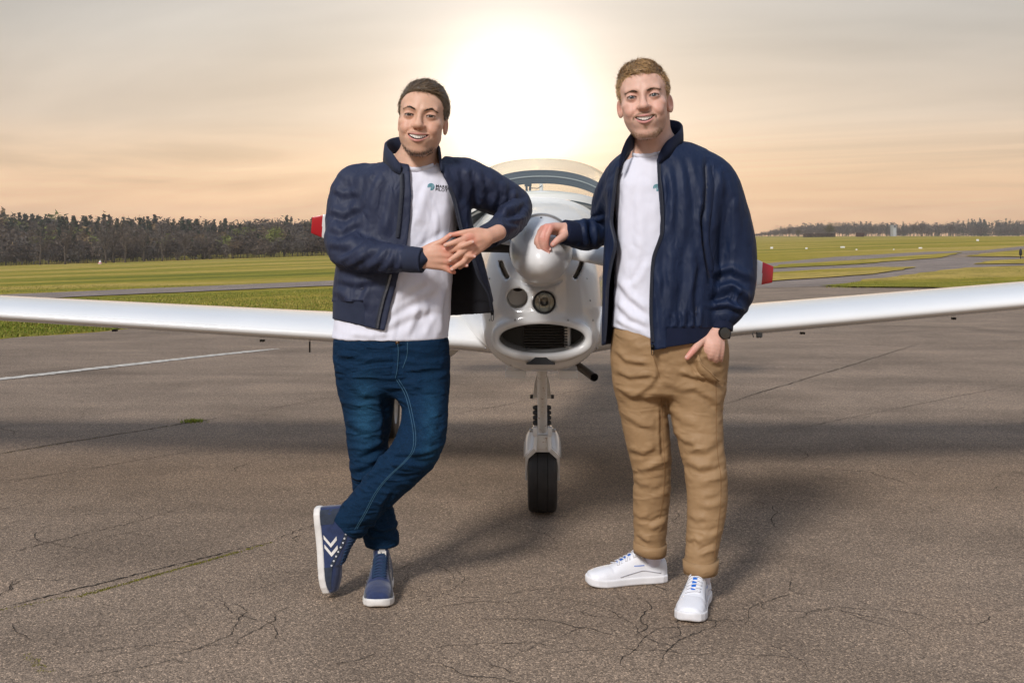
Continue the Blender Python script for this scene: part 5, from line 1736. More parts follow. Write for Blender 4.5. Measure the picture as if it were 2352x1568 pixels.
hand1 = []
for pts in (
    # his right hand (picture left): back of the hand, thumb, fingers
    [(60, 1010, 3.715, 190), (230, 985, 3.71, 175)],
    [(200, 880, 3.71, 105), (480, 800, 3.70, 110), (790, 775, 3.70, 92)], [(200, 950, 3.71, 105), (500, 900, 3.698, 112), (830, 905, 3.698, 92)],
    [(200, 1030, 3.71, 105), (500, 1020, 3.70, 112), (820, 1040, 3.70, 88)], [(200, 1100, 3.712, 98), (480, 1130, 3.703, 100), (770, 1180, 3.705, 82)],
    [(260, 800, 3.712, 95), (470, 690, 3.705, 88), (700, 580, 3.70, 70), (890, 435, 3.70, 60)],
    [(790, 790, 3.698, 88), (960, 770, 3.69, 76), (1150, 690, 3.672, 68), (1385, 600, 3.672, 54)],
    [(830, 910, 3.70, 86), (1050, 960, 3.70, 70), (1250, 915, 3.684, 62), (1425, 930, 3.684, 50)],
    [(820, 1045, 3.70, 82), (1000, 1080, 3.70, 68), (1130, 1110, 3.69, 60), (1255, 1140, 3.69, 48)],
    [(770, 1185, 3.705, 76), (880, 1265, 3.70, 60), (975, 1295, 3.70, 44)],
    # his left hand
    [(1990, 380, 3.76, 185), (1740, 490, 3.725, 180)],
    [(1740, 420, 3.72, 105), (1560, 440, 3.712, 108), (1340, 490, 3.70, 88)], [(1740, 480, 3.72, 108), (1540, 540, 3.708, 112), (1330, 630, 3.698, 88)],
    [(1740, 560, 3.722, 104), (1550, 650, 3.712, 108), (1350, 770, 3.70, 86)], [(1720, 640, 3.725, 92), (1560, 750, 3.716, 95), (1390, 890, 3.706, 80)],
    [(1690, 390, 3.722, 88), (1520, 350, 3.712, 86), (1250, 380, 3.70, 76), (985, 425, 3.698, 60)],
    [(1340, 490, 3.698, 84), (1050, 585, 3.676, 72), (770, 675, 3.672, 56)],
    [(1330, 640, 3.696, 84), (1200, 790, 3.682, 74), (1020, 920, 3.670, 68), (865, 1030, 3.672, 54)],
    [(1350, 780, 3.70, 82), (1200, 1030, 3.684, 68), (1060, 1130, 3.676, 60), (910, 1228, 3.680, 50)],
    [(1390, 895, 3.706, 76), (1240, 1080, 3.70, 58), (1100, 1180, 3.70, 52)],
):
    hand1.append(tube_comp(limb([hc(*q) for q in pts]), 4, k=.007))

body1 = [H1.comp(),
         tube_comp(limb([(966, 290, 3.925, 42), (962, 345, 3.94, 41), (958, 385, 3.96, 48)]), 4, k=.022),
         tube_comp(limb2([(955, 410, 3.96, 58, .085), (940, 460, 3.965, 98, .10), (920, 560, 3.96, 104, .105), (905, 680, 3.955, 104, .10), (898, 780, 3.95, 112, .105)]), 4, k=.05),
         tube_comp(limb([(890, 424, 3.96, 36), (815, 420, 3.955, 27), (793, 460, 3.95, 26), (786, 520, 3.92, 26), (790, 575, 3.87, 25), (835, 592, 3.80, 23), (900, 597, 3.74, 20), (960, 601, 3.712, 19)]), 4, k=.03),
         tube_comp(limb([(1000, 420, 3.965, 36), (1060, 415, 3.985, 28), (1120, 442, 4.02, 30), (1180, 475, 4.06, 27), (1160, 512, 3.96, 24), (1130, 540, 3.83, 19), (1105, 549, 3.745, 19)]), 4, k=.03)]
hu = union(hand1)
_hlo = np.min([c.lo for c in hand1], 0); _hhi = np.max([c.hi for c in hand1], 0)
body1.append(Comp(hu, _hlo, _hhi, .012))
f_body1 = union(body1)
lo = np.min([c.lo for c in body1], 0); hi = np.max([c.hi for c in body1], 0)
V, Q, N_ = sdf_mesh(f_body1, lo, hi, .0030, lip=1.5)
SKIN1 = np.array((.62, .375, .26))
mU = lambda z0, k, w: (lambda q: np.exp(-((q[:, 2] - (z0 + k * (q[:, 0] / 50) ** 2)) / w) ** 2) * (q[:, 1] < -12) * (1 - sstep(36, 54, np.abs(q[:, 0]))))
masks1 = [(mU(-114, 26, 7.0), .72), (mU(-106, 26, 11), .14), (lambda q: np.exp(-((q[:, 2] + 50 + .006 * q[:, 0] ** 2) / 3.6) ** 2) * (np.abs(q[:, 0]) < 30) * (q[:, 1] < -70), .34)]
C = H1.colours(V, SKIN1, (.56, .24, .20), (.055, .035, .022), masks1)
# hands: redder knuckles and tips
tip = np.zeros(len(V))
for cx, cy in ((1385, 600), (1425, 930), (1255, 1140), (975, 1295), (890, 435), (770, 675), (865, 1030), (910, 1228), (985, 425), (1150, 690), (1050, 585), (1340, 490), (790, 790)):
    u, v, _, _ = hc(cx, cy, 0, 0); p = P(u, v, 3.69); tip += np.exp(-(((V - p) / .016) ** 2).sum(1))
hm = (V[:, 2] < 1.4) & (V[:, 1] < 3.78)
C = C * (1 - (hm * (.10 + .22 * np.clip(tip, 0, 1)))[:, None] * np.array((.12, 1, 1)))
me = mesh('person', V, Q, normals=N_); vcol(me, C)
man1 = obj('person', me, M_SKIN)
tag(man1, 'smiling dark haired man leaning on the propeller spinner with clasped hands, blue jeans', 'person')
man1.rotation_euler = (0, 0, 0)
add_face_parts(H1, man1, (.05, .025, .012), (.055, .034, .022),
               BR1, 3)
# nails
for cx, cy, ax2, y in ((770, 668, (-.95, .25), 3.6605), (1400, 592, (.9, -.3), 3.6625), (882, 1018, (-.8, .55), 3.6595), (1440, 922, (1, .1), 3.676), (925, 1222, (-.85, .5), 3.6695), (1262, 1136, (1, .15), 3.682), (885, 440, (.7, -.7), 3.6905)):
    u, v, _, _ = hc(cx, cy, 0, 0); c = P(u, v, y); d_ = np.array((ax2[0], 0, -ax2[1])); d_ /= np.linalg.norm(d_); s_ = np.cross(d_, (0, 1, 0))
    y_ = hit_px(hu, [(u, v)], 3.6, 3.8)[0]
    mb = MB(); mb.add([y_ + np.array((0, -.0004, 0)) + d_ * .0045 * math.cos(a) + s_ * .0036 * math.sin(a) for a in np.linspace(0, 6.283, 10)[:-1]], [tuple(range(9))]); mb.build('nail', mat('nail', (.66, .42, .36), .25), man1)

# --- hair
hl1 = [(-110, 73), (-72, 72), (-60, 62), (-52, 40), (-44, 18), (-36, 4), (-20, -6), (-4, -4), (10, 8), (30, 2), (48, -30), (75, -52), (120, -56)]
cap, hV, hQ, hN, fh1 = hair_cap(H1, man1, 'hair', hl1, (77, 99, 84), (.13, .085, .045), 5, dict(dx=3, dy=-10, rx=60, ry=76, rz=50, skew=-.04))
_hq = H1.loc(hV); rt, ii = sample_surface(hV, hQ, 7000, 11, (1 + 3.0 * np.exp(-((_hq[:, 2] - np.interp(_hq[:, 1], *zip(*hl1))) / 9) ** 2))[hQ].mean(1))
nn = hN[hQ[ii, 0]]
q = H1.loc(rt); top = sstep(40, 85, q[:, 2])
comb = np.stack((.55 + .25 * np.sin(q[:, 1] * .05), .75 + 0 * top, .25 * top - .55 * (1 - top)), 1) @ H1.R.T
comb2 = np.stack((np.sign(q[:, 0]) * .05, .45 + 0 * top, -.9 + 0 * top), 1) @ H1.R.T
dr = comb * top[:, None] + comb2 * (1 - top)[:, None]
dr = dr - (dr * nn).sum(1, keepdims=True) * nn + nn * (.10 + .10 * top)[:, None]
cc = np.array((.15, .098, .052)) * np.random.RandomState(4).uniform(.45, 1.6, (7000, 1))
o = strands('hair_strands', rt - nn * .003, dr, (.014 + .020 * top), .0015, cc, cap, .1, .05, 4, 7, shell=fh1, off=.0035); o['kind'] = 'stuff'
# beard hairs
qv = H1.loc(V); wts = np.clip(masks1[0][0](qv), 0, 1) ** 2 * (np.abs(H1.f(V)) < .002) * (qv[:, 2] > -128)
rt, ii = sample_surface(V, Q, 900, 12, wts[Q].mean(1) + 1e-12)
nn = N_[Q[ii, 0]]
o = strands('beard', rt, nn * .30 + np.array((0, -.05, -.9)), np.full(len(rt), .0045), .0011, np.array((.05, .032, .02)) * np.random.RandomState(8).uniform(.5, 1.5, (len(rt), 1)), man1, .3, .15, 2, 9); o['kind'] = 'stuff'

# --- jeans
JL = Tube(limb([(838, 815, 3.955, 66), (842, 880, 3.95, 65), (846, 950, 3.945, 57), (846, 1040, 3.94, 47), (852, 1120, 3.945, 42), (866, 1190, 3.955, 40), (877, 1240, 3.965, 40), (878, 1268, 3.966, 39)]), 5)
JR = Tube(limb([(957, 815, 3.945, 70), (966, 870, 3.92, 63), (976, 940, 3.87, 54), (968, 1005, 3.81, 56), (945, 1046, 3.79, 55), (900, 1095, 3.80, 49), (845, 1155, 3.83, 44), (805, 1200, 3.86, 43), (788, 1222, 3.872, 42)]), 5)
JP = Loft([(768, 3.955, 766, 1029, .125, 2.3), (800, 3.955, 768, 1029, .128, 2.3), (850, 3.95, 774, 1030, .125, 2.2), (905, 3.945, 785, 1026, .10, 2.2)])


JEH = ((P(878, 1252, 3.966).astype(np.float32), np.array((.05, 0, -1), np.float32)), (P(808, 1216, 3.86).astype(np.float32), np.array((-.62, .15, -.77), np.float32)))


def f_jeans(p):
    cl, cr_ = JEH
    d = smin(smax(JL(p), (p - cl[0]) @ cl[1], .004), smax(JR(p), (p - cr_[0]) @ cr_[1], .004), .012)
    return smin(d, JP(p), .035)


jcre = [([(815, 1045), (850, 1030), (885, 1010)], 9, .005), ([(812, 1075), (850, 1062), (882, 1040)], 9, .005), ([(815, 1105), (845, 1090), (870, 1075)], 8, .004),
        ([(775, 800), (830, 815), (905, 812)], 7, -.003), ([(780, 830), (840, 838), (905, 830)], 7, -.003), ([(915, 812), (960, 825), (1025, 818)], 7, -.0035), ([(925, 850), (970, 862), (1028, 850)], 8, -.003),
        ([(912, 875), (950, 880), (1000, 905)], 9, .004), ([(925, 920), (960, 940), (1000, 985)], 10, .004), ([(930, 960), (965, 985), (995, 1025)], 9, .0035),
        ([(890, 1060), (930, 1050), (985, 1065)], 8, -.004), ([(870, 1085), (905, 1090), (955, 1105)], 8, -.003), ([(905, 1130), (885, 1160), (870, 1200)], 7, -.004),
        ([(850, 1205), (880, 1215), (910, 1205)], 7, .006), ([(845, 1235), (880, 1228), (915, 1242)], 7, .006), ([(895, 1160), (905, 1190), (915, 1210)], 7, .004), ([(800, 870), (830, 900), (870, 905)], 12, .004), ([(910, 800), (911, 830), (908, 868)], 5, .004),
        ([(795, 960), (830, 985), (880, 990)], 12, .0045), ([(880, 900), (890, 960), (885, 1030)], 10, -.005)]


def d_jeans(V_, N__):
    u, v = to_uv(V_)
    knee = np.exp(-((v - 1050) / 60) ** 2) + 1.2 * np.exp(-((v - 1225) / 40) ** 2) + .5 * np.exp(-((v - 840) / 45) ** 2) + .25
    w = ridged(V_ * np.array((7, 7, 24)) + .7 * noise3(V_ * 9)[:, None])
    return 1.35 * creases(V_, jcre) + .0048 * knee * w + .0012 * noise3(V_ * 60)


lo = np.minimum(np.minimum(JL.lo, JR.lo), JP.lo); hi = np.maximum(np.maximum(JL.hi, JR.hi), JP.hi)
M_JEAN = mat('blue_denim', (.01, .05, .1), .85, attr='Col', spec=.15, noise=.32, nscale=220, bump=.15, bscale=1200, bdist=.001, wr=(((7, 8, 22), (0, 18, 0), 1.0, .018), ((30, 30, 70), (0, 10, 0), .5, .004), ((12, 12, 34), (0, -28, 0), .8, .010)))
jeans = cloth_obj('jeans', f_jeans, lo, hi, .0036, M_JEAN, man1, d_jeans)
n = len(jeans.data.vertices); jv = np.empty(n * 3, np.float32); jeans.data.vertices.foreach_get('co', jv); jv = jv.reshape(-1, 3)
u, v = to_uv(jv)
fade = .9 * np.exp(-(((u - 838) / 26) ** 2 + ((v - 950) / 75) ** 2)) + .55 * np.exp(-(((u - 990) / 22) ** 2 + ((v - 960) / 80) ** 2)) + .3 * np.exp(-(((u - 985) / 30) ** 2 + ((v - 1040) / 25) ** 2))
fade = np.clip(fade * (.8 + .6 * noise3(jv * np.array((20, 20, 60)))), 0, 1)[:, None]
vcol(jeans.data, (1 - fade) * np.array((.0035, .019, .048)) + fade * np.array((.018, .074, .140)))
# seams and fly
fj = lambda p: f_jeans(p) - d_jeans(p, None)
M_STITCH = mat('pale_denim_stitch', (.035, .10, .16), .8)
for nm, pts in (('inseam', [(911, 872), (930, 905), (942, 950), (950, 1000), (946, 1035), (925, 1062), (890, 1095), (862, 1130), (838, 1175), (815, 1215)]), ('fly_seam', [(913, 783), (915, 810), (912, 850), (908, 868)]), ('fly_stitch', [(936, 785), (935, 815), (925, 845)])):
    c = catmull(np.array(pts, float), 8)
    for off in ((0, 5) if nm == 'inseam' else (0,)):
        h_ = hit_px(fj, c + np.array((off, -off * .3)), 3.5, 4.1)
        v_, f_ = ribbon(h_ + np.array((0, -.0025, 0)), .0008, (0, -1, 0)); mb = MB(); mb.add(v_, f_); mb.build(nm, M_STITCH, jeans)
b_ = hit_px(fj, [(913, 787)], 3.5, 4.1)[0]; mb = MB(); mb.lathe([(0, .005), (.006, .0045), (.0075, .002), (.008, 0)], 14, b_ + np.array((0, .001, 0))); mb.build('button', mat('copper_button', (.08, .05, .03), .35, metal=.8), jeans)

# --- t-shirt
TS = Loft([(372, 3.955, 915, 1005, .065, 2.0), (392, 3.955, 868, 1046, .095, 2.2), (430, 3.96, 832, 1062, .118, 2.4), (500, 3.96, 822, 1054, .130, 2.4), (600, 3.958, 792, 1044, .130, 2.3), (700, 3.956, 772, 1037, .130, 2.3), (778, 3.955, 761, 1031, .134, 2.3)])
NECK1 = Tube(limb([(964, 290, 3.915, 47), (961, 320, 3.92, 47), (957, 348, 3.905, 50)]), 3)


def f_tee(p):
    d = smax(TS(p, cap=False), np.maximum(p[:, 2] - TS.zz[-1], TS.zz[0] - p[:, 2]), .012)
    d = smax(d, -(TS(p, -.008, cap=False)) if False else d, .002)
    return smax(d, -NECK1(p), .006)


tcre = [([(955, 440), (950, 500), (945, 560)], 10, .004), ([(985, 420), (970, 470), (955, 520)], 11, .005), ([(1015, 470), (1000, 540), (990, 590)], 12, .004), ([(1030, 540), (985, 570), (960, 590)], 10, .005),
        ([(900, 690), (940, 660), (985, 640)], 12, .006), ([(880, 725), (930, 690), (1000, 660)], 13, .006), ([(870, 755), (930, 725), (1010, 700)], 12, .005), ([(960, 770), (985, 720), (1005, 660)], 11, -.005), ([(930, 775), (950, 735), (960, 700)], 9, .004), ([(1015, 780), (1012, 720), (1020, 660)], 9, .005), ([(800, 765), (850, 770), (900, 764)], 8, .003)]
d_tee = lambda V_, N__: creases(V_, tcre) + .0055 * ridged(V_ * np.array((11, 8, 5)) + .6 * noise3(V_ * 7)[:, None]) + .001 * noise3(V_ * 40)
tee1 = cloth_obj('t_shirt', f_tee, TS.lo, TS.hi, .004, M_TEE, man1, d_tee)
# ribbed neckline: follows the edge where the shirt meets the neck opening
def neckline(neck, body, r, m, parent, z0, z1):
    out = []
    for a in np.linspace(math.radians(-168), math.radians(-12), 40):
        dr_ = np.array((math.cos(a), math.sin(a), 0)); best = None
        for z in np.linspace(z1, z0, 70):
            ts = np.linspace(.02, .13, 45); pp = np.array((neck.c[-1][0], neck.c[-1][1], z)) + ts[:, None] * dr_
            d1 = neck(pp.astype(np.float32)); k = np.argmax(d1 > 0)
            if d1[k] <= 0: continue
            if body(pp[k:k + 1].astype(np.float32), cap=False)[0] < .001: best = pp[k]; break
        if best is not None: out.append(best)
    c_ = catmull(np.array(out)[::2], 4)
    mb = MB(); mb.tube(c_ + np.array((0, 0, -.003)), r, 10, flat=.55, up=(0, 1, .6)); return mb.build('neck_rib', m, parent)


neckline(NECK1, TS, .011, M_TEE, tee1, P(957, 400, 3.9)[2], P(957, 330, 3.9)[2])


def logo(man, f, cu, cv, s, text, cut_u=None, rot=-6):
    """round swirl emblem with two lines of lettering, printed on the chest"""
    em = mat('teal_print', (.008, .22, .26), .6); tk = mat('black_print', (.008, .009, .012), .6)
    ca, sa = math.cos(math.radians(-rot)), math.sin(math.radians(-rot))
    tr = lambda pts: [(cu + (x * ca - y * sa) * s, cv + (x * sa + y * ca) * s) for x, y in pts]
    mb = MB()
    for k, (r0, r1, a0, a1) in enumerate(((.80, 1.0, -200, 95), (.50, .68, -205, 60), (.20, .38, -210, 10))):
        aa = np.radians(np.linspace(a0, a1, 26)); V_ = []
        for a in aa:
            for r in (r0, r1): V_.append((r * math.cos(a), r * math.sin(a)))
        uv = [q for q in tr(V_)]
        h_ = hit_px(f, uv, 3.4, 4.2) + np.array((0, -.0012, 0))
        F_ = [(2 * i, 2 * i + 1, 2 * i + 3, 2 * i + 2) for i in range(25)]
        if cut_u: F_ = [q for q in F_ if max(uv[i][0] for i in q) < cut_u]
        mb.add(h_, F_)
    V_ = [(-.05, -.1), (.12, -.1), (.30, .95), (-.02, 1.0)]
    h_ = hit_px(f, tr(V_), 3.4, 4.2) + np.array((0, -.0014, 0)); mb.add(h_, [(0, 1, 2, 3)])
    o = mb.build('emblem', em, man); o['kind'] = 'stuff'
    if text:
        for row, w in enumerate(text):
            cd = bpy.data.curves.new('lettering', 'FONT'); cd.body = w; cd.size = 1.0; cd.extrude = 0; cd.offset = .028; cd.space_character = 1.12
            to = bpy.data.objects.new('lettering', cd); COL.objects.link(to)
            dg = bpy.context.evaluated_depsgraph_get(); me_ = bpy.data.meshes.new_from_object(to.evaluated_get(dg)); bpy.data.objects.remove(to)
            co = np.empty(len(me_.vertices) * 3, np.float32); me_.vertices.foreach_get('co', co); co = co.reshape(-1, 3)
            uv = np.array(tr([(1.35 + x * 1.18, (.02 if row == 0 else .98) - y * 1.15) for x, y, _z in co]))
            h_ = hit_px(f, uv, 3.4, 4.2) + np.array((0, -.0012, 0))
            me_.vertices.foreach_set('co', h_.astype(np.float32).ravel()); me_.update()
            o = obj('lettering', me_, tk, man)


ft1 = lambda p: f_tee(p) - d_tee(p, None)
logo(tee1, ft1, 990, 429, 8.0, ('MARKET', 'PILOT'))

# --- bomber jacket
JK = Loft([(366, 3.965, 905, 1010, .075, 2.0), (378, 3.965, 840, 1058, .105, 2.2), (405, 3.97, 806, 1072, .135, 2.4), (450, 3.97, 800, 1072, .148, 2.5), (520, 3.97, 790, 1088, .155, 2.5), (600, 3.968, 774, 1112, .158, 2.5), (680, 3.966, 764, 1132, .160, 2.5), (765, 3.965, 762, 1145, .160, 2.5)])
SL = Tube(limb([(836, 404, 3.965, 31), (808, 416, 3.955, 35), (792, 457, 3.95, 39), (785, 520, 3.92, 39), (790, 572, 3.87, 40), (836, 587, 3.80, 39), (890, 592, 3.745, 36), (930, 594, 3.722, 31)]), 5)
SR = Tube(limb([(1035, 398, 3.97, 38), (1066, 408, 3.985, 46), (1112, 434, 4.02, 50), (1160, 460, 4.06, 46), (1184, 477, 4.065, 40), (1176, 500, 4.0, 38), (1156, 520, 3.92, 35), (1138, 534, 3.85, 30)]), 5)
eL = np.array([(340, 936), (400, 943), (450, 945), (500, 943), (560, 936), (640, 914), (700, 898), (765, 883)], float)
eR = np.array([(340, 1000), (385, 1010), (427, 1028), (479, 1044), (527, 1055), (598, 1084), (637, 1097), (672, 1118), (717, 1126), (765, 1130)], float)
NK1 = Tube(limb([(962, 280, 3.92, 58), (960, 345, 3.94, 60), (957, 368, 3.95, 56)]), 3)


def f_jk_solid(p):
    d = smin(JK(p), SL(p), .03)
    return smin(d, SR(p), .035)


def f_jacket(p):
    d = f_jk_solid(p)
    u, v = to_uv(p); px = p[:, 1] / FPX
    inner = np.maximum(JK(p, -.013, cap=False), p[:, 2] - (JK.zz[-1] - .012))
    d = smax(d, -inner, .006)
    d = smax(d, -NK1(p), .01)
    ul = np.interp(v, eL[:, 0], eL[:, 1]); ur = np.interp(v, eR[:, 0], eR[:, 1])
    op = np.maximum(np.maximum(ul - u, u - ur) * px, p[:, 1] - 3.93)
    sleeve = np.minimum(SL(p), SR(p))
    op = np.maximum(op, -(sleeve - .004))
    d = smax(d, -op, .006)
    vb = np.interp(u, (755, 884, 900, 1030, 1145), (733, 761, 758, 726, 719))
    return smax(d, (v - vb) * px, .006)


kcre = [  # left sleeve
    ([(765, 430), (790, 445), (822, 438)], 10, .006), ([(758, 480), (790, 492), (825, 470)], 10, .007), ([(757, 520), (785, 530), (826, 505)], 10, .007), ([(755, 560), (785, 560), (828, 535)], 10, .007), ([(770, 590), (800, 575), (838, 545)], 9, -.008),
    ([(795, 612), (830, 590), (865, 562)], 10, .006), ([(840, 620), (868, 600), (890, 565)], 9, .006), ([(885, 622), (900, 595), (905, 566)], 8, .005), ([(915, 570), (917, 595), (914, 622)], 6, .005),
    # front panel
    ([(880, 400), (862, 440), (850, 500)], 12, .006), ([(905, 420), (895, 480), (880, 540)], 13, .006), ([(850, 395), (845, 440), (835, 480)], 10, .006), ([(770, 660), (800, 690), (850, 700)], 12, .006), ([(775, 640), (820, 650), (870, 640)], 10, .006), ([(850, 650), (835, 690), (830, 700)], 9, .005),
    # right sleeve
    ([(1070, 380), (1080, 420), (1075, 470)], 10, .007), ([(1095, 385), (1108, 430), (1100, 490)], 11, .007), ([(1120, 398), (1140, 440), (1135, 485)], 11, .008), ([(1150, 415), (1165, 450), (1150, 490)], 10, .008), ([(1180, 435), (1180, 465), (1150, 500)], 9, .009), ([(1210, 470), (1185, 490), (1150, 500)], 8, -.008),
    ([(1210, 500), (1180, 505), (1140, 505)], 8, .007), ([(1195, 525), (1165, 520), (1135, 512)], 7, .006), ([(1040, 400), (1060, 450), (1080, 500)], 10, .006), ([(1030, 380), (1050, 420), (1070, 480)], 9, -.006)]


def d_jacket(V_, N__):
    u, v = to_uv(V_)
    w = ridged(V_ * np.array((9, 9, 13)) + .8 * noise3(V_ * 6)[:, None])
    sl = np.exp(-np.minimum(np.abs(SL(V_)), np.abs(SR(V_))) / .01)
    hem = (v > 692) * ((u < 836) | (u > 1000))
    q = np.minimum(np.abs(((u * .8 + v) / 34) % 1 - .5), np.abs(((u * .8 - v) / 34) % 1 - .5)) * 2
    quilt = -.0022 * np.exp(-((.0 + q) / .12) ** 2) if False else 0
    return (1.05 * creases(V_, kcre) + .0030 * w * (.6 + .6 * sl) + quilt) * (1 - .85 * hem) - .004 * hem * (N__[:, 1] < .4 if N__ is not None else 1)


lo = np.minimum(np.minimum(JK.lo, SL.lo), SR.lo) - .01; hi = np.maximum(np.maximum(JK.hi, SL.hi), SR.hi) + .01
V, Q, N_ = sdf_mesh(f_jacket, lo, hi, .0045, lip=1.9)
V = V + (N_ * d_jacket(V, N_)[:, None]).astype(np.float32)


def split_cloth(V, Q, N_, parts, parent, main):
    """cut one garment surface into its visible parts"""
    root = None
    for name, sel, m in parts:
        q = Q[sel]
        used = np.zeros(len(V), bool); used[q.ravel()] = True; mp = np.cumsum(used) - 1
        o = obj(name, mesh(name, V[used], mp[q]), m, root or parent)
        if root is None: root = o
    return root


u, v = to_uv(V); qc = V[Q].mean(1); uq, vq = to_uv(qc); nq = N_[Q].mean(1)
ins = JK(qc, -.007, cap=False) < 0
ins &= np.minimum(SL(qc), SR(qc)) > -.006
hemm = (vq > 693 + .00 * uq) & ((uq < 836) | (uq > 1035)) & ~ins
jk1 = split_cloth(V, Q, N_, (('jacket', ~ins & ~hemm, M_NAVY1), ('hem_rib', hemm & (uq < 1000), M_RIB1), ('hem_rib', hemm & (uq >= 1000), M_RIB1), ('lining', ins, M_LIN)), man1, 0)

# collar: a ribbed stand-up band round the neck
def collar(path, hgt, thick, name, m, parent, lean):
    c = catmull(np.array(path), 8); V_ = []; n = len(c)
    t = np.gradient(c, axis=0); t /= np.linalg.norm(t, axis=1, keepdims=True)
    cen = c.mean(0)
    for i in range(n):
        out = c[i] - cen; out[2] = 0; out /= np.linalg.norm(out) + 1e-9
        hh = hgt * min(1, .55 + 3.0 * min(i, n - 1 - i) / n)
        up_ = np.array((0, 0, 1.0)) - out * lean; up_ /= np.linalg.norm(up_)
        for s, w in ((0, .5), (.5, .62), (.93, .5), (1.0, 0), (.93, -.5), (.5, -.62), (0, -.5)):
            V_.append(c[i] + up_ * hh * (s - .15) + out * thick * w)
    k = 7; F = [(i * k + j, i * k + (j + 1) % k, (i + 1) * k + (j + 1) % k, (i + 1) * k + j) for i in range(n - 1) for j in range(k)] + [tuple(range(k))[::-1], tuple((n - 1) * k + j for j in range(k))]
    mb = MB(); mb.add(V_, F); return mb.build(name, m, parent)


collar([P(*q) for q in ((921, 398, 3.835), (905, 388, 3.845), (888, 372, 3.885), (884, 358, 3.94), (905, 348, 4.0), (950, 345, 4.03), (995, 352, 4.01), (1010, 366, 3.955), (1012, 380, 3.89), (1014, 394, 3.855))], .058, .009, 'collar', M_RIB1, jk1, .10)
# cuffs
for pts, nm in ((limb([(922, 594, 3.724, 30), (945, 596, 3.712, 30.5), (971, 598, 3.702, 29)]), 0), (limb([(1150, 524, 3.885, 28), (1138, 533, 3.848, 29), (1120, 543, 3.795, 29)]), 1)):
    pts = np.array(pts); c = catmull(pts[:, :3], 6); mb = MB()
    rr = np.interp(np.linspace(0, 1, len(c)), np.linspace(0, 1, len(pts)), pts[:, 3])
    inner = c[::-1]; mb.tube(np.vstack((c, c[-1:], inner[:6])), np.concatenate((rr, [rr[-1] * .93], (rr[::-1] * .88)[:6])), 40, cap=False)
    mb.build('cuff', M_RIB1, jk1)


def zipper(parent, f, path, toward, y0, y1, tooth=0.0042, pull=None, mt=None, w=.006):
    """zip tape with a row of teeth along a front edge"""
    c = catmull(np.array(path, float), 10)
    h_ = hit_px(f, c, y0, y1) + np.array((0, -.002, 0))
    v_, f_ = ribbon(h_, w, (0, -1, 0)); mb = MB(); mb.add(v_, f_); z = mb.build('zip_tape', M_ZIP, parent)
    seg = np.linalg.norm(np.diff(h_, axis=0), axis=1); L_ = np.concatenate(([0], np.cumsum(seg)))
    mb = MB()
    for s in np.arange(0, L_[-1], tooth):
        q = np.array([np.interp(s, L_, h_[:, k]) for k in range(3)])
        mb.box((-.0032, -.0022, -.0011), (.0032, .001, .0011), c=q + np.array((toward * .003, -.0012, 0)))
    o = mb.build('zip_teeth', mt or M_ZIPT, parent, smooth=False); o['kind'] = 'stuff'
    if pull is not None:
        q = hit_px(f, [pull], y0, y1)[0] + np.array((0, -.005, 0)); mb = MB()
        mb.box((-.005, -.003, -.008), (.005, .004, .008), c=q); mb.tube([q + np.array((-.004, -.003, -.007)), q + np.array((-.004, -.004, -.024)), q + np.array((0, -.004, -.028)), q + np.array((.004, -.004, -.024)), q + np.array((.004, -.003, -.007))], .0012, 6)
        mb.build('zip_pull', mat('black_zip_pull', (.008, .008, .009), .35, metal=.6), parent)


fk1 = lambda p: f_jacket(p) - .003
zipper(jk1, fk1, [(922, 397), (923, 430), (921, 460), (917, 506), (912, 545)], 1, 3.5, 4.0)
zipper(jk1, fk1, [(896, 632), (888, 660), (880, 685), (871, 722), (865, 753)], 1, 3.5, 4.0, mt=M_ZIPS)
zipper(jk1, fk1, [(1032, 430), (1042, 455), (1048, 480), (1059, 525), (1074, 562), (1088, 598), (1101, 637), (1122, 674), (1130, 712)], -1, 3.5, 4.05, pull=(1131, 718))

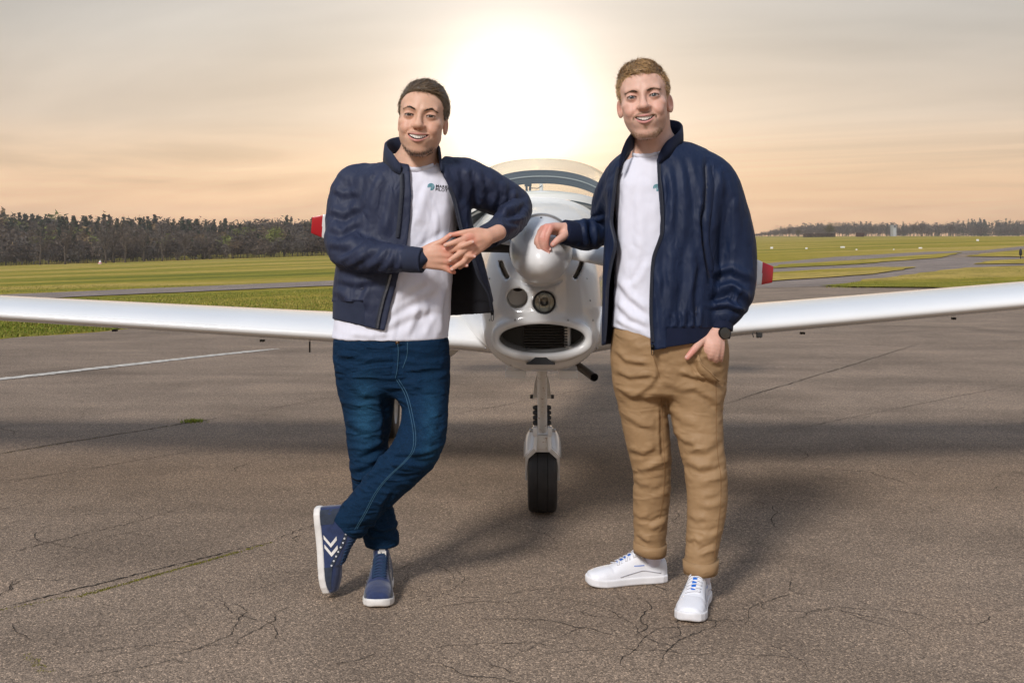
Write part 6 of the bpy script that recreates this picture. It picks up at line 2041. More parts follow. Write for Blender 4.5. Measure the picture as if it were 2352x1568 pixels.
# ------------------------------------------------------------------ shoes
class Shoe:
    """local frame: x across, y heel to toe, z up from the ground; metres"""
    def __init__(s, heel, toe_dir, up, opt):
        s.o = np.asarray(heel, float); d = np.asarray(toe_dir, float); d /= np.linalg.norm(d)
        u = np.asarray(up, float); u = u - d * (u @ d); u /= np.linalg.norm(u)
        s.R = np.stack((np.cross(d, u), d, u), 1); s.p = opt

    def wld(s, q): return np.asarray(q, float) @ s.R.T + s.o

    WY = np.array((-.001, .006, .025, .06, .10, .15, .20, .235, .265, .285, .298, .301)); WX = np.array((.004, .020, .032, .0365, .0365, .040, .0475, .0500, .046, .036, .018, .003))

    def w(s, y): return np.interp(y, s.WY, s.WX)

    def cxm(s, y): return s.p.get('bend', .006) * np.sin(np.clip(y / .3, 0, 1) * 3.1) * s.p.get('side', 1)

    def f_sole(s, q):
        y = q[:, 1]; w = s.w(y) + .003
        dx = np.abs(q[:, 0] - s.cxm(y)) - w
        lift = s.p.get('toe_spring', .008) * np.clip((y - .22) / .08, 0, 1) ** 2
        th = s.p['sole']; hz = np.abs(q[:, 2] - th / 2 - lift) - th / 2
        d = smax(dx * .8, hz, .008)
        return smax(d, np.maximum(-.001 - y, y - .2985), .012)

    def f_up(s, q):
        y = q[:, 1]; z = q[:, 2] - s.p['sole'] * .55
        w = s.w(np.clip(y, .012, .292)) * .985; h = np.interp(y, s.p['hy'], s.p['hz'])
        n = 2.5
        zc = np.maximum(z, 0)
        wz = w * np.interp(zc, (0, .04, .09, .15), (1.0, .98, .86, .92))
        k = np.power(np.power(np.abs(q[:, 0] - s.cxm(y)) / wz, n) + np.power(zc / (h + 1e-4), 3.2) + 1e-9, 1 / n)
        d = (k - 1) * np.minimum(w, h) * .85
        d = smax(d, np.maximum(.004 - y, y - .2925), .014)
        d = np.maximum(d, -z - .004)
        # collar opening
        op = d_ell(q, s.p['open_c'], s.p['open_r'])
        return smax(d, -op, .006)

    def mesh(s, name, f, lo, hi, h, m, parent, disp=None, split=None):
        V, Q, N_ = sdf_mesh(f, lo, hi, h, lip=1.8)
        if disp is not None: V = V + (N_ * disp(V)[:, None]).astype(np.float32)
        return V, Q, N_, obj(name, mesh(name, s.wld(V), Q, normals=N_ @ s.R.T if disp is None else None), m, parent)

    def on(s, pts, lift=.001):
        """drop points given as (x, y) on the top surface"""
        pts = np.asarray(pts, float); z = np.full(len(pts), .22)
        for _ in range(90):
            d = s.f_up(np.stack((pts[:, 0], pts[:, 1], z), 1).astype(np.float32)); z = z - np.maximum(d * .6, 0)
            z = np.maximum(z, 0)
        return np.stack((pts[:, 0], pts[:, 1], z + lift), 1)

    def side(s, pts, sx, lift=.0012):
        """project (y, z) on the side wall, sx = which side"""
        pts = np.asarray(pts, float); x = np.full(len(pts), .09)
        for _ in range(90):
            d = s.f_up(np.stack((x * sx, pts[:, 0], pts[:, 1]), 1).astype(np.float32)); x = x - np.maximum(d * .6, 0)
        return np.stack(((x + lift) * sx, pts[:, 0], pts[:, 1]), 1)


def patch(s, grid, name, m, parent):
    """quad sheet from a grid of local points"""
    g = np.asarray(grid); a, b = g.shape[:2]
    F = [(i * b + j, i * b + j + 1, (i + 1) * b + j + 1, (i + 1) * b + j) for i in range(a - 1) for j in range(b - 1)]
    mb = MB(); mb.add(s.wld(g.reshape(-1, 3)), F); return mb.build(name, m, parent)


M_SUEDE = mat('navy_canvas', (.013, .026, .085), .85, sheen=.4, noise=.2, nscale=60, bump=.2, bscale=700, bdist=.001)
M_SUEDE2 = mat('dark_navy_suede', (.018, .026, .045), .9, sheen=.5, noise=.25, nscale=80)
M_SOLE = mat('white_rubber_sole', (.66, .63, .59), .6, noise=.12, nscale=25)
M_WL = mat('white_leather', (.76, .76, .79), .42, noise=.03, nscale=30, bump=.04, bscale=400)
M_LACE1 = mat('navy_lace', (.012, .035, .085), .8)
M_LACE2 = mat('white_lace', (.75, .75, .78), .8)
M_BLUEP = mat('blue_patch', (.01, .14, .55), .5)


def hi_top(heel, d, up, side, parent, label, patch_tongue):
    s = Shoe(heel, d, up, dict(sole=.026, side=side, hy=(0, .03, .07, .105, .125, .15, .21, .25, .29, .30), hz=(.115, .118, .118, .125, .112, .090, .054, .047, .034, .012), open_c=(0, .052, .165), open_r=(.030, .042, .062)))
    disp = lambda V: .0015 * noise3(V * 40) - .0012 * np.exp(-((V[:, 1] - .205) / .004) ** 2) * (V[:, 2] > .05)
    V, Q, N_, sh = s.mesh('shoe', s.f_up, (-.06, -.01, -.01), (.06, .31, .18), .003, M_SUEDE, parent, disp)
    sh['label'] = label
    s.mesh('sole', s.f_sole, (-.065, -.01, -.01), (.065, .31, .05), .003, M_SOLE, sh)
    # toe rand, heel counter
    def band(ys, zf, sx, nm, m):
        gg = []
        for y in ys:
            z0, z1 = zf(y); gg += [(y, z) for z in np.linspace(z0, z1, 4)]
        patch(s, s.side(gg, sx).reshape(len(ys), 4, 3), nm, m, sh)
    for sx in (-1, 1):
        band(np.linspace(.20, .272, 8), lambda y: (.022, .052 - (y - .2) * .18), sx, 'toe_rand', M_SUEDE2)
        band(np.linspace(.012, .06, 6), lambda y: (.024, .092 - (y - .012) * .5), sx, 'heel_counter', M_SUEDE2)
        # lace stay with eyelets
        ys = np.linspace(.085, .195, 9); zt = np.interp(ys, (.085, .125, .15, .195), (.118, .100, .083, .056))
        gg = [(y, z - .012 + .013 * t) for y, z in zip(ys, zt) for t in (0, .5, 1)]
        patch(s, s.side(gg, sx, .002).reshape(len(ys), 3, 3), 'lace_stay', M_SUEDE2, sh)
        eyl = s.side([(y, z - .006) for y, z in zip(ys, zt)], sx, .003)
        for e_ in eyl:
            c = s.wld(e_); mb = MB(); n_ = s.R @ np.array((sx, 0, .2)); mb.lathe([(.0012, .0004), (.0022, .001), (.003, .0006)], 8, c, n_); mb.build('eyelet', M_LACE2, sh)
        # two white chevrons on the quarter
        for k in range(2):
            y0 = .098 + .030 * k
            for leg in (0, 1):
                gg = []
                for t in np.linspace(0, 1, 6):
                    yy, zz = ((y0 - .004 + .030 * t, .030 + .022 * t), (y0 + .026 - .022 * t, .052 + .022 * t))[leg]
                    gg += [(yy, zz), (yy + .013, zz)]
                patch(s, s.side(gg, sx, .0018).reshape(6, 2, 3), 'chevron', M_SOLE, sh)
    # tongue and laces
    g = []
    for y, z, w in ((.112, .150, .020), (.110, .142, .027), (.114, .128, .028), (.120, .112, .026), (.135, .098, .022)):
        g.append([(x + s.cxm(np.array([y]))[0], y - .012 * (x / w) ** 2, z - .004 * (x / w) ** 2) for x in np.linspace(-w, w, 7)])
    tg = patch(s, g, 'tongue', M_SUEDE, sh); md = tg.modifiers.new('s', 'SOLIDIFY'); md.thickness = .006
    for k, y in enumerate(np.linspace(.122, .196, 8)):
        w = .024; cx_ = s.cxm(np.array([y]))[0]; xx = np.linspace(-w, w, 9) + cx_
        for e in (-1, 1):
            pts = s.on(np.stack((xx, y + e * .004 * (xx - cx_) / w), 1), .0022 + (.001 if e > 0 else 0)); mb = MB(); mb.tube(s.wld(pts), .0024, 6); mb.build('lace', M_LACE1, sh)
    if patch_tongue:
        c = [[s.wld((x, .1165 - .002 * z, .110 + .030 * z)) for x in (-.013, .015)] for z in (0, 1)]
        nrm = s.R @ np.array((0, 1, .25)); nrm /= np.linalg.norm(nrm)
        mb = MB(); mb.add([c[0][0] + nrm * .006, c[0][1] + nrm * .006, c[1][1] + nrm * .004, c[1][0] + nrm * .004], [(0, 1, 2, 3)]); lb = mb.build('tongue_label', M_SOLE, sh, smooth=False)
        # small dark figure-like mark and a wordmark strip on the label
        A = c[0][0] + nrm * .0066; X_ = c[0][1] - c[0][0]; Z_ = c[1][0] - c[0][0]
        mb = MB()
        for a, b, w in (((.2, .75), (.55, .5), .06), ((.55, .5), (.85, .12), .07), ((.55, .5), (.62, .9), .05), ((.55, .5), (.25, .2), .05), ((.25, .2), (.45, .1), .04)):
            a, b = np.array(a), np.array(b); d_ = (b - a) / np.linalg.norm(b - a); n2 = np.array((-d_[1], d_[0])) * w
            mb.add([A + X_ * q[0] + Z_ * q[1] for q in (a - n2, b - n2, b + n2, a + n2)], [(0, 1, 2, 3)])
        o = mb.build('label_mark', M_BLACK, sh, smooth=False); o['kind'] = 'stuff'
        A2 = c[1][0] + nrm * .0046; mb = MB()
        for k in range(6): mb.add([A2 + X_ * (.12 + k * .13) + Z_ * q for q in (.06, .17)] + [A2 + X_ * (.21 + k * .13) + Z_ * q for q in (.17, .06)], [(0, 1, 2, 3)])
        o = mb.build('label_lettering', M_SOLE, sh, smooth=False); o['kind'] = 'stuff'
    return sh


hx = lambda u, y: (u - CU) * y / FPX
hi_top((hx(884, 4.02), 4.02, 0), (hx(869, 3.725) - hx(884, 4.02), -.30, 0), (0, 0, 1), 1, man1, 'navy canvas high top planted flat on the apron', True)
_d = np.array((.115, -.06, -.985)); _d /= np.linalg.norm(_d)
_toe = np.array((hx(745, 3.85), 3.85, .010)); _heel = _toe - _d * .296 + np.array((0, 0, 0))
hi_top(_heel, _d, (1, -.16, .12), -1, man1, 'navy high top balanced on its toe with white chevrons facing', False)

# ------------------------------------------------------------------ the man on the right
_eye = P(1478.6, 221, 3.72)
BR2 = {-1: [(14, -90, 13), (25, -92, 16), (37, -86, 16), (49, -74, 12)], 1: [(14, -90, 14), (25, -92, 17), (37, -86, 18), (50, -74, 14)]}
H2 = Head(_eye + np.array((.010, .080, 0)), math.radians(-9), math.radians(1), math.radians(-5.5), 1.14,
          dict(name='two', mouth_w=28.5, mouth_z=-66, mouth_h=6.6, smile=8, arch_y=-101, face_w=62, jaw_w=49, chin_z=-122, nose_y=-104, eye_h=4.0, ear_h=27, brow=BR2, brow_col=(.17, .10, .055), ear_t=.55, ear_out=1))


def hd(cx, cy, y, r): return ((1300 + cx / 10.456) / 1.0884, (530 + cy / 10.456) / 1.0884, y, r / 10.456 / 1.0884)
def he(cx, cy, y, r): return ((1670 + cx / 10.455) / 1.0884, (790 + cy / 10.455) / 1.0884, y, r / 10.455 / 1.0884)


hand2 = []
for pts in (
    # his right hand resting on the spinner
    [(1420, 520, 4.0, 215), (1180, 510, 3.985, 205)],
    [(1180, 420, 3.98, 120), (1000, 390, 3.968, 112), (800, 400, 3.955, 92)], [(1150, 440, 3.985, 120), (900, 380, 3.975, 105), (690, 400, 3.962, 88)],
    [(1150, 480, 3.995, 120), (850, 420, 3.985, 105), (600, 440, 3.972, 84)], [(1150, 540, 4.0, 110), (850, 500, 3.995, 100), (540, 510, 3.985, 78)],
    [(800, 410, 3.952, 88), (705, 640, 3.940, 80), (690, 850, 3.945, 70), (775, 975, 3.955, 54)],
    [(690, 405, 3.960, 84), (560, 680, 3.946, 76), (600, 900, 3.950, 66), (745, 1080, 3.955, 52)],
    [(600, 445, 3.970, 80), (455, 720, 3.957, 70), (480, 900, 3.957, 62), (575, 1075, 3.962, 50)],
    [(540, 515, 3.985, 74), (430, 720, 3.975, 62), (430, 850, 3.972, 54), (500, 970, 3.975, 44)],
    [(1180, 580, 3.965, 120), (1100, 660, 3.950, 105), (980, 740, 3.935, 92), (860, 850, 3.930, 74)],
    # his left hand, fingers in the pocket, thumb outside
    [(1330, 120, 3.815, 195), (1260, 420, 3.80, 190)],
    [(1130, 470, 3.79, 125), (1080, 680, 3.772, 125), (1000, 900, 3.772, 100), (960, 1080, 3.80, 80)], [(1210, 480, 3.788, 130), (1180, 750, 3.766, 125), (1120, 1030, 3.768, 100), (1100, 1200, 3.81, 80)],
    [(1300, 500, 3.79, 125), (1280, 760, 3.768, 120), (1240, 1080, 3.772, 96), (1220, 1250, 3.81, 74)], [(1370, 540, 3.795, 110), (1380, 800, 3.776, 105), (1370, 1060, 3.782, 84), (1350, 1220, 3.82, 66)],
    [(1060, 520, 3.79, 120), (860, 660, 3.768, 105), (690, 860, 3.750, 92), (500, 1080, 3.742, 72)],
):
    conv = hd if pts[0][2] > 3.9 else he
    hand2.append(tube_comp(limb([conv(*q) for q in pts]), 4, k=.008))
body2 = [H2.comp(),
         tube_comp(limb([(1494, 250, 3.855, 43), (1499, 310, 3.88, 42), (1505, 352, 3.895, 50)]), 4, k=.022),
         tube_comp(limb2([(1510, 375, 3.90, 62, .088), (1520, 430, 3.90, 98, .10), (1520, 560, 3.89, 98, .10), (1525, 680, 3.885, 100, .10), (1535, 780, 3.88, 108, .105)]), 4, k=.05),
         tube_comp(limb([(1460, 412, 3.91, 34), (1425, 420, 3.94, 27), (1403, 465, 4.02, 28), (1388, 520, 4.09, 26), (1350, 541, 4.05, 23), (1300, 533, 3.99, 19)]), 4, k=.03),
         tube_comp(limb([(1590, 410, 3.895, 34), (1645, 420, 3.88, 28), (1668, 480, 3.89, 30), (1688, 580, 3.90, 27), (1685, 640, 3.88, 24), (1668, 710, 3.84, 21), (1655, 760, 3.808, 20)]), 4, k=.03)]
hu2 = union(hand2)
body2.append(Comp(hu2, np.min([c.lo for c in hand2], 0), np.max([c.hi for c in hand2], 0), .012))
f_body2 = union(body2)
lo = np.min([c.lo for c in body2], 0); hi = np.max([c.hi for c in body2], 0)
V, Q, N_ = sdf_mesh(f_body2, lo, hi, .0030, lip=1.5)
SKIN2 = np.array((.64, .395, .30))
masks2 = [(mU(-114, 22, 10), .50), (lambda q: np.exp(-((q[:, 2] + 49 + .010 * q[:, 0] ** 2) / 5.0) ** 2) * (np.abs(q[:, 0]) < 34) * (q[:, 1] < -66), .72),
          (lambda q: np.exp(-((q[:, 0] / 6) ** 2 + ((q[:, 2] + 90) / 6) ** 2)) * (q[:, 1] < -70), .55), (lambda q: sstep(-45, -75, q[:, 2]) * (np.abs(q[:, 0]) > 34) * (q[:, 1] < 10) * (q[:, 2] > -118), .26)]
masks2[3] = (lambda q: (1 - sstep(-78, -48, q[:, 2])) * sstep(30, 42, np.abs(q[:, 0])) * (q[:, 1] < 12) * (q[:, 2] > -120), .22)
C = H2.colours(V, SKIN2, (.60, .27, .24), (.15, .085, .04), masks2)
tip = np.zeros(len(V))
for conv, cx, cy, y in ((hd, 800, 400, 3.95), (hd, 690, 405, 3.955), (hd, 600, 445, 3.965), (hd, 775, 975, 3.95), (hd, 745, 1080, 3.95), (hd, 575, 1075, 3.96), (hd, 860, 850, 3.93), (hd, 705, 650, 3.94), (hd, 560, 690, 3.95), (he, 500, 1080, 3.74), (he, 640, 930, 3.74)):
    u, v, _, _ = conv(cx, cy, 0, 0); p = P(u, v, y); tip += np.exp(-(((V - p) / .018) ** 2).sum(1))
hm = (V[:, 2] < 1.32)
C = C * (1 - (hm * (.08 + .22 * np.clip(tip, 0, 1)))[:, None] * np.array((.10, 1, .95)))
me = mesh('person', V, Q, normals=N_); vcol(me, C)
man2 = obj('person', me, M_SKIN)
tag(man2, 'smiling fair haired man in khaki trousers with one hand on the propeller spinner', 'person')
add_face_parts(H2, man2, (.065, .085, .095), (.13, .075, .04),
               BR2, 33)
for conv, f_, lst in ((hd, hu2, ((862, 828), (778, 962), (735, 1070), (565, 1062))), (he, hu2, ((480, 1060),))):
    for cx, cy in lst:
        u, v, _, _ = conv(cx, cy, 0, 0); y_ = hit_px(f_, [(u, v)], 3.6, 4.1)[0]
        mb = MB(); mb.add([y_ + np.array((.0045 * math.cos(a), -.0005, .0052 * math.sin(a))) for a in np.linspace(0, 6.283, 10)[:-1]], [tuple(range(9))]); mb.build('nail', mat('nail', (.66, .42, .36), .25), man2)

# --- hair: fair, tousled, with a fringe
hl2 = [(-110, 66), (-76, 66), (-64, 58), (-56, 40), (-46, 20), (-36, 4), (-20, -10), (-4, -8), (10, 6), (30, 0), (48, -26), (75, -46), (120, -52)]
cap2, hV, hQ, hN, fh2 = hair_cap(H2, man2, 'hair', hl2, (76, 97, 80), (.34, .21, .10), 6, dict(dx=-4, dy=-6, rx=60, ry=78, rz=50, skew=.02))
rt, ii = sample_surface(hV, hQ, 7500, 21)
nn = hN[hQ[ii, 0]]
q = H2.loc(rt); top = sstep(40, 82, q[:, 2])
comb = np.stack((.35 * np.sin(q[:, 0] * .08 + 1) + .25, -.85 + 0 * top, .15 + 0 * top), 1) @ H2.R.T
comb2 = np.stack((np.sign(q[:, 0]) * .05, .35 + 0 * top, -.95 + 0 * top), 1) @ H2.R.T
dr = comb * top[:, None] + comb2 * (1 - top)[:, None]
dr = dr - (dr * nn).sum(1, keepdims=True) * nn + nn * (.10 + .16 * top)[:, None]
cc = np.array((.44, .27, .12)) * np.random.RandomState(14).uniform(.35, 1.5, (7500, 1))
o = strands('hair_strands', rt - nn * .003, dr, (.011 + .026 * top), .0015, cc, cap2, .25, .12, 4, 17, shell=fh2, off=.006); o['kind'] = 'stuff'
qv = H2.loc(V); wts = np.clip(sum(fn(qv) * k for fn, k in masks2[:3]), 0, 1) ** 2 * (np.abs(H2.f(V)) < .002) * (qv[:, 2] > -130)
rt, ii = sample_surface(V, Q, 1100, 22, wts[Q].mean(1) + 1e-12)
nn = N_[Q[ii, 0]]
o = strands('beard', rt, nn * .3 + np.array((0, -.05, -.9)), np.full(len(rt), .005), .0011, np.array((.20, .115, .05)) * np.random.RandomState(8).uniform(.5, 1.4, (len(rt), 1)), man2, .3, .15, 2, 19); o['kind'] = 'stuff'

# --- khaki trousers
KL = Tube(limb([(1468, 815, 3.90, 60), (1466, 870, 3.905, 56), (1476, 935, 3.91, 55), (1490, 1020, 3.92, 51), (1497, 1075, 3.935, 45), (1497, 1130, 3.95, 43), (1494, 1190, 3.965, 40), (1493, 1240, 3.975, 37), (1493, 1290, 3.98, 35)]), 5)
KR = Tube(limb([(1600, 815, 3.88, 68), (1595, 870, 3.875, 67), (1600, 950, 3.86, 60), (1611, 1024, 3.835, 52), (1621, 1085, 3.82, 49), (1624, 1150, 3.81, 46), (1618, 1215, 3.80, 42), (1609, 1285, 3.79, 37), (1609, 1330, 3.785, 36)]), 5)
KP = Loft([(745, 3.885, 1408, 1664, .125, 2.3), (790, 3.885, 1406, 1668, .130, 2.3), (840, 3.885, 1408, 1667, .125, 2.2), (905, 3.88, 1418, 1662, .10, 2.2)])


def f_khaki(p):
    d = smin(KL(p), KR(p), .02)
    d = smin(d, KP(p), .035)
    u, v = to_uv(p); px = p[:, 1] / FPX
    cut = np.where(u < 1550, v - 1268, v - 1311)
    return smax(d, cut * px, .004)


xcre = [([(1572, 1054), (1605, 1070), (1640, 1064)], 10, .008), ([(1668, 1082), (1640, 1098), (1605, 1108)], 10, .008), ([(1667, 1146), (1640, 1160), (1618, 1162)], 10, .006), ([(1583, 1178), (1602, 1190), (1622, 1188)], 9, .005), ([(1655, 1222), (1632, 1232), (1612, 1228)], 9, .006), ([(1578, 1240), (1596, 1232), (1612, 1246)], 7, .007),
        ([(1642, 1258), (1624, 1264), (1606, 1274)], 6, .008), ([(1580, 1030), (1618, 1028), (1656, 1000)], 12, .006),
        ([(1444, 1026), (1478, 1036), (1504, 1022)], 10, .008), ([(1540, 1050), (1508, 1062), (1480, 1078)], 10, .008), ([(1457, 1092), (1474, 1108), (1496, 1110)], 9, .006), ([(1536, 1120), (1515, 1136), (1494, 1140)], 9, .005), ([(1457, 1172), (1474, 1184), (1492, 1182)], 9, .005), ([(1530, 1192), (1510, 1204), (1490, 1216)], 8, .007), ([(1464, 1222), (1480, 1234), (1494, 1242)], 7, .007),
        ([(1413, 846), (1446, 862), (1505, 858)], 8, .008), ([(1416, 884), (1450, 906), (1505, 912)], 9, .007), ([(1518, 862), (1500, 892), (1455, 922)], 8, -.006), ([(1428, 944), (1466, 968), (1512, 980)], 10, .006), ([(1522, 872), (1565, 890), (1612, 884)], 11, .006), ([(1560, 850), (1600, 864), (1645, 858)], 8, .010), ([(1596, 892), (1628, 906), (1655, 936)], 9, .008), ([(1536, 930), (1570, 962), (1610, 972)], 11, .006), ([(1500, 780), (1512, 830), (1517, 880)], 7, -.007), ([(1415, 800), (1440, 826), (1486, 832)], 8, .007), ([(1545, 985), (1575, 1010), (1600, 1016)], 9, .007),
        ([(1600, 825), (1612, 850), (1640, 868)], 5, .008), ([(1594, 840), (1610, 868), (1640, 876)], 5, .008), ([(1520, 930), (1520, 1000), (1525, 1060)], 6, -.005), ([(1610, 800), (1640, 830), (1660, 836)], 7, .006)]


def d_khaki(V_, N__):
    u, v = to_uv(V_)
    k = np.exp(-((v - 1080) / 60) ** 2) + 1.1 * np.exp(-((v - 1240) / 50) ** 2) + .5 * np.exp(-((v - 870) / 50) ** 2) + .25
    return .8 * creases(V_, xcre) + .0026 * k * ridged(V_ * np.array((8, 8, 20)) + .8 * noise3(V_ * 8)[:, None]) + .001 * noise3(V_ * 50)


M_KHAKI = mat('khaki_cotton', (.305, .190, .095), .6, spec=.28, noise=.06, nscale=12, bump=.08, bscale=1100, bdist=.001, wr=(((26, 26, 40), (0, 50, 0), .4, .004), ((6, 7, 17), (0, 28, 0), .6, .014), ((10, 10, 26), (0, -34, 0), .5, .010)))
lo = np.minimum(np.minimum(KL.lo, KR.lo), KP.lo); hi = np.maximum(np.maximum(KL.hi, KR.hi), KP.hi)
khaki = cloth_obj('trousers', f_khaki, lo, hi, .0036, M_KHAKI, man2, d_khaki)
fkk = lambda p: f_khaki(p) - d_khaki(p, None)
M_KST = mat('khaki_stitch', (.22, .12, .05), .8)
for nm, pts in (('side_seam', [(1644, 870), (1645, 930), (1645, 1000), (1650, 1060), (1655, 1090), (1655, 1150), (1648, 1215), (1640, 1280)]), ('inseam', [(1518, 905), (1522, 990), (1526, 1060), (1524, 1130), (1515, 1190)]), ('fly_seam', [(1493, 772), (1495, 800), (1508, 840), (1516, 870)])):
    c = catmull(np.array(pts, float), 8); h_ = hit_px(fkk, c, 3.5, 4.1)
    v_, f_ = ribbon(h_ + np.array((0, -.002, 0)), .0010, (0, -1, 0)); mb = MB(); mb.add(v_, f_); mb.build(nm, M_KST, khaki)
# pocket mouth: a padded edge across the hand
pk = [P(*q) for q in ((1603, 815, 3.752), (1612, 836, 3.742), (1628, 852, 3.744), (1644, 868, 3.757), (1652, 874, 3.775))]
c = catmull(np.array(pk), 8); V_ = []
for i, q in enumerate(c):
    w = .030 * math.sin(math.pi * min(1, .25 + .75 * i / len(c))) + .004
    for t in np.linspace(0, 1, 6): V_.append(q + np.array((-.5 * w * t, .055 * t * t - .006 * math.sin(t * 3.1), -w * t * 1.15)))
n = len(c); mb = MB(); mb.add(V_, [(i * 6 + j, i * 6 + j + 1, i * 6 + 7 + j, i * 6 + 6 + j) for i in range(n - 1) for j in range(5)]); o = mb.build('pocket_flap', M_KHAKI, khaki); md = o.modifiers.new('s', 'SOLIDIFY'); md.thickness = .003
mb = MB(); mb.tube(c + np.array((0, -.001, 0)), .0022, 8); mb.build('pocket_edge', M_KHAKI, khaki)
# turn-ups
for t_, (u0, u1, v0, v1, y, tl) in ((KL, (1457, 1529, 1246, 1272, 3.975, -3)), (KR, (1571, 1648, 1284, 1314, 3.79, 3))):
    cu, hw = (u0 + u1) / 2, (u1 - u0) / 2; mb = MB(); prof = []
    a, b = P(cu, v1, y), P(cu, v0, y); r = hw * y / FPX
    mb.tube([a + np.array((0, 0, .002)), a, a * .98 + b * .02, (a + b) / 2, b, b + np.array((0, 0, .001)), b + np.array((0, 0, -.004))], [r * .90, r * 1.02, r * 1.04, r * 1.05, r * 1.055, r * 1.02, r * .86], 48, cap=False)
    co = np.array(mb.v); th_ = np.arctan2(co[:, 1] - y, co[:, 0] - a[0]); co[:, 2] += .003 * np.sin(th_ * 2 + 1) + (co[:, 0] - a[0]) * .05 * np.sign(tl); co[:, 0] += .0015 * np.sin(th_ * 5 + co[:, 2] * 60); mb.v = [tuple(q) for q in co]
    mb.build('turn_up', M_KHAKI, khaki)

# --- t-shirt
TS2 = Loft([(346, 3.90, 1456, 1546, .072, 2.0), (368, 3.90, 1434, 1588, .106, 2.2), (420, 3.90, 1408, 1630, .122, 2.4), (520, 3.895, 1412, 1628, .128, 2.4), (640, 3.89, 1412, 1630, .128, 2.3), (778, 3.888, 1403, 1655, .133, 2.3)])
NECK2 = Tube(limb([(1492, 260, 3.855, 47), (1496, 300, 3.872, 47), (1494, 332, 3.866, 46)]), 3)


def f_tee2(p):
    u, v = to_uv(p); px = p[:, 1] / FPX
    d = smax(TS2(p, cap=False), np.maximum(p[:, 2] - TS2.zz[-1], (v - np.interp(u, (1400, 1500, 1650), (750, 780, 780))) * px), .01)
    return smax(d, -NECK2(p), .006)


t2c = [([(1420, 640), (1450, 680), (1495, 715)], 10, .007), ([(1418, 690), (1450, 725), (1495, 745)], 10, .007), ([(1415, 730), (1440, 745), (1480, 760)], 8, .005), ([(1440, 420), (1432, 500), (1425, 580)], 11, .004), ([(1465, 430), (1470, 520), (1465, 620)], 13, .003), ([(1490, 600), (1470, 640), (1450, 660)], 10, .004)]
d_tee2 = lambda V_, N__: creases(V_, t2c) + .004 * ridged(V_ * np.array((11, 8, 4)) + .6 * noise3(V_ * 7)[:, None]) + .001 * noise3(V_ * 40)
tee2 = cloth_obj('t_shirt', f_tee2, TS2.lo, TS2.hi, .004, M_TEE, man2, d_tee2)
neckline(NECK2, TS2, .011, M_TEE, tee2, P(1494, 385, 3.84)[2], P(1494, 315, 3.84)[2])
logo(tee2, lambda p: f_tee2(p) - d_tee2(p, None), 1508, 431, 8.0, None, None, 0)

# --- navy jacket
M_NAVY2 = navy_mat('deep_navy_nylon', (.0068, .0150, .0440))
M_RIB2 = rib_mat('deep_navy_rib', (.007, .011, .031))
JK2 = Loft([(326, 3.92, 1470, 1585, .075, 2.0), (342, 3.92, 1436, 1625, .10, 2.2), (375, 3.915, 1402, 1655, .135, 2.4), (430, 3.905, 1394, 1658, .150, 2.5), (520, 3.90, 1390, 1652, .158, 2.5), (620, 3.896, 1386, 1648, .160, 2.5), (720, 3.893, 1382, 1646, .162, 2.5), (815, 3.89, 1382, 1640, .160, 2.5)])
SL2 = Tube(limb([(1450, 400, 3.92, 38), (1425, 415, 3.945, 42), (1403, 460, 4.02, 43), (1388, 515, 4.09, 38), (1352, 540, 4.055, 36), (1325, 538, 4.015, 33)]), 5)
SR2 = Tube(limb([(1600, 390, 3.90, 44), (1640, 412, 3.885, 50), (1664, 480, 3.89, 53), (1682, 560, 3.895, 54), (1688, 630, 3.88, 50), (1680, 680, 3.855, 48), (1664, 712, 3.835, 41), (1656, 726, 3.825, 32)]), 5)
eL2 = np.array([(320, 1440), (380, 1424), (408, 1418), (490, 1409), (512, 1409), (560, 1418), (600, 1408), (631, 1402), (670, 1398), (737, 1395), (820, 1391)], float)
eR2 = np.array([(320, 1522), (369, 1508), (405, 1510), (448, 1515), (504, 1517), (538, 1515), (591, 1497), (657, 1492), (723, 1491), (820, 1495)], float)
NK2 = Tube(limb([(1492, 250, 3.85, 60), (1500, 310, 3.88, 62), (1505, 335, 3.895, 60)]), 3)


def f_jacket2(p):
    d = smin(JK2(p), SL2(p), .03); d = smin(d, SR2(p), .02)
    u, v = to_uv(p); px = p[:, 1] / FPX
    inner = np.maximum(JK2(p, -.012, cap=False), p[:, 2] - (JK2.zz[-1] - .012))
    d = smax(d, -inner, .006)
    d = smax(d, -NK2(p), .01)
    ul = np.interp(v, eL2[:, 0], eL2[:, 1]); ur = np.interp(v, eR2[:, 0], eR2[:, 1])
    op = np.maximum(np.maximum(ul - u, u - ur) * px, p[:, 1] - 3.86)
    sleeve = np.minimum(SL2(p), SR2(p)); op = np.maximum(op, -(sleeve - .004))
    d = smax(d, -op, .006)
    vb = np.interp(u, (1380, 1400, 1490, 1505, 1610, 1650), (795, 790, 806, 804, 788, 782))
    return smax(d, (v - vb) * px, .006)


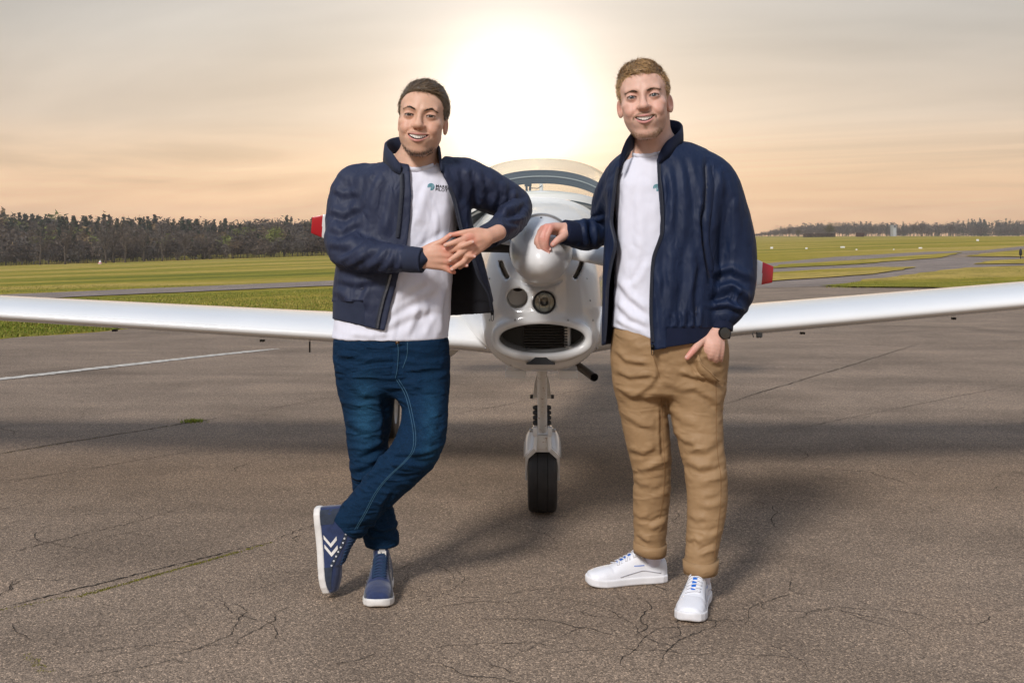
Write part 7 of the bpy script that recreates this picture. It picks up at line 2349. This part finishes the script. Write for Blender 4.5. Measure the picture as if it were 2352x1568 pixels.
k2c = [([(1585, 350), (1600, 420), (1610, 500)], 10, .006), ([(1625, 360), (1628, 430), (1618, 520)], 11, -.010), ([(1614, 480), (1620, 560), (1635, 650)], 9, -.014), ([(1655, 400), (1650, 470), (1640, 540)], 12, .007), ([(1690, 430), (1690, 520), (1680, 600)], 14, .006),
       ([(1635, 625), (1680, 615), (1730, 640)], 10, .010), ([(1640, 650), (1680, 640), (1722, 665)], 9, -.008), ([(1640, 672), (1685, 655), (1725, 690)], 9, .010), ([(1632, 692), (1670, 678), (1715, 705)], 8, -.010), ([(1632, 704), (1672, 700), (1710, 714)], 7, .012), ([(1700, 660), (1690, 690), (1705, 712)], 6, .008),
       ([(1540, 380), (1545, 450), (1535, 540)], 12, .007), ([(1565, 370), (1572, 450), (1570, 560)], 12, .006), ([(1525, 400), (1532, 470), (1528, 540)], 9, -.006), ([(1510, 620), (1520, 700), (1525, 780)], 9, .007), ([(1545, 560), (1540, 650), (1535, 740)], 13, .007), ([(1590, 560), (1585, 650), (1570, 740)], 12, .007), ([(1610, 600), (1600, 670), (1600, 740)], 9, -.007),
       ([(1548, 720), (1550, 740), (1548, 752)], 5, .007), ([(1568, 715), (1570, 738), (1568, 752)], 5, .007), ([(1588, 715), (1590, 738), (1588, 752)], 5, .007), ([(1608, 710), (1608, 735), (1606, 752)], 5, .006),
       ([(1400, 420), (1385, 460), (1372, 490)], 9, .006), ([(1390, 500), (1360, 508), (1330, 505)], 6, .007), ([(1340, 510), (1345, 540), (1350, 570)], 7, .008), ([(1365, 510), (1368, 545), (1372, 575)], 7, .007), ([(1390, 560), (1388, 640), (1386, 760)], 5, .004)]


def d_jacket2(V_, N__):
    u, v = to_uv(V_)
    hem = (v > 752) & (u > 1531) & (u < 1660)
    sl = np.exp(-np.minimum(np.abs(SL2(V_)), np.abs(SR2(V_))) / .01)
    return (1.0 * creases(V_, k2c) + .0022 * ridged(V_ * np.array((10, 9, 6)) + .8 * noise3(V_ * 6)[:, None]) * (.5 + .3 * sl)) * (1 - .85 * hem) - .003 * hem


lo = np.minimum(np.minimum(JK2.lo, SL2.lo), SR2.lo) - .01; hi = np.maximum(np.maximum(JK2.hi, SL2.hi), SR2.hi) + .01
V, Q, N_ = sdf_mesh(f_jacket2, lo, hi, .0045, lip=1.9)
V = V + (N_ * d_jacket2(V, N_)[:, None]).astype(np.float32)
qc = V[Q].mean(1); uq, vq = to_uv(qc)
ins = (JK2(qc, -.007, cap=False) < 0) & (np.minimum(SL2(qc), SR2(qc)) > -.006)
hemm = (vq > 752) & (uq > 1531) & ~ins & (np.minimum(SL2(qc), SR2(qc)) > .004)
jk2 = split_cloth(V, Q, N_, (('jacket', ~ins & ~hemm, M_NAVY2), ('hem_rib', hemm, M_RIB2), ('lining', ins, mat('navy_lining', (.006, .010, .028), .6))), man2, 0)
collar([P(*q) for q in ((1424, 384, 3.79), (1432, 366, 3.79), (1446, 344, 3.82), (1462, 326, 3.90), (1490, 312, 3.97), (1530, 308, 3.99), (1562, 314, 3.955), (1566, 330, 3.88), (1545, 350, 3.81), (1524, 364, 3.785), (1512, 376, 3.775))], .060, .009, 'collar', M_RIB2, jk2, .05)
for pts in (limb([(1330, 538, 4.02, 31), (1312, 536, 4.0, 30), (1294, 532, 3.985, 28)]), limb([(1657, 722, 3.828, 31), (1655, 738, 3.822, 30), (1654, 758, 3.815, 29)])):
    pts = np.array(pts); c = catmull(pts[:, :3], 6); mb = MB(); rr = np.interp(np.linspace(0, 1, len(c)), np.linspace(0, 1, len(pts)), pts[:, 3])
    mb.tube(np.vstack((c, c[-1:], c[::-1][:6])), np.concatenate((rr, [rr[-1] * .93], (rr[::-1] * .88)[:6])), 40, cap=False); mb.build('cuff', M_RIB2, jk2)
fk2 = lambda p: f_jacket2(p) - .003
zipper(jk2, fk2, [(1514, 372), (1514, 405), (1519, 448), (1521, 504), (1519, 540), (1501, 592), (1496, 657), (1495, 723), (1499, 785)], -1, 3.5, 3.95, pull=(1498, 796), w=.005)
zipper(jk2, fk2, [(1420, 384), (1414, 410), (1405, 490), (1404, 515), (1413, 560), (1404, 602), (1398, 634), (1394, 670), (1391, 737), (1387, 785)], 1, 3.5, 3.95, w=.005)

# --- wrist watch
wc_ = P(1656, 765, 3.805); wd = np.array((.02, .02, -1.0)); wd /= np.linalg.norm(wd)
wt = bpy.data.objects.new('watch', None); COL.objects.link(wt); wt.parent = man2; wt.location = wc_
mb = MB(); mb.lathe([(.0300, -.011), (.0335, -.010), (.0335, .010), (.0300, .011)], 40, (0, 0, 0), (-.25, .1, -1)); o = mb.build('strap', mat('black_strap', (.02, .021, .026), .6)); o.parent = wt; o.scale = (1.0, .85, 1)
fc = P(1663, 765, 3.775) - wc_; fn = np.array((.35, -.92, .12)); fn /= np.linalg.norm(fn)
mb = MB(); mb.lathe([(0.0, -.006), (.0195, -.006), (.0205, -.002), (.0205, .004), (.0185, .0065)], 40, fc, fn); o = mb.build('watch_case', mat('black_steel', (.012, .012, .013), .3, metal=.7), autosmooth=40); o.parent = wt
mb = MB(); mb.lathe([(0.0, .007), (.0185, .0066)], 40, fc, fn); o = mb.build('watch_face', mat('black_glass', (.003, .003, .004), .05, coat=1)); o.parent = wt

# --- white trainers
def trainer(heel, d, up, side, parent, label, tongue=True):
    s = Shoe(heel, d, up, dict(sole=.030, side=side, hy=(0, .03, .065, .09, .11, .14, .20, .25, .29, .30), hz=(.066, .068, .052, .074, .098, .080, .050, .042, .032, .012), open_c=(0, .052, .115), open_r=(.027, .042, .050), toe_spring=.010))
    disp = lambda V: .0008 * noise3(V * 30) - .0014 * np.exp(-((V[:, 1] - .212 + .6 * np.abs(V[:, 0]) ** 1.3) / .0035) ** 2) * (V[:, 2] > .05)
    V, Q, N_, sh = s.mesh('shoe', s.f_up, (-.06, -.01, -.01), (.06, .31, .16), .003, M_WL, parent, disp); sh['label'] = label
    s.mesh('sole', s.f_sole, (-.065, -.01, -.01), (.065, .31, .055), .003, mat('white_sole', (.74, .73, .74), .5, noise=.06, nscale=20), sh)
    for sx in (-1, 1):
        ys = np.linspace(.205, .275, 8)       # toe band and swoop panel on the quarter
        gg = [(y, z) for y in ys for z in np.linspace(.026, .040 - (y - .2) * .06, 4)]; patch(s, s.side(gg, sx).reshape(8, 4, 3), 'toe_band', M_WL, sh)
        ys = np.linspace(.035, .185, 14)
        lo_ = .034 + .018 * np.clip((.09 - np.abs(ys - .10)) / .09, 0, 1); hi_ = np.interp(ys, (.035, .06, .10, .15, .185), (.062, .064, .078, .066, .050))
        gg = [(y, a + (b - a) * t) for y, a, b in zip(ys, lo_, hi_) for t in np.linspace(0, 1, 4)]; patch(s, s.side(gg, sx, .0022).reshape(14, 4, 3), 'side_panel', M_WL, sh)
        c = s.side([(y, z) for y, z in zip(ys, lo_)], sx, .0024); mb = MB(); mb.tube(s.wld(c), .0012, 6); mb.build('panel_seam', mat('grey_seam', (.42, .42, .47), .7), sh)
        # small blue wordmark
        gg = []
        for k in range(9):
            y0 = .095 + k * .0042
            gg += [(y0, .0665), (y0 + .003, .0665), (y0 + .003, .0700), (y0, .0700)]
        pp = s.wld(s.side(gg, sx, .0032)); mb = MB(); mb.add(pp, [(4 * k, 4 * k + 1, 4 * k + 2, 4 * k + 3) for k in range(9)]); o = mb.build('wordmark', M_BLUEP, sh, smooth=False); o['kind'] = 'stuff'
    g = []
    for y, z, w in ((.098, .128, .020), (.096, .121, .027), (.102, .108, .027), (.112, .098, .024), (.125, .091, .020)):
        g.append([(x + s.cxm(np.array([y]))[0], y - .010 * (x / w) ** 2, z - .004 * (x / w) ** 2) for x in np.linspace(-w, w, 7)])
    tg = patch(s, g, 'tongue', M_WL, sh); md = tg.modifiers.new('s', 'SOLIDIFY'); md.thickness = .007
    cx_ = s.cxm(np.array([.11]))[0]
    gl = [[(x + cx_, .1065 - .004 * (x / .015) ** 2, z) for x in np.linspace(-.010, .014, 5)] for z in (.121, .108)]
    gl = [[(a, b + .0035 + (0 if i == 0 else .0045), c) for a, b, c in row] for i, row in enumerate(gl)]
    patch(s, gl, 'tongue_label', M_BLUEP, sh)
    for k, z_ in enumerate((.1185, .1155, .1125)):
        pp = [s.wld((x + cx_, .1115 + (.121 - z_) * .35, z_)) for x in (-.0095, -.0035)]; mb = MB(); mb.tube(pp, .0007, 5); mb.build('label_stripe', M_WL, sh)
    st = s.on([(x + s.cxm(np.array([y]))[0], y) for y in (.135, .16, .185) for x in (-.007, .007)], .0016)
    mb = MB(); mb.add(s.wld(st), [(0, 1, 3, 2), (2, 3, 5, 4)]); mb.build('tongue_stripe', M_BLUEP, sh)
    for k, y in enumerate(np.linspace(.120, .194, 6)):
        w = .024; cx_ = s.cxm(np.array([y]))[0]; xx = np.linspace(-w, w, 9) + cx_
        for e in (-1, 1):
            if e < 0 and k % 2: continue
            pts = s.on(np.stack((xx, y + e * .005 * (xx - cx_) / w), 1), .0028 + (.0015 if e > 0 else 0)); mb = MB(); mb.tube(s.wld(pts), .0032, 6, flat=.5, up=s.R[:, 2]); mb.build('lace', M_LACE2, sh)
    # sock
    c = s.wld([(0, .055, .06), (0, .056, .10), (0, .058, .14), (0, .06, .17)]); mb = MB(); mb.tube(c, [.030, .0325, .034, .034], 28); mb.build('sock', mat('white_sock', (.70, .68, .80), .9, sheen=.3), sh)
    return sh


trainer((hx(1533, 4.03), 4.03, 0), (hx(1340, 3.985) - hx(1533, 4.03), -.06, 0), (0, 0, 1), 1, man2, 'white leather trainer pointing left')
trainer((hx(1616, 3.86), 3.86, 0), (hx(1581, 3.57) - hx(1616, 3.86), -.29, 0), (0, 0, 1), 1, man2, 'white leather trainer pointing at the camera')
